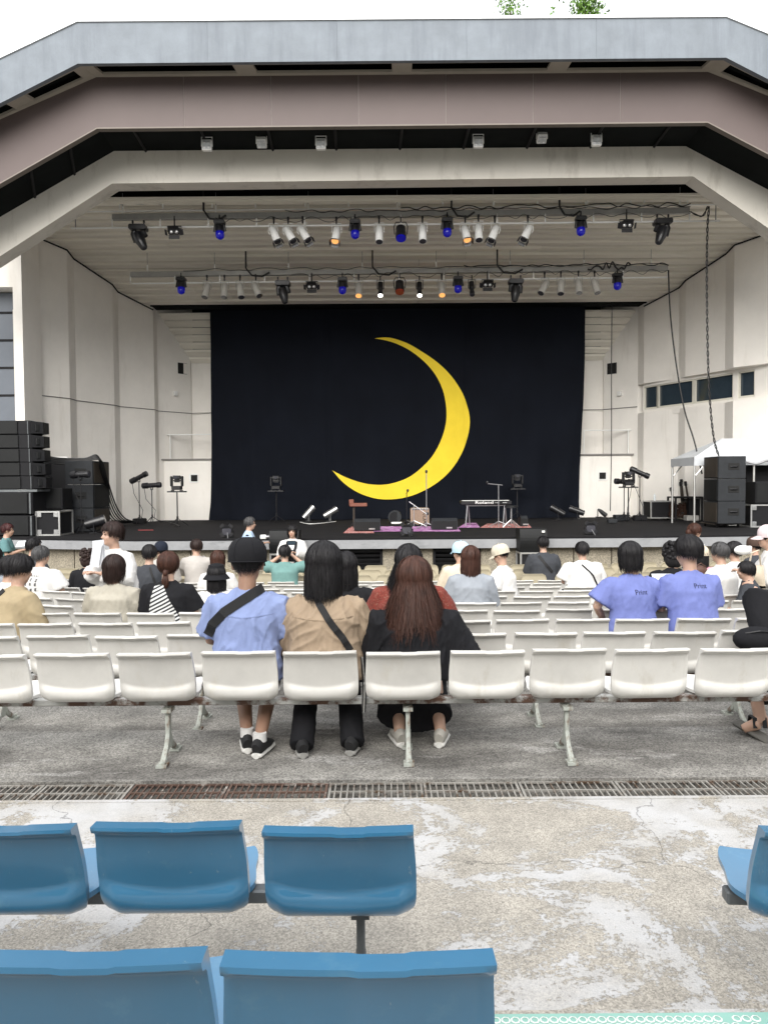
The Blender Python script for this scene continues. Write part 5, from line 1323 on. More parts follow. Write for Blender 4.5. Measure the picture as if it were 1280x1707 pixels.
# keyboard
b = onstage(810, 877); d = b.y; kb = thing('keyboard', 'black digital keyboard on a grey stand, back panel with white brand lettering', 'keyboard', b)
xa, xb = W(768, 838, d).x, W(853, 838, d).x; zk = W(810, 838, d).z
MB().box(((xa + xb) / 2, d + .16, zk), (xb - xa, .34, .10), bev=.012).build('case', M_blackp, kb)
MB().box(((xa + xb) / 2, d + .2, zk + .054), (xb - xa - .1, .16, .012)).build('key_bed', M_white, kb)
for x in (xa + .18, xb - .18):
    MB().tube([(x, d + .05, zk - .06), (x - .06, d - .05, STAGE_Z)], .018, 6).build('leg', M_steel, kb); MB().tube([(x + .05, d + .3, zk - .06), (x + .10, d + .4, STAGE_Z)], .018, 6).build('leg', M_steel, kb)
    MB().tube([(x, d + .05, zk - .06), (x, d + .3, zk - .06)], .018, 6).build('stand_bar', M_steel, kb)
MB().box(((xa + xb) / 2, d + .1, zk - .075), (xb - xa - .3, .05, .03)).build('stand_bar', M_steel, kb)
tx = obj('lettering', text_mesh('Roland', .13, M_white), None, kb, world=True); tx.matrix_basis = Matrix.Translation(Vector((W(807, 836, d).x, d - .012, zk + .005))) @ Matrix.Rotation(PI / 2, 4, 'X') @ Matrix.Diagonal((1.35, .8, 1, 1))
for x in (.25, .62): MB().box((xb - .42 + x * .3, d - .012, zk), (.2, .01, .02)).build('socket_row', M_chrome, kb)
b = onstage(852, 879); so = thing('stool', 'black round stool with chrome tripod legs beside the keyboard', 'stool', b)
MB().tube([b + Vector((0, 0, .50)), b + Vector((0, 0, .56))], .17, 16).build('seat', M_blackp, so); MB().tube([b + Vector((0, 0, .1)), b + Vector((0, 0, .5))], .02, 8).build('post', M_chrome, so)
for k in range(4):
    a = PI / 2 * k + .4; MB().tube([b + Vector((0, 0, .20)), b + Vector((math.cos(a) * .25, math.sin(a) * .25, .01))], .014, 6).build('leg', M_chrome, so)
# front fill speakers standing on cases before the stage
for i, (p0, p1, yt, yb, yc) in enumerate(((449, 498, 885, 922, 965), (866, 911, 882, 920, 962))):
    d = 15.55; x0, x1 = W(p0, 900, d).x, W(p1, 900, d).x
    zt_, zb_ = W(p0, yt, d).z, W(p0, yb, d).z
    lab = ['black curved front speaker on a case behind the man taking a photo', 'black curved front speaker on a case beside the man in dark grey'][i]
    t = thing('front_speaker', lab, 'loudspeaker', ((x0 + x1) / 2, d, zb_), 0, 'front speakers before the stage')
    n = 8; prof_ = [(-.10 * math.cos(PI * k / n - PI / 2) * 0 - .06 * math.sin(PI * k / n), zb_ + (zt_ - zb_) * k / n) for k in range(n + 1)]
    V = [(x, d + y, z) for x in (x0, x1) for y, z in prof_] ; m_ = n + 1
    Vb = [(x, d + .45, z) for x in (x0, x1) for z in (zb_, zt_)]; o = len(V)
    MB().add(V + Vb, [(k, m_ + k, m_ + k + 1, k + 1) for k in range(n)] + [tuple(range(m_)) + (o + 1, o), tuple(range(m_, 2 * m_)) + (o + 3, o + 2), (n, 2 * m_ - 1, o + 3, o + 1), (0, o, o + 2, m_)]).build('cabinet', M_grille, t)
    MB().box((x1 - .08, d - .065, zt_ - .05), (.06, .01, .04)).build('badge', M_white, t)
    flight_case(['flight case under the left front speaker', 'flight case under the right front speaker'][i] + ', white edged, before the stage', x0 + .02, x1 - .02, d - .02, .5, PIT_Z, zb_ - .01, False, None, 'cases under the front speakers')
# floor cables and small clutter on the stage
GK = 'cables snaking on the stage floor'
for i, (pp, r_, m_, lab) in enumerate(((((500, 871), (515, 874), (535, 873), (552, 871), (560, 870)), .012, M_white, 'white cable between the silver floor lamps'),
      (((190, 872), (215, 868), (260, 868), (285, 872), (300, 878)), .014, M_cable, 'black cable along the left wall foot'),
      (((1000, 862), (1030, 866), (1060, 862), (1085, 866), (1100, 868)), .014, M_cable, 'black cable along the right wall foot'),
      (((560, 836), (640, 838), (700, 838), (768, 836)), .0, None, ''))):
    if r_: loose_cable([onstage(*p) + Vector((0, 0, .012)) for p in pp], r_, lab + ' on the stage', 'cable', False, 'floor_cable', GK, m_)
for px, py, s_, lab in ((118, 884, .22, 'a'), (1035, 868, .4, 'b'), (1020, 872, .25, 'c'), (1152, 868, .35, 'd')):
    b = onstage(px, py); o = MB().box(b + Vector((0, 0, s_ * .22)), (s_, s_ * .8, s_ * .44), bev=.015).build('stage_box', M_sub if px != 1152 else M_silverd)
    tag(o, {'a': 'small black junction box before the left tower', 'b': 'black dimmer box among the right lamp stands', 'c': 'small black box on the floor before the right lamp stands', 'd': 'grey box on the floor below the tent pole'}[lab], 'box')
b = onstage(243, 884); o = MB().box(b + Vector((0, 0, .006)), (.38, .04, .010)).build('tape_strip', pm('red_tape', (.35, .05, .05), .6)); tag(o, 'short red tape strip on the black stage floor', 'tape')
b = onstage(1218, 876); o = MB().box(b + Vector((0, -.1, .01)), (.2, .06, .012)).build('paper_slip', M_white); tag(o, 'white paper slip on the stage before the right tower', 'paper')

# ================================================================ TREES BEHIND THE ROOF
M_leaf = pm('bright_leaf', (0.10, 0.20, 0.025), 0.6, var=.35, vscale=1.2); M_bark = pm('bark', (.12, .09, .06), .9, bump=.4, bscale=20)
def tree(label, px, py, d, rad, hgt, n, seed):
    rr = random.Random(seed); top = W(px, py, d); base = Vector((top.x, d, PIT_Z - .2))
    t = thing('tree', label, 'tree', base, 0, 'trees behind the band shell roof')
    tb = MB().tube([base, base.lerp(top, .5) + Vector((.2, 0, 0)), top - Vector((0, 0, .4))], [.22, .14, .03], 8)
    limbs = []
    for k in range(9):
        a = rr.uniform(0, 2 * PI); s_ = base.lerp(top, .55 + .045 * k); e = s_ + Vector((math.cos(a), math.sin(a), .9)) * rad * rr.uniform(.4, .8)
        e.z = min(e.z, top.z); tb.tube([s_, s_.lerp(e, .5) + Vector((0, 0, .05)), e], [.06, .04, .012], 5); limbs.append(e)
    tb.build('trunk', M_bark, t, smooth=True)
    lf = MB()
    clumps = [(limbs[k % 9] + Vector((rr.gauss(0, .3), rr.gauss(0, .3), rr.gauss(0, .3)))) for k in range(16)] + [top - Vector((rr.gauss(0, .25) * rad, 0, rr.uniform(0, hgt * .8))) for k in range(14)]
    for k in range(n):
        c = clumps[k % len(clumps)]; p = c + Vector((rr.gauss(0, .22), rr.gauss(0, .3), rr.gauss(0, .24)))
        if p.z > top.z + .05: p.z = top.z - rr.random() * .3
        u = Vector((rr.gauss(0, 1), rr.gauss(0, 1), rr.gauss(0, 1))).normalized(); v = u.cross(Vector((rr.gauss(0, 1), rr.gauss(0, 1), rr.gauss(0, 1)))).normalized(); s_ = rr.uniform(.05, .09)
        lf.add([p - u * s_, p + v * s_ * .5, p + u * s_, p - v * s_ * .5], [(0, 1, 2, 3)])
    lf.build('crown', M_leaf, t, fix=False)
tree('bright green leafy tree top showing above the roof edge', 975, -2, 29, .42, 2.2, 3200, 3)
tree('small pointed green tree top above the roof, left of the leafier one', 851, 2, 30, .22, 1.2, 900, 5)
tree('tiny twig top of a tree between the two green ones', 922, 20, 31, .12, .8, 160, 8)
# ================================================================ PEOPLE
JOBS = []
def queue(mb, voxel, smooth, name, mat, parent, post=None, extra=None):
    JOBS.append((mb, voxel, smooth, name, mat, parent, post, extra))
def run_jobs():
    tmp = []
    for mb, voxel, smooth, name, mat, parent, post, extra in JOBS:
        o = bpy.data.objects.new('tmp', mb.mesh('tmp', fix=False)); COL.objects.link(o)
        m = o.modifiers.new('r', 'REMESH'); m.mode = 'VOXEL'; m.voxel_size = voxel; m.use_smooth_shade = True
        if smooth: s_ = o.modifiers.new('s', 'SMOOTH'); s_.factor = .5; s_.iterations = smooth
        tmp.append(o)
    dg = bpy.context.evaluated_depsgraph_get(); dg.update()
    for o, (mb, voxel, smooth, name, mat, parent, post, extra) in zip(tmp, JOBS):
        me = bpy.data.meshes.new_from_object(o.evaluated_get(dg)); me.name = name
        if extra:
            bm = bmesh.new(); bm.from_mesh(me); ex = extra.mesh('x'); bm.from_mesh(ex); bm.to_mesh(me); bm.free(); bpy.data.meshes.remove(ex)
        for p in me.polygons: p.use_smooth = True
        me.materials.clear(); me.materials.append(mat)
        ob = obj(name, me, None, parent, world=False)
        if post: post(ob, me)
    for o in tmp:
        d_ = o.data; bpy.data.objects.remove(o); bpy.data.meshes.remove(d_)
    JOBS.clear()
M_skin = pm('skin', (0.45, 0.285, 0.21), 0.5, var=.06, vscale=9, sss=.12)
M_skin2 = pm('tanned_skin', (0.30, 0.175, 0.12), 0.5, var=.08, vscale=9, sss=.12)
def hair_mat(name, c): return pm(name, c, .55, var=.45, vscale=26, spec=.25, stretch=(1, 1, .25))
H_black = hair_mat('black_hair', (0.010, 0.009, 0.010)); H_brown = hair_mat('brown_hair', (0.050, 0.021, 0.014)); H_dbrown = hair_mat('dark_brown_hair', (0.022, 0.012, 0.010)); H_grey = hair_mat('greying_hair', (0.055, 0.054, 0.055)); H_red = hair_mat('reddish_hair', (0.05, 0.016, 0.016))
def cloth(name, c, var=.10, rough=.85, **k):
    k.setdefault('bump', .35); k.setdefault('bscale', 14); k.setdefault('bdist', .012)
    return pm(name, c, rough, var=var, vscale=7, spec=.2, **k)
C_blue = cloth('light_blue_shirt', (0.215, 0.265, 0.45)); C_tan = cloth('tan_shirt', (0.31, 0.235, 0.165)); C_blackc = cloth('black_cloth', (0.010, 0.010, 0.012))
C_white = cloth('white_cloth', (0.60, 0.59, 0.575)); C_peri = cloth('periwinkle_tee', (0.155, 0.185, 0.42)); C_greige = cloth('grey_beige_linen', (0.36, 0.335, 0.28))
C_navy = cloth('navy_denim', (0.014, 0.018, 0.030)); C_charc = cloth('charcoal_cloth', (0.045, 0.048, 0.055)); C_cream = cloth('cream_cloth', (0.58, 0.50, 0.39))
C_teal = cloth('teal_cloth', (0.095, 0.19, 0.195)); C_grey = cloth('grey_knit', (0.27, 0.29, 0.32)); C_pale = cloth('pale_blue_shirt', (0.36, 0.46, 0.60)); C_pink = cloth('pink_cloth', (0.62, 0.30, 0.36)); C_green = cloth('sage_tee', (0.13, 0.24, 0.225)); C_lgrey = cloth('light_grey_cloth', (0.40, 0.375, 0.35))
C_red = pm('red_woven_jacket', (0.16, 0.026, 0.017), .9, var=.35, vscale=55, patch=((.22, .10, .07), 90, .58, .03), bump=.4, bscale=60)
C_khaki = cloth('khaki_jacket', (0.33, 0.265, 0.165)); C_short = cloth('dark_shorts', (.03, .03, .035)); C_brownc = cloth('brown_cap_cloth', (.07, .045, .035))
M_sole = pm('white_rubber', (.62, .61, .58), .6, var=.1); M_soleg = pm('grey_rubber', (.25, .245, .23), .7, var=.1); M_canv = pm('black_canvas', (.012, .012, .013), .8)
M_straps = pm('black_webbing', (.008, .008, .009), .75, bump=.3, bscale=200)

def hair_strands(mb, n, seed, zend, spread=1.0, fringe=.045, jit=.02, width=.009, curl=0.0, wav=0.0, part_face=58, rx=.094, ry=.110, rz=.104, maxback=None):
    """ribbons from the crown over the skull, then hanging; zend(phi) = lowest z, phi measured from the back"""
    rr = random.Random(seed); C0 = Vector((0, -.010, .028))
    for k in range(n):
        phi = rr.uniform(-PI, PI)                       # 0 = back (-y)
        dirv = Vector((math.sin(phi), -math.cos(phi), 0))
        front = abs(phi) > R(180 - part_face)
        ze = (fringe if front else zend(phi)) + rr.gauss(0, jit)
        start = rr.uniform(.02, 1.1); lay = rr.uniform(-.002, .011); tw = rr.uniform(-.5, .5); wob = rr.uniform(-.25, .25)
        pts = []; th = start; N = 9
        a, b, c = rx + lay, ry + lay, rz + lay
        # polar walk down the ellipsoid to the equator, then fall
        tl = PI / 2 + (.25 if not front else 0)
        arc = []
        for i in range(14):
            t_ = start + (tl - start) * i / 13
            ph = phi + wob * (t_ - start); p = C0 + Vector((math.sin(ph) * a * math.sin(t_), -math.cos(ph) * b * math.sin(t_), c * math.cos(t_)))
            if p.z < ze: break
            arc.append(p)
        if not arc: continue
        last = arc[-1]
        if last.z > ze + .005 and len(arc) == 14:
            m = max(3, int((last.z - ze) / .03))
            for i in range(1, m + 1):
                u = i / m; z = last.z + (ze - last.z) * u
                out = Vector((dirv.x, dirv.y, 0)) * (spread * .035 * u - curl * u * u) + Vector((wav * math.sin(9 * u + k), wav * math.cos(8 * u + k * 2), 0))
                arc.append(Vector((last.x, last.y, z)) + out + Vector((rr.gauss(0, .002), rr.gauss(0, .002), 0)))
        if len(arc) < 3: continue
        side = Vector((-dirv.y, dirv.x, 0)); V = []; L = len(arc)
        for i, p in enumerate(arc):
            w = width * (1 - .75 * (i / (L - 1)) ** 2) * .5
            nn_ = (p - C0); nn_.z *= .3; nn_.normalize(); V += [p - side * w + nn_ * (w * tw), p + side * w - nn_ * (w * tw)]
        mb.add(V, [(2 * i, 2 * i + 1, 2 * i + 3, 2 * i + 2) for i in range(L - 1)])
def wrinkle(amp, freq=1.0, seed=0):
    def f(ob, me):
        off = Vector((seed * 3.7, seed * 1.9, seed * 5.1))
        N = [v.normal.copy() for v in me.vertices]
        for v, n in zip(me.vertices, N):
            p = v.co
            sx_ = 1 if p.x > 0 else -1; ax = abs(p.x); w_ = mn.noise(p * 2.5 + off) * .12
            q = Vector(((ax * .9 + p.z * .45 + w_) * 15, p.y * 5 + sx_ * 9, (p.z * .8 - ax * .5) * 3.6)) * freq + off
            r1 = max(0, 1 - abs(mn.noise(q)) * 2.6)
            q2 = Vector(((p.x - p.z * .35 + w_) * 24, p.y * 9, (p.z + p.x * .3) * 6)) * freq + off
            r2 = max(0, 1 - abs(mn.noise(q2)) * 2.6)
            v.co = p + n * (amp * (r1 ** 2.5 - .2) + amp * .45 * (r2 ** 2.5 - .2))
        me.update()
    return f
def ribbon_on(me, path, width, off=.007, front=False):
    """ribbon laid on a mesh; path = local (x, z) points seen from behind; returns MB"""
    bv = BVHTree.FromPolygons([v.co for v in me.vertices], [p.vertices for p in me.polygons])
    P = []
    for (x0, z0), (x1, z1) in zip(path, path[1:]):
        for k in range(10): P.append((x0 + (x1 - x0) * k / 10, z0 + (z1 - z0) * k / 10))
    P.append(path[-1]); L, Rr = [], []
    for i, (x, z) in enumerate(P):
        a, b = P[max(i - 1, 0)], P[min(i + 1, len(P) - 1)]; t = Vector((b[0] - a[0], 0, b[1] - a[1])).normalized(); s_ = Vector((-t.z, 0, t.x)) * width / 2
        o = []
        for sg in (-1, 0, 1):
            q = Vector((x, 0, z)) + s_ * sg; h = bv.ray_cast(Vector((q.x, 1.5 if front else -1.5, q.z)), Vector((0, -1 if front else 1, 0)))
            o.append(h[0].y if h[0] else None)
        ok = [v for v in o if v is not None]
        if not ok: continue
        y = max(ok) + off if front else min(ok) - off
        L.append(Vector((x, y, z)) - s_); Rr.append(Vector((x, y, z)) + s_)
    n = len(L); mb = MB(); bk = Vector((0, .006, 0))
    # smooth y
    for _ in range(3):
        yy = [l.y for l in L]
        for i in range(1, n - 1): L[i].y = Rr[i].y = (max if front else min)(yy[i], (yy[i - 1] + yy[i] + yy[i + 1]) / 3)
    V = L + Rr + [p + bk for p in L] + [p + bk for p in Rr]
    F_ = []
    for i in range(n - 1): F_ += [(i, n + i, n + i + 1, i + 1), (2 * n + i, 2 * n + i + 1, 3 * n + i + 1, 3 * n + i), (i, i + 1, 2 * n + i + 1, 2 * n + i), (n + i, 3 * n + i, 3 * n + i + 1, n + i + 1)]
    mb.add(V, F_); return mb
def text_on(me, body, size, cx, cz, mat, off=.004):
    tm = text_mesh(body, size, mat, extrude=.0)
    bm = bmesh.new(); bm.from_mesh(tm); bmesh.ops.triangulate(bm, faces=bm.faces); bm.to_mesh(tm); bm.free()
    bv = BVHTree.FromPolygons([v.co for v in me.vertices], [p.vertices for p in me.polygons])
    for v in tm.vertices:
        x, z = cx + v.co.x, cz + v.co.y; h = bv.ray_cast(Vector((x, -1.5, z)), Vector((0, 1, 0)))
        v.co = Vector((x, (h[0].y if h[0] else 0) - off, z))
    tm.update(); return tm
PEOPLE = {}
def person(key, label, px, py, d, fz, yaw=0, pose='sit', shirt=None, sleeve='short', bottom=None, hair='short', hcol=None, hat=None, sw=.185, sh=.40, arms='lap', lean=0.03, tilt=0, hturn=0,
           build=1.0, vox=None, face=False, skin=None, feet=None, loose=1.0, seed=0, group='people in the audience', post=None, skirt=False, foot_y=.52, shoes=True, wr=.006, hs=1.0, hemz=None, elbows=None, legs=True):
    skin = skin or M_skin; bottom = bottom or C_navy; hcol = hcol or H_black
    vox = vox or (.0095 if d < 5 else .013 if d < 9 else .017)
    Hd = W(px, py, d); hz = Hd.z - fz; zs = hz - .190 * hs
    sit = pose == 'sit'
    zp = sh + .09 if sit else hz * .56
    by = .10 + .125 * build + .018 * loose if sit else 0.0
    hy = by + .03 + lean
    M = Matrix.Rotation(R(yaw), 4, 'Z'); off = M @ Vector((0, hy + .02, 0))
    root = thing('person', label, 'person', (Hd.x - off.x, Hd.y - off.y, fz), R(yaw), group)
    PEOPLE[key] = (root, zs, by, lean, sw)
    L = zs - zp
    def ty(z): return by + .02 + (lean) * max(0, (z - zp) / max(L, .1))
    # ---- body (skin): head, neck, arms, lower legs and torso core in one surface
    hc = Vector((0, hy + .02, hz)); Rh = (Matrix.Rotation(R(hturn), 3, 'Z') @ Matrix.Rotation(R(-tilt), 3, 'X'))
    hp = lambda x, y, z: hc + Rh @ (Vector((x, y, z)) * hs)
    b = MB()
    b.ball(hp(0, -.012, .025), (.077 * hs, .093 * hs, .100 * hs), 18, 12, Rh); b.ball(hp(0, .022, -.045), (.060 * hs, .070 * hs, .078 * hs), 16, 10, Rh)
    b.ball(hp(0, .060, -.085), (.030 * hs, .028 * hs, .026 * hs), 10, 8, Rh)
    b.tube([hp(0, .078, .012), hp(0, .092, -.010), hp(0, .106, -.030), hp(0, .088, -.038)], [.010, .013, .016, .010], 8)
    for s_ in (-1, 1):
        b.ball(hp(s_ * .079, -.005, -.012), (.013 * hs, .022 * hs, .034 * hs), 8, 7, Rh); b.ball(hp(s_ * .036, .062, -.035), (.028, .024, .026), 8, 7, Rh); b.ball(hp(s_ * .03, .078, .022), (.03, .014, .012), 8, 6, Rh)
    b.tube([hp(0, -.012, -.04), Vector((0, ty(zs) + .0, zs + .06)), Vector((0, ty(zs), zs - .02))], [.053, .056, .075], 12)
    b.tube([Vector((0, ty(z), z)) for z in (zp - .06, zp, zp + .4 * L, zp + .75 * L, zs, zs + .04)], [(.15, .11), (.155, .115), (.135, .10), (.15, .105), (sw * .85, .08), (.08, .06)], 16, up=Vector((0, 1, 0)))
    S, E, Wr = {}, {}, {}
    for s_ in (-1, 1):
        y = ty(zs); S[s_] = Vector((s_ * (sw - .015), y, zs - .035))
        if elbows and s_ in elbows: e, w_ = elbows[s_]; E[s_] = Vector(e) + Vector((0, y, zs)); Wr[s_] = Vector(w_) + Vector((0, y, zs))
        elif arms == 'lap': E[s_] = Vector((s_ * (sw + .05), y + .06, zs - .27)); Wr[s_] = Vector((s_ * .10, y + .30, zs - .33))
        elif arms == 'side': E[s_] = Vector((s_ * (sw + .05), y - .02, zs - .29)); Wr[s_] = Vector((s_ * (sw + .05), y + .09, zs - .52))
        elif arms == 'photo': E[s_] = Vector((s_ * (sw + .13), y + .10, zs - .04)); Wr[s_] = Vector((s_ * .07, y + .26, zs + .15))
        elif arms == 'hold': E[s_] = Vector((s_ * (sw + .04), y + .03, zs - .27)); Wr[s_] = Vector((s_ * .08, y + .28, zs - .20))
        elif arms == 'mouth': E[s_] = Vector((s_ * (sw + .05), y + .12, zs - .22)); Wr[s_] = Vector((s_ * .05, y + .20, zs + .02))
        b.tube([S[s_], S[s_].lerp(E[s_], .5), E[s_], E[s_].lerp(Wr[s_], .4), Wr[s_]], [.046, .044, .037, .037, .026], 10)
    hand = MB()
    for s_ in (-1, 1):
        dr = (Wr[s_] - E[s_]).normalized(); sd = dr.cross(Vector((0, 0, 1)));
        if sd.length < .2: sd = dr.cross(Vector((0, 1, 0)))
        sd.normalize(); upv = sd.cross(dr); w_ = Wr[s_]
        pc = w_ + dr * .045
        b.tube([w_ - dr * .01, w_ + dr * .03, w_ + dr * .075], [(.026, .018), (.038, .016), (.040, .014)], 10, up=upv)
        for i, ln in enumerate((.062, .070, .066, .052)):
            r0 = w_ + dr * .072 + sd * ((i - 1.5) * .020)
            hand.tube([r0 - dr * .015, r0 + dr * ln * .45 - upv * .004, r0 + dr * ln * .8 - upv * .018, r0 + dr * ln * .86 - upv * .036], [.0092, .0088, .0078, .006], 7)
        t0 = w_ + dr * .022 - sd * (.030 * s_)
        hand.tube([t0, t0 + dr * .025 - sd * (.018 * s_) - upv * .008, t0 + dr * .05 - sd * (.018 * s_) - upv * .02], [.012, .0105, .008], 7)
    # legs
    K, A_ = {}, {}
    for i, s_ in enumerate((-1, 1)):
        if sit:
            Hh = Vector((s_ * .09, by + .05, zp - .01)); K[s_] = Vector((s_ * .12, by + .45, sh + .07))
            f_ = feet[i] if feet else (s_ * .12, foot_y)
            A_[s_] = Vector((f_[0], f_[1], .095))
        else:
            Hh = Vector((s_ * .085, 0, zp)); K[s_] = Vector((s_ * .09, .02, zp * .52)); A_[s_] = Vector((s_ * .09, -.01 + .05 * s_, .09))
        if legs: b.tube([Hh, Hh.lerp(K[s_], .5), K[s_], K[s_].lerp(A_[s_], .35), A_[s_], A_[s_] - Vector((0, 0, .05))], [.082, .072, .055, .056, .036, .036], 12)
    queue(b, vox, 2, 'body', skin, root, None, hand)
    if face:
        for s_ in (-1, 1):
            MB().ball(hp(s_ * .031, .083, .004), (.012, .006, .006), 8, 6, Rh).build('eye', M_black, root, True, False)
            MB().box(hp(s_ * .032, .086, .026), (.034, .006, .006), Rh).build('eyebrow', hcol, root, False, False)
        MB().ball(hp(0, .090, -.062), (.020, .006, .006), 8, 6, Rh).build('mouth', pm('lips', (.36, .11, .10), .45), root, True, False)
    # ---- shirt
    g = .018 * loose + .004
    st = MB(); hem = hemz if hemz is not None else (sh + .03 if sit else zp - .10)
    rings = [(hem, .165 * build + g * 1.3, .12 * build + g), (zp + .05, .165 * build + g * 1.2, .12 * build + g), (zp + .4 * L, .155 * build + g, .108 * build + g), (zp + .72 * L, .165 * build + g, .112 * build + g), (zs - .05, sw * .98 + g * .5, .098 + g * .6), (zs + .0, sw * .82, .085 + g * .3), (zs + .035, sw * .5, .07), (zs + .055, .066, .066)]
    st.tube([Vector((0, ty(z), z)) for z, _, _ in rings], [(rx, ry) for _, rx, ry in rings], 20, up=Vector((0, 1, 0)))
    for s_ in (-1, 1):
        a0 = S[s_] - Vector((s_ * .05, 0, -.01))
        if sleeve == 'short': st.tube([a0, S[s_], S[s_].lerp(E[s_], .45), S[s_].lerp(E[s_], .80)], [.062, .060 + g * .5, .062 + g, .066 + g * 1.3], 12)
        elif sleeve == 'long': st.tube([a0, S[s_], S[s_].lerp(E[s_], .5), E[s_], E[s_].lerp(Wr[s_], .5), E[s_].lerp(Wr[s_], .93)], [.062, .060 + g * .5, .058 + g, .056 + g, .048 + g, .036 + g * .8], 12)
        elif sleeve == 'wide': st.tube([a0, S[s_], S[s_].lerp(E[s_], .5), S[s_].lerp(E[s_], 1.05)], [.066, .07 + g, .085 + g, .105 + g], 14); st.tube([S[s_].lerp(E[s_], .9), E[s_], E[s_].lerp(Wr[s_], .7)], [.08 + g, .085 + g, .085 + g], 14)
    def after(ob, me):
        if wr: wrinkle(wr * (1 if d < 9 else .8), 1.0 if d < 9 else .8, seed)(ob, me)
        if post: post(ob, me, root)
    queue(st, vox, 3, 'shirt', shirt, root, after)
    # ---- trousers / skirt / bare legs
    bt = MB()
    if sit:
        bt.ball((0, by + .04, zp - .02), (.175 * build, .15, .10), 16, 10)
        for s_ in (-1, 1):
            Hh = Vector((s_ * .09, by + .05, zp - .01)); k_ = K[s_]
            if skirt: continue
            if bottom is C_short: bt.tube([Hh, Hh.lerp(k_, .5), k_ + Vector((0, .01, 0)), k_.lerp(A_[s_], .12)], [.10, .092, .082, .085], 12)
            else: bt.tube([Hh, Hh.lerp(k_, .5), k_ + Vector((0, .02, 0)), k_.lerp(A_[s_], .5), A_[s_] + Vector((0, 0, -.045))], [.10, .090, .075, .072, .074], 12)
        if skirt: bt.tube([Vector((0, by + .05, zp)), Vector((0, by + .28, sh + .08)), Vector((0, by + .42, sh + .02)), Vector((0, by + .40, sh - .15)), Vector((0, foot_y - .05, .17))], [(.18, .10), (.21, .10), (.22, .11), (.225, .12), (.235, .13)], 18, up=Vector((0, 1, 0)))
    else:
        if skirt: bt.tube([Vector((0, 0, z)) for z in (zp + .12, zp, zp * .6, zp * .25)], [(.15, .11), (.18, .135), (.22, .17), (.26, .20)], 18, up=Vector((0, 1, 0)))
        else:
            bt.tube([Vector((0, 0, z)) for z in (zp - .1, zp, zp + .1)], [(.16, .12), (.165, .125), (.15, .11)], 16, up=Vector((0, 1, 0)))
            for s_ in (-1, 1): bt.tube([Vector((s_ * .085, 0, zp)), K[s_], A_[s_]], [.098, .078, .066], 12)
    if legs: queue(bt, vox * 1.1, 2, 'skirt' if skirt else 'shorts' if bottom is C_short else 'trousers', bottom, root, wrinkle(.004, 1, seed + 5) if d < 7 else None)
    # ---- shoes
    if shoes and legs:
        for i, s_ in enumerate((-1, 1)):
            a = A_[s_]; t_ = Matrix.Rotation(R(-s_ * 12), 3, 'Z'); u = t_ @ Vector((0, 1, 0))
            base = Vector((a.x, a.y, 0))
            so = MB().tube([base - u * .065 + Vector((0, 0, .014)), base - u * .055 + Vector((0, 0, .014)), base + u * .06 + Vector((0, 0, .014)), base + u * .15 + Vector((0, 0, .014)), base + u * .185 + Vector((0, 0, .014))], [(.020, .017), (.034, .017), (.042, .017), (.044, .016), (.026, .014)], 12, up=Vector((0, 0, 1)))
            # swap axes: first radius is sideways
            up_ = MB().tube([base - u * .062 + Vector((0, 0, .05)), base - u * .04 + Vector((0, 0, .06)), base + u * .03 + Vector((0, 0, .055)), base + u * .10 + Vector((0, 0, .042)), base + u * .17 + Vector((0, 0, .030))], [(.026, .042), (.037, .052), (.039, .046), (.041, .030), (.028, .016)], 12, up=Vector((0, 0, 1)))
            um, sm_ = (M_canv, M_sole) if key not in ('hero_black',) else (pm('grey_sneaker', (.42, .40, .36), .7, var=.15), M_sole)
            if key == 'hero_tan': sm_ = M_soleg
            sho = up_.build('shoe', um, root, True, False); so.build('sole', sm_, sho, True, False)
            if key == 'hero_cap':
                MB().tube([Vector((a.x, a.y, .085)), Vector((a.x, a.y, .135))], [.042, .041], 12).build('sock', C_white, root, True, False)
    # ---- hair
    n = 2600 if d < 5 else 1300 if d < 9 else 420
    wdt = .0038 if d < 5 else .006 if d < 9 else .011
    hm = MB(); hm.m = Matrix.Translation(hc) @ Rh.to_4x4() @ Matrix.Scale(hs, 4)
    sh_ = MB(); sh_.m = hm.m @ Matrix.Translation((0, -.004, .0)) @ Matrix.Scale(.955, 4)
    if hat and hair == 'short': hair = 'nape'
    if hair == 'nape':
        sh_.ball((0, -.033, .0), (.078, .071, .05), 16, 10)
        hair_strands(hm, n // 2, seed, lambda p: -.030 - .02 * math.cos(p), .0, .06, .010, wdt, curl=.03, rx=.082, ry=.098, rz=.09)
    elif hair == 'short':
        sh_.ball((0, -.012, .050), (.086, .102, .084), 16, 10); sh_.ball((0, -.036, .01), (.079, .070, .066), 16, 10)
        hair_strands(hm, n, seed, lambda p: -.022 - .030 * math.cos(p), .1, .055, .013, wdt, curl=.02)
    elif hair == 'bob':
        sh_.ball((0, -.012, .048), (.090, .104, .088), 16, 10); sh_.ball((0, -.042, -.02), (.094, .072, .105), 16, 10)
        hair_strands(hm, n, seed, lambda p: -.115 if abs(p) < 2.0 else -.08, .35, .035, .014, wdt * 1.1, curl=.03, part_face=50)
    elif hair == 'shoulder':
        sh_.ball((0, -.012, .048), (.090, .104, .088), 16, 10); sh_.tube([(0, -.045, .05), (0, -.05, -.06), (0, -.055, -.11), (0, -.055, -.14)], [(.088, .065), (.098, .062), (.100, .055), (.085, .035)], 14, up=Vector((0, 1, 0)))
        hair_strands(hm, n, seed, lambda p: -.168 if abs(p) < 1.9 else -.14, .45, .03, .022, wdt * 1.1, curl=.012, part_face=45)
    elif hair == 'long':
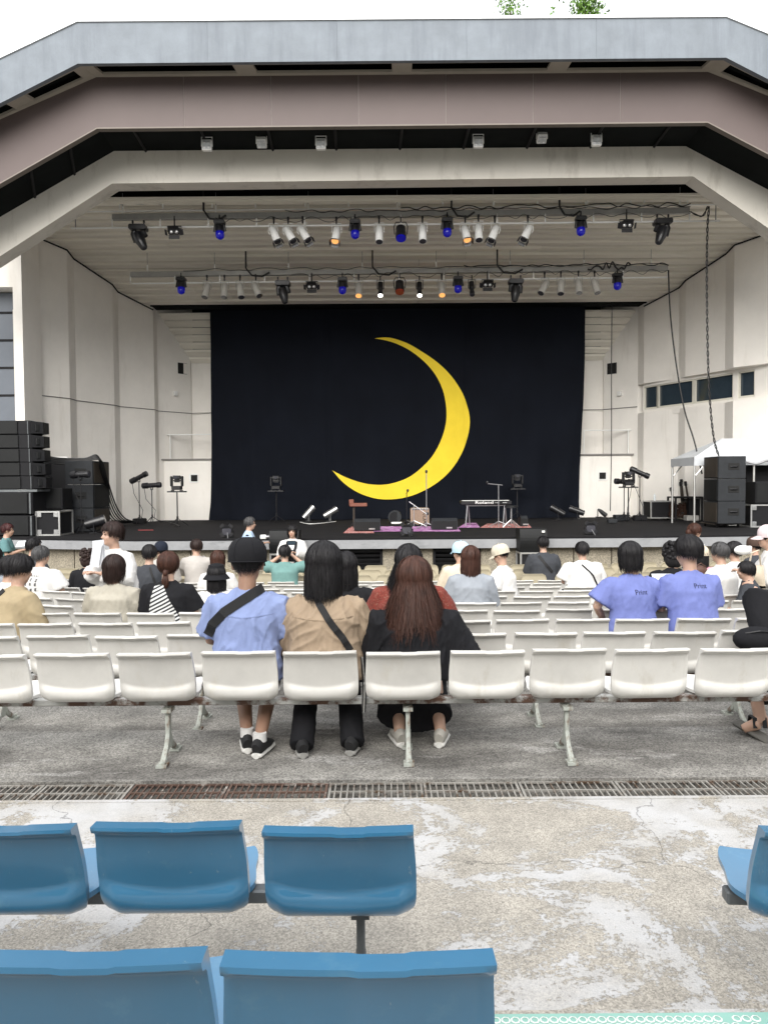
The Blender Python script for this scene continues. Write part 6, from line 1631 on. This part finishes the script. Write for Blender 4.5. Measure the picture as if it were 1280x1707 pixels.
        sh_.ball((0, -.012, .048), (.090, .104, .088), 16, 10); sh_.tube([(0, -.045, .05), (0, -.055, -.06), (0, -.065, -.14), (0, -.075, -.21)], [(.088, .065), (.108, .062), (.135, .05), (.145, .03)], 14, up=Vector((0, 1, 0)))
        hair_strands(hm, n, seed, lambda p: -.255 + .03 * math.sin(p * 4 + 1) if abs(p) < 1.9 else -.22, 2.3, .03, .035, wdt * 1.25, part_face=42)
    elif hair == 'tied':
        sh_.ball((0, -.012, .046), (.086, .104, .086), 16, 10); sh_.ball((0, -.045, .0), (.082, .066, .085), 16, 10)
        hair_strands(hm, n, seed, lambda p: -.06, -.1, .05, .012, wdt, curl=.05)
        sh_.ball((0, -.115, -.06), (.028, .028, .035), 10, 8)
        for k in range(60 if d < 9 else 30):
            rr = random.Random(seed * 77 + k); x = rr.gauss(0, .013); hm.tube([(x * .6, -.11, -.065), (x, -.125 + rr.gauss(0, .006), -.13), (x * .8, -.12 + rr.gauss(0, .008), -.20 - rr.random() * .06)], [.006, .007, .002], 4)
    elif hair == 'bun':
        sh_.ball((0, -.012, .046), (.086, .104, .086), 16, 10); sh_.ball((0, -.045, .0), (.080, .066, .08), 16, 10); sh_.ball((0, -.135, -.005), (.05, .045, .05), 12, 9)
        hair_strands(hm, n, seed, lambda p: -.05, -.1, .05, .012, wdt, curl=.05)
    elif hair == 'curly':
        rr = random.Random(seed); sh_.ball((0, -.02, .03), (.098, .108, .10), 16, 10); sh_.ball((0, -.05, -.05), (.105, .075, .10), 14, 9)
        for k in range(110):
            a, t_ = rr.uniform(-2.2, 2.2), rr.uniform(-.9, 1.3); p = Vector((math.sin(a) * .10 * math.cos(t_ * .9), -.02 - math.cos(a) * .10 * math.cos(t_ * .9), .03 + .11 * math.sin(t_))); hm.ball(p, rr.uniform(.014, .026), 7, 5)
    if hair:
        queue(sh_, .010 if d < 5 else .014 if d < 9 else .018, 2, 'hair', hcol, root, None, hm)
        # the queue keeps extra in root-local space already
    if hat:
        kind, hmat = hat[0], hat[1]
        h_ = MB(); h_.m = Matrix.Translation(hc) @ Rh.to_4x4() @ Matrix.Scale(hs, 4)
        if kind in ('cap', 'capback'):
            prof = [(.000, .143), (.030, .141), (.060, .132), (.085, .113), (.101, .085), (.107, .050), (.106, .022), (.103, .004)]
            rings = [Vector((0, -.012 - .0 * k, z)) for k, (r_, z) in enumerate(prof)]
            h_.tube(rings, [(max(r_, .004), max(r_, .004) * 1.12) for r_, z in prof], 24, cap=True, up=Vector((0, 1, 0)))
            cap = h_.build('cap', hmat, root, True, False)
            v_ = MB(); v_.m = h_.m; sgn = -1 if kind == 'capback' else 1
            V = []; nn = 10
            for k in range(nn + 1):
                a = -1.15 + 2.3 * k / nn
                for r_, z in ((1.0, .028), (1.75, .005 - .02 * math.cos(a))):
                    V.append((math.sin(a) * .095 * (1 if r_ == 1 else 1.02), sgn * (math.cos(a) * (.10 if r_ == 1 else .185)) - .012, z - (.012 * abs(math.sin(a)) if r_ > 1 else 0)))
            top = [tuple(p) for p in V]; bot = [(x, y, z - .006) for x, y, z in V]; m_ = len(V)
            Fq = []
            for k in range(nn):
                i = 2 * k; Fq += [(i, i + 1, i + 3, i + 2), (m_ + i, m_ + i + 2, m_ + i + 3, m_ + i + 1), (i + 1, m_ + i + 1, m_ + i + 3, i + 3)]
            v_.add(top + bot, Fq).build('brim', hmat if len(hat) < 3 else hat[2], cap, True, False)
            q_ = MB(); q_.m = h_.m; q_.ball((0, -.012, .151), (.009, .009, .005), 8, 5); q_.build('button', hmat, cap, True, False)
            # crown seams and sweatband edge
            z_ = MB(); z_.m = h_.m
            for k in range(6):
                a = PI / 6 + k * PI / 3; z_.tube([(math.sin(a) * r_ * 1.01, math.cos(a) * r_ * 1.125 - .012, z + .001) for r_, z in prof[1:]], .0018, 4)
            z_.tube([(math.sin(2 * PI * k / 24) * .1065, math.cos(2 * PI * k / 24) * .119 - .012, .008) for k in range(25)], .004, 5)
            z_.build('seam', hmat, cap, True, False)
        else:
            prof = [(.0, .135), (.05, .134), (.082, .122), (.094, .08), (.10, .03), (.145, -.025), (.148, -.030), (.10, .02)]
            h_.tube([Vector((0, -.010, z)) for r_, z in prof], [(max(r_, .003), max(r_, .003) * 1.1) for r_, z in prof], 22, cap=False, up=Vector((0, 1, 0)))
            h_.build('hat', hmat, root, True, False)
    return root
def fl(i): return -DROP * i if i < 10 else PIT_Z
def row_d(i): return 4.3 + PITCHD * i
def strap_thing(label, width, path, mat=None, name='bag_strap', cat='bag strap'):
    """returns a post callback that lays a strap on the shirt"""
    def f(ob, me, root):
        o = ribbon_on(me, path, width).build(name, mat or M_straps); o.matrix_basis = root.matrix_basis.copy(); tag(o, label, cat)
    return f
def z_of(px, py, d, fz): return W(px, py, d).z - fz

# ---- the three in the nearest white row
fd = 4.68
def hero_local(pxs, py, x0, d=4.42): return W(pxs, py, d)
hx = W(413, 940, fd).x
def pth(pts, hx, dd=4.46): return [(W(a, b_, dd).x - hx, W(a, b_, dd).z) for a, b_ in pts]
def fpos(px, py, hx): g_ = G(px, py, 0.09); return (g_.x - hx, g_.y - 4.3)
def cap_post(ob, me, root):
    for pth_ in ([(-.17, PEOPLE['hero_cap'][1] - .085), (0, PEOPLE['hero_cap'][1] - .10), (.17, PEOPLE['hero_cap'][1] - .085)],): ribbon_on(me, pth_, .006, .0015).build('yoke_seam', C_blue, ob, True, False)
    strap_thing('wide black bag strap across the back of the blue shirt', .058, pth([(436, 984), (421, 991), (400, 1004), (372, 1022), (350, 1044), (338, 1066)], hx))(ob, me, root)
person('hero_cap', 'person in black cap and light blue shirt sitting in the nearest white row', 413, 938, fd, 0, 0, 'sit', C_blue, 'short', C_short, 'short', H_black, ('cap', C_blackc), hs=1.1, sw=.19, build=1.06, lean=.05, tilt=4, loose=1.5, seed=1,
       feet=[fpos(411, 1228, hx), fpos(432, 1236, hx)], post=cap_post, wr=.012, skin=M_skin2, arms='lap')
hx2 = W(540, 945, fd).x
def tan_post(ob, me, root):
    strap_thing('black bag strap slanting down the back of the tan shirt', .040, pth([(514, 983), (519, 992), (530, 1010), (553, 1042), (572, 1066), (584, 1086)], hx2))(ob, me, root)
    ribbon_on(me, [(-.18, PEOPLE['hero_tan'][1] - .08), (0, PEOPLE['hero_tan'][1] - .095), (.18, PEOPLE['hero_tan'][1] - .08)], .006, .0015).build('yoke_seam', C_tan, ob, True, False)
    # shirt collar
    r_ = PEOPLE['hero_tan']; zs = r_[1]; y = r_[2] + .02 + r_[3]
    MB().tube([(math.sin(a) * .078, y - .004 + math.cos(a) * -.074, zs + .052 + .012 * math.cos(a)) for a in [(-2.2 + 4.4 * k / 14) for k in range(15)]], [(.008, .028)] * 15, 8, up=Vector((0, 0, 1))).build('collar', C_tan, ob, 'all', False)
person('hero_tan', 'dark haired person in tan shirt sitting in the nearest white row, middle of three', 540, 943, fd, 0, 0, 'sit', C_tan, 'long', C_blackc, 'shoulder', H_black, None, hs=1.1, sw=.195, build=1.15, lean=.05, tilt=6, loose=1.9, seed=2,
       feet=[fpos(503, 1234, hx2), fpos(587, 1230, hx2)], post=tan_post, wr=.012, hturn=-8)
hx3 = W(692, 962, fd).x
person('hero_black', 'brown haired person in loose black top and skirt, right one of the nearest three', 690, 968, fd, 0, 0, 'sit', C_blackc, 'wide', C_blackc, 'long', H_brown, None, hs=1.1, sw=.19, build=1.12, lean=.04, tilt=3, loose=2.2, seed=3,
       feet=[fpos(668, 1218, hx3), fpos(736, 1218, hx3)], skirt=True, wr=.012, foot_y=.44, elbows={-1: ((-.245, .06, -.26), (-.12, .28, -.34)), 1: ((.265, .0, -.28), (.255, .02, -.36))})
# ---- those just beyond
person('red', 'long black haired person in red woven jacket, just beyond the brown haired one', 681, 938, 5.55, fl(1), 0, 'sit', C_red, 'long', C_navy, 'long', H_black, None, sw=.205, build=1.25, loose=2.0, seed=4, elbows={-1: ((-.26, .05, -.25), (-.1, .3, -.33)), 1: ((.30, .05, -.24), (.12, .3, -.33))})
person('suit', 'dark haired person in black jacket beyond the tan shirt', 576, 946, 6.4, fl(2), 0, 'sit', C_blackc, 'long', C_blackc, 'shoulder', H_black, None, sw=.20, build=1.1, loose=1.2, seed=5)
# ---- left part of the audience
person('greige', 'dark bobbed person in grey beige linen shirt sitting alone at left', 191, 948, row_d(3) + .40, fl(3), -6, 'sit', C_greige, 'long', C_navy, 'bob', H_dbrown, None, sw=.20, build=1.15, loose=1.9, seed=6, hturn=-12, wr=.009)
def stripe_post(ob, me, root):
    bv = BVHTree.FromPolygons([v.co for v in me.vertices], [p.vertices for p in me.polygons]); r_ = PEOPLE['pony']; zs = r_[1]
    c0, c1, c2, c3 = (-.10, zs + .01), (-.02, zs + .03), (.22, zs - .42), (-.17, zs - .42); V = []; n = 14
    for i in range(n + 1):
        for j in range(n + 1):
            u, v = i / n, j / n; x = (c0[0] * (1 - u) + c1[0] * u) * (1 - v) + (c3[0] * (1 - u) + c2[0] * u) * v; z = (c0[1] * (1 - u) + c1[1] * u) * (1 - v) + (c3[1] * (1 - u) + c2[1] * u) * v
            h = bv.ray_cast(Vector((x, -1.5, z)), Vector((0, 1, 0))); y = (h[0].y if h[0] else .05) - .016 - .01 * math.sin(u * 9 + v * 3); V.append((x, y, z))
    Fq = [(i * (n + 1) + j, (i + 1) * (n + 1) + j, (i + 1) * (n + 1) + j + 1, i * (n + 1) + j + 1) for i in range(n) for j in range(n)]
    o = MB().add(V, Fq).build('striped_shawl', stripes('black_white_stripes', (.62, .62, .60), (.02, .02, .024), 62, R(28)), None, 'all'); o.matrix_basis = root.matrix_basis.copy()
    md = o.modifiers.new('thick', 'SOLIDIFY'); md.thickness = .008; md.offset = 0
    tag(o, 'black and white striped cloth bag hanging over the back of the black top', 'cloth bag')
def stripes(name, a, b_, freq, ang):
    m = pm(name, a, .9, var=.06); n, l = m.node_tree.nodes, m.node_tree.links; B = n['Principled BSDF']; src = B.inputs['Base Color'].links[0].from_socket
    tc = n.new('ShaderNodeTexCoord'); mp = n.new('ShaderNodeMapping'); mp.inputs['Rotation'].default_value = (0, ang, 0); l.new(tc.outputs['Object'], mp.inputs[0])
    wv = n.new('ShaderNodeTexWave'); wv.bands_direction = 'Z'; wv.inputs['Scale'].default_value = freq / 6.283 * 1.0; wv.inputs['Distortion'].default_value = 1.5; wv.inputs['Detail Scale'].default_value = .6; l.new(mp.outputs[0], wv.inputs['Vector'])
    mr = n.new('ShaderNodeMapRange'); mr.inputs[1].default_value = .45; mr.inputs[2].default_value = .55; l.new(wv.outputs['Fac'], mr.inputs[0])
    mx = n.new('ShaderNodeMix'); mx.data_type = 'RGBA'; l.new(mr.outputs[0], mx.inputs['Factor']); l.new(src, mx.inputs['A']); mx.inputs['B'].default_value = (*b_, 1); l.new(mx.outputs['Result'], B.inputs['Base Color']); return m
person('pony', 'brown haired person with low ponytail in black top and striped bag', 281, 943, row_d(3) + .37, fl(3), 0, 'sit', C_blackc, 'short', C_navy, 'tied', H_brown, None, sw=.19, build=1.05, loose=1.6, seed=7, post=stripe_post)
def kh_post(ob, me, root): strap_thing('black bag strap over the shoulder of the khaki jacket', .045, [(-.04, PEOPLE['khaki'][1] + .03), (-.12, PEOPLE['khaki'][1] - .10), (-.19, PEOPLE['khaki'][1] - .26)])(ob, me, root)
person('khaki', 'black haired person in khaki jacket and navy trousers at far left, turned half right', 34, 950, 7.0, fl(3), -38, 'sit', C_khaki, 'long', C_navy, 'short', H_black, None, sw=.195, build=1.15, loose=1.8, seed=8, lean=.10, tilt=14, post=kh_post, hs=1.06)
def print_post(ob, me, root):
    zs = PEOPLE['printed'][1]; rr = random.Random(4); ink = pm('black_ink', (.02, .02, .022), .8)
    for k in range(7): ribbon_on(me, [(-.075 + k * .024, zs - .05), (-.062 + k * .024, zs - .05)], .012, .004).build('print_mark', ink, ob, False, False)
    for x, z in ((-.075, -.10), (0, -.095), (.075, -.105), (-.075, -.15), (0, -.15), (.07, -.155), (.01, -.225), (.075, -.22), (-.06, -.24), (.01, -.27)):
        for k in range(3):
            a, b_ = (x - .016, zs + z + (k - 1) * .013), (x + .016 - .008 * rr.random(), zs + z + (k - 1) * .013 + rr.uniform(-.004, .004)); ribbon_on(me, [a, b_], .006, .004).build('print_mark', ink, ob, False, False)
        ribbon_on(me, [(x + rr.uniform(-.006, .006), zs + z + .02), (x + rr.uniform(-.006, .006), zs + z - .02)], .006, .004).build('print_mark', ink, ob, False, False)
person('printed', 'grey dark haired person in white tee with black printing, left side', 69, 927, 10.0, fl(7), -14, 'sit', C_white, 'short', C_navy, 'short', H_grey, None, sw=.23, build=1.3, loose=2.2, seed=9, hturn=-20, post=print_post)
person('jacket', 'dark haired person in blue grey jacket beside the printed white tee', 57, 911, 11.6, fl(8), -25, 'sit', C_charc, 'long', C_navy, 'short', H_black, None, seed=10, hturn=-25)
person('hood', 'black haired person with white hood partly hidden behind the khaki jacket', 17, 948, 7.9, fl(4), -20, 'sit', C_white, 'long', C_navy, 'short', H_black, None, seed=11)
person('leftgrey', 'person in grey at the left picture edge', -12, 930, 8.6, fl(5), -10, 'sit', C_grey, 'long', C_navy, 'short', H_black, None, seed=12)
person('teal', 'person in teal dress standing at the stage left end with papers', 13, 884, 14.7, PIT_Z, -75, 'stand', C_teal, 'short', C_teal, 'short', H_red, None, skirt=True, arms='hold', seed=13, face=True, sw=.17, loose=1.6)
person('blouse', 'person in loose white blouse standing among the rows, looking left', 187, 891, 8.7, fl(5), 150, 'stand', C_white, 'long', C_white, 'short', H_dbrown, None, arms='hold', seed=14, face=True, sw=.19, loose=3.4, skirt=True, build=1.15, hs=1.12, hturn=-22)
person('curly', 'curly brown haired person in black beside the white blouse', 147, 930, 11.0, fl(8), 5, 'sit', C_blackc, 'long', C_blackc, 'curly', H_dbrown, None, seed=15)
person('charcoal', 'short black haired person in charcoal tee behind the ponytail', 249, 924, 10.6, fl(7), 8, 'sit', C_charc, 'short', C_navy, 'short', H_black, None, seed=16, post=lambda ob, me, root: strap_thing('thin black strap on the charcoal tee', .03, [(.02, PEOPLE['charcoal'][1] + .02), (.10, PEOPLE['charcoal'][1] - .2), (.16, PEOPLE['charcoal'][1] - .34)])(ob, me, root))
person('navycap', 'person in navy cap beside the charcoal tee', 269, 917, 12.2, fl(9), 0, 'sit', C_lgrey, 'long', C_navy, 'short', H_black, ('cap', C_navy), seed=17)
person('cardigan', 'dark bobbed person in light grey cardigan near the stage, hand at the mouth', 327, 912, 12.6, PIT_Z + .05, 10, 'sit', C_lgrey, 'long', C_blackc, 'short', H_dbrown, None, arms='mouth', seed=18, hturn=25, loose=1.6)
person('bucket', 'person in black bucket hat and white top left of the black cap', 361, 960, 8.4, fl(5), 5, 'sit', C_white, 'long', C_navy, 'shoulder', H_black, ('bucket', C_blackc), seed=19)
person('bobwhite', 'brown bobbed person in white beyond the bucket hat', 363, 934, 10.4, fl(7), 0, 'sit', C_white, 'long', C_navy, 'bob', H_brown, None, seed=20)
person('photo', 'person in sage green tee with both arms raised taking a photo', 475, 922, 12.4, fl(9), 0, 'sit', C_green, 'short', C_navy, 'short', H_black, None, arms='photo', seed=21, build=1.15, loose=1.6, sw=.20)
person('stageman', 'grey haired person in pale blue shirt standing at the stage edge, side on', 417, 873, 15.1, PIT_Z, -78, 'stand', C_pale, 'short', C_navy, 'short', H_grey, None, arms='hold', seed=22, face=True, loose=1.6)
def brace_post(ob, me, root):
    zs = PEOPLE['straps'][1]
    for s_ in (-1, 1): ribbon_on(me, [(s_ * .085, zs + .0), (s_ * .08, zs - .2), (s_ * .075, zs - .42)], .05, .008, True).build('brace', C_blackc, ob, False, False)
    ribbon_on(me, [(-.10, zs - .27), (0, zs - .27), (.10, zs - .27)], .22, .006, True).build('bib', C_blackc, ob, False, False)
person('straps', 'person in white top with black braces standing before the stage, facing us', 487, 886, 14.9, PIT_Z, 178, 'stand', C_white, 'long', C_blackc, 'bob', H_black, None, arms='hold', seed=23, face=True, loose=2.4, sw=.18, post=brace_post)
# ---- centre and right
person('sweater', 'brown bobbed person in grey sweater sitting right of centre', 784, 931, row_d(4) + .36, fl(4), 0, 'sit', C_grey, 'long', C_navy, 'shoulder', H_brown, None, sw=.18, loose=1.6, build=1.05, seed=24)
person('bluecap', 'person in pale blue cap and cream shirt beyond the grey sweater', 767, 921, 9.6, fl(6), 8, 'sit', C_cream, 'long', C_navy, 'short', H_black, ('cap', cloth('pale_blue_cap', (.42, .58, .68))), seed=25, hturn=20)
person('boy', 'person in beige cap and white tee looking down to the left', 834, 925, 10.0, fl(6), 62, 'sit', C_white, 'short', C_navy, 'short', H_black, ('cap', cloth('beige_cap', (.55, .50, .40))), seed=26, tilt=16, face=True, arms='lap', loose=2.0, build=1.1)
person('darkgrey', 'short haired person in dark grey shirt with strap by the right front speaker', 905, 907, 13.3, PIT_Z, 0, 'sit', C_charc, 'long', C_navy, 'short', H_black, None, seed=27, build=1.2, sw=.21, loose=1.6, post=lambda ob, me, root: strap_thing('black strap across the dark grey shirt', .05, [(-.10, PEOPLE['darkgrey'][1] + .0), (0, PEOPLE['darkgrey'][1] - .14), (.12, PEOPLE['darkgrey'][1] - .28)])(ob, me, root))
person('whitetee', 'short haired person in white tee with black strap right of the stage middle', 970, 918, 11.2, fl(8), 5, 'sit', C_white, 'short', C_navy, 'short', H_black, None, seed=28, build=1.4, sw=.22, loose=2.4, post=lambda ob, me, root: strap_thing('thin black strap across the white tee', .024, [(-.05, PEOPLE['whitetee'][1] + .0), (.08, PEOPLE['whitetee'][1] - .15), (.20, PEOPLE['whitetee'][1] - .40)])(ob, me, root))
def tee_post(ob, me, root):
    k = 'tee_w' if root is PEOPLE['tee_w'][0] else 'tee_m'
    o = obj('print', text_on(me, 'Print', .056 if k == 'tee_w' else .054, .02, PEOPLE[k][1] - (.085 if k == 'tee_w' else .055), pm('navy_ink', (.012, .014, .05), .8)), None, ob, world=False)
person('tee_w', 'black bobbed person in periwinkle tee, left one of the matching pair', 1050, 929, row_d(2) + .40, fl(2), 6, 'sit', C_peri, 'short', C_navy, 'bob', H_black, None, sw=.185, build=1.0, loose=1.7, seed=29, post=tee_post, hturn=-5, wr=.009, tilt=8, hs=.98,
       elbows={-1: ((-.29, .02, -.22), (-.16, .20, -.36)), 1: ((.20, .08, -.27), (.06, .30, -.33))})
person('tee_m', 'short haired person in periwinkle tee, right one of the matching pair', 1147, 921, row_d(2) + .42, fl(2), 4, 'sit', C_peri, 'short', C_navy, 'short', H_black, None, sw=.20, build=1.08, loose=1.7, seed=30, post=tee_post, hturn=18, wr=.009, tilt=10, hs=1.08, lean=.08,
       elbows={-1: ((-.22, .05, -.27), (-.22, .28, -.28)), 1: ((.22, .06, -.28), (.10, .30, -.33))})
person('bun', 'person with hair in a bun standing near the stage, face to the right', 1158, 886, 13.0, PIT_Z + .02, -70, 'stand', C_white, 'short', C_navy, 'bun', H_brown, None, seed=31, face=True, hs=1.05, arms='side')
person('curlyblack', 'curly black haired person in black beyond the matching pair', 1122, 925, 8.2, fl(5), -12, 'sit', C_blackc, 'long', C_blackc, 'curly', H_black, None, seed=32, sw=.19)
person('pink', 'person in pink with cream cap beyond the matching pair', 1168, 926, 10.4, fl(7), -10, 'sit', C_pink, 'long', C_navy, 'shoulder', H_black, ('cap', C_cream), seed=33, hs=.95)
person('greyman', 'greying person in white tee looking left at the right side', 1199, 922, 9.4, fl(6), 35, 'sit', C_white, 'short', C_navy, 'short', H_grey, None, seed=34, build=1.15, loose=1.8, face=True)
person('whitetop', 'dark haired person in white top with thin strap, next to the greying one', 1223, 919, 10.2, fl(6), 18, 'sit', C_white, 'short', C_navy, 'short', H_black, None, seed=35, loose=1.8, build=1.1, post=lambda ob, me, root: strap_thing('grey strap on the white top', .03, [(.03, PEOPLE['whitetop'][1] + .02), (.12, PEOPLE['whitetop'][1] - .2), (.06, PEOPLE['whitetop'][1] - .36)])(ob, me, root))
person('standcap', 'person in pale pink cap and white sweatshirt standing at the right edge', 1280, 896, 8.8, fl(5), 68, 'stand', C_white, 'long', C_greige, 'short', H_black, ('cap', cloth('pale_pink_cap', (.62, .52, .53))), seed=36, arms='hold', loose=2.4, build=1.15, hs=1.05, face=True)
person('browncap', 'person in dark brown cap behind the raised white camera', 1257, 910, 11.4, fl(8), 30, 'sit', C_charc, 'long', C_navy, 'short', H_black, ('cap', C_brownc), seed=37)
person('baby', 'small child with black hair looking left beside the cream tote bag', 1243, 952, 8.3, fl(5) + .35, 60, 'sit', C_charc, 'short', C_navy, 'short', H_black, None, seed=38, hs=.8, sw=.11, sh=.2, build=.7, face=True, vox=.012, legs=False)
person('edge', 'person in black at the right picture edge, knee drawn up, sitting sideways', 1420, 930, 5.4, fl(1), 88, 'sit', C_blackc, 'short', C_blackc, 'shoulder', H_black, None, seed=39, sw=.19, build=1.1, legs=False, shoes=False, elbows={1: ((.24, .10, -.26), (.10, .42, -.16)), -1: ((-.22, .10, -.26), (-.05, .42, -.16))})
er = PEOPLE['edge'][0]
# crossed legs of the edge sitter: one continuous trouser mesh and the sandalled foot
e1 = MB(); inv = er.matrix_basis.inverted(); L_ = lambda v: inv @ v
hip = W(1345, 1030, 5.35); knee = W(1262, 1002, 5.2)
e1.tube([L_(hip), L_(hip.lerp(knee, .5)), L_(knee), L_(W(1275, 1060, 5.05)), L_(W(1290, 1120, 4.95))], [.13, .125, .105, .085, .075], 14)
e1.tube([L_(hip), L_(W(1300, 1075, 5.1)), L_(W(1272, 1090, 5.0)), L_(W(1266, 1140, 4.85)), L_(W(1266, 1172, 4.8))], [.12, .10, .085, .075, .07], 14)
queue(e1, .013, 3, 'trousers', C_blackc, er, wrinkle(.004, 1, 3))
fb = G(1262, 1212, .06)
e2 = MB(); a_ = W(1262, 1172, fb.y + .02); e2.tube([L_(a_ + Vector((0, 0, .06))), L_(a_), L_(fb + Vector((.02, 0, .05))), L_(fb + Vector((.10, .05, .0)))], [.045, .04, .042, .03], 10); e2.tube([L_(fb + Vector((.0, -.02, .03))), L_(fb + Vector((-.08, .02, -.02)))], [.04, .03], 10)
queue(e2, .010, 2, 'foot', M_skin, er)
sd_ = MB(); sd_.box(L_(fb + Vector((-.02, 0, -.035))), (.09, .27, .03), Matrix.Rotation(R(-60), 3, 'Z') @ Matrix.Rotation(R(14), 3, 'X'), bev=.012); s2 = sd_.build('sandal', pm('grey_sandal', (.10, .095, .085), .8), er, True, False)
for k in (0, .06): 
    c = L_(fb + Vector((-.03 + k, 0, .035))); MB().tube([c + Vector((-.045, 0, -.03)), c + Vector((-.03, 0, .03)), c + Vector((.03, 0, .03)), c + Vector((.045, 0, -.03))], [(.014, .005)] * 4, 6).build('sandal_strap', M_canv, s2, True, False)
run_jobs()
# ---- things people hold or have put down
def flat_thing(name, label, cat, c, sx, sz, rot, mat, th=.004):
    return tag(MB().box(c, (sx, th, sz), rot).build(name, mat), label, cat)
M_paper = pm('printed_paper', (.66, .68, .70), .7, var=.05, patch=((.32, .34, .38), 28, .60, .03))
c = W(1109, 985, row_d(2) + .55); rt = Matrix.Rotation(R(-38), 3, 'X')
flat_thing('leaflet', 'open pale leaflet held between the matching pair', 'leaflet', c, .17, .34, rt, M_paper)
c = W(160, 925, 8.45); pp = thing('plastic_wrap', 'crumpled clear plastic wrapped papers held by the white blouse', 'plastic wrap', c)
for k in range(3): MB().box(c + Vector((.015 * k, .012 * k, .015 * k)), (.12, .005, .26), Matrix.Rotation(R(10 - 8 * k), 3, 'Y') @ Matrix.Rotation(R(20 * k - 20), 3, 'Z')).build('sheet', pm('clear_sheet', (.62, .63, .66), .2, var=.08, spec=.6, bump=.8, bscale=18), pp)
c = W(42, 906, 14.45); flat_thing('clipboard', 'pale papers in the hands of the teal dress', 'papers', c, .30, .20, Matrix.Rotation(R(-62), 3, 'X') @ Matrix.Rotation(R(-8), 3, 'Y'), M_paper)
c = W(439, 895, 14.9); cm = thing('small_camera', 'small pale gadget in the hands of the grey haired person', 'camera', c)
MB().box(c, (.12, .07, .08), bev=.012).build('case', M_silver, cm); MB().tube([c + Vector((.05, -.02, 0)), c + Vector((.12, -.03, .01))], .025, 10).build('lens', M_steel, cm)
c = W(486, 905, 12.75); ph = thing('phone', 'black phone raised by the sage green tee', 'phone', c); MB().box(c, (.15, .012, .075), bev=.005).build('case', M_blackp, ph); MB().box(c + Vector((0, -.008, 0)), (.13, .003, .06)).build('screen', M_glass, ph)
c = W(1238, 917, 8.7); fn = thing('white_fan', 'white round gadget held up by the person in pale pink cap', 'camera', c); MB().ball(c, (.10, .05, .055), 12, 8).build('shell', M_white, fn, True); MB().box(c + Vector((.08, .02, .0)), (.05, .05, .09), bev=.01).build('grip', M_white, fn)
c = W(1257, 962, 8.45); tb_ = thing('tote_bag', 'cream canvas tote bag hanging at the right edge', 'tote bag', c)
V = []; n = 8
for s_ in (0, 1):
    for i in range(n + 1):
        for j in range(n + 1):
            u, v = i / n - .5, j / n; bul = .045 * (1 - (2 * u) ** 2) * math.sin(PI * min(1, v * 1.1 + .05)); V.append(c + Vector((u * (.20 + .02 * v) + .02 * v, (-bul if s_ == 0 else bul), (.5 - v) * .26 + .01 * mn.noise(Vector((u * 9, v * 9, s_))))))
Fq = []
for s_ in (0, 1):
    o = s_ * (n + 1) ** 2
    for i in range(n):
        for j in range(n): a = o + i * (n + 1) + j; Fq.append((a, a + 1, a + n + 2, a + n + 1))
MB().add(V, Fq).build('bag', C_cream, tb_, 'all', True)
for y in (-.01, .01): MB().tube([c + Vector((-.06, y, .125)), c + Vector((-.03, y, .27)), c + Vector((.05, y, .30)), c + Vector((.07, y, .125))], [(.010, .003)] * 4, 6).build('handle', C_cream, tb_)
c = W(1262, 1066, 5.0); bb = thing('shoulder_bag', 'black shoulder bag beside the person at the right edge', 'bag', c)
MB().ball(c, (.16, .10, .085), 14, 9).build('pouch', C_blackc, bb, True); MB().tube([c + Vector((-.10, -.05, .05)), c + Vector((-.02, -.08, .07)), c + Vector((.08, -.07, .06))], .006, 6).build('zip', M_blackp, bb)
c = W(606, 1150, 4.42); hb = thing('hanging_bag_strap', 'black bag straps hanging between the second and third nearest seats', 'bag', c)
for k in range(3): MB().tube([c + Vector((.006 * k - .012, 0, .19)), c + Vector((-.004 + .012 * k, .0, .05)), c + Vector((.008 * k - .008, 0, -.13))], [(.009, .004)] * 3, 6).build('strap', M_straps if k != 1 else M_silverd, hb)
c = W(1166, 955, 9.9); bp_ = thing('brown_backpack', 'small brown leather bag on the back of the person in pink', 'bag', c); MB().ball(c, (.11, .06, .10), 14, 9).build('pouch', pm('brown_leather', (.10, .045, .03), .6), bp_, True); MB().tube([c + Vector((-.07, -.02, .08)), c + Vector((0, -.04, .13)), c + Vector((.07, -.02, .08))], .008, 6).build('handle', MATS['brown_leather'], bp_)
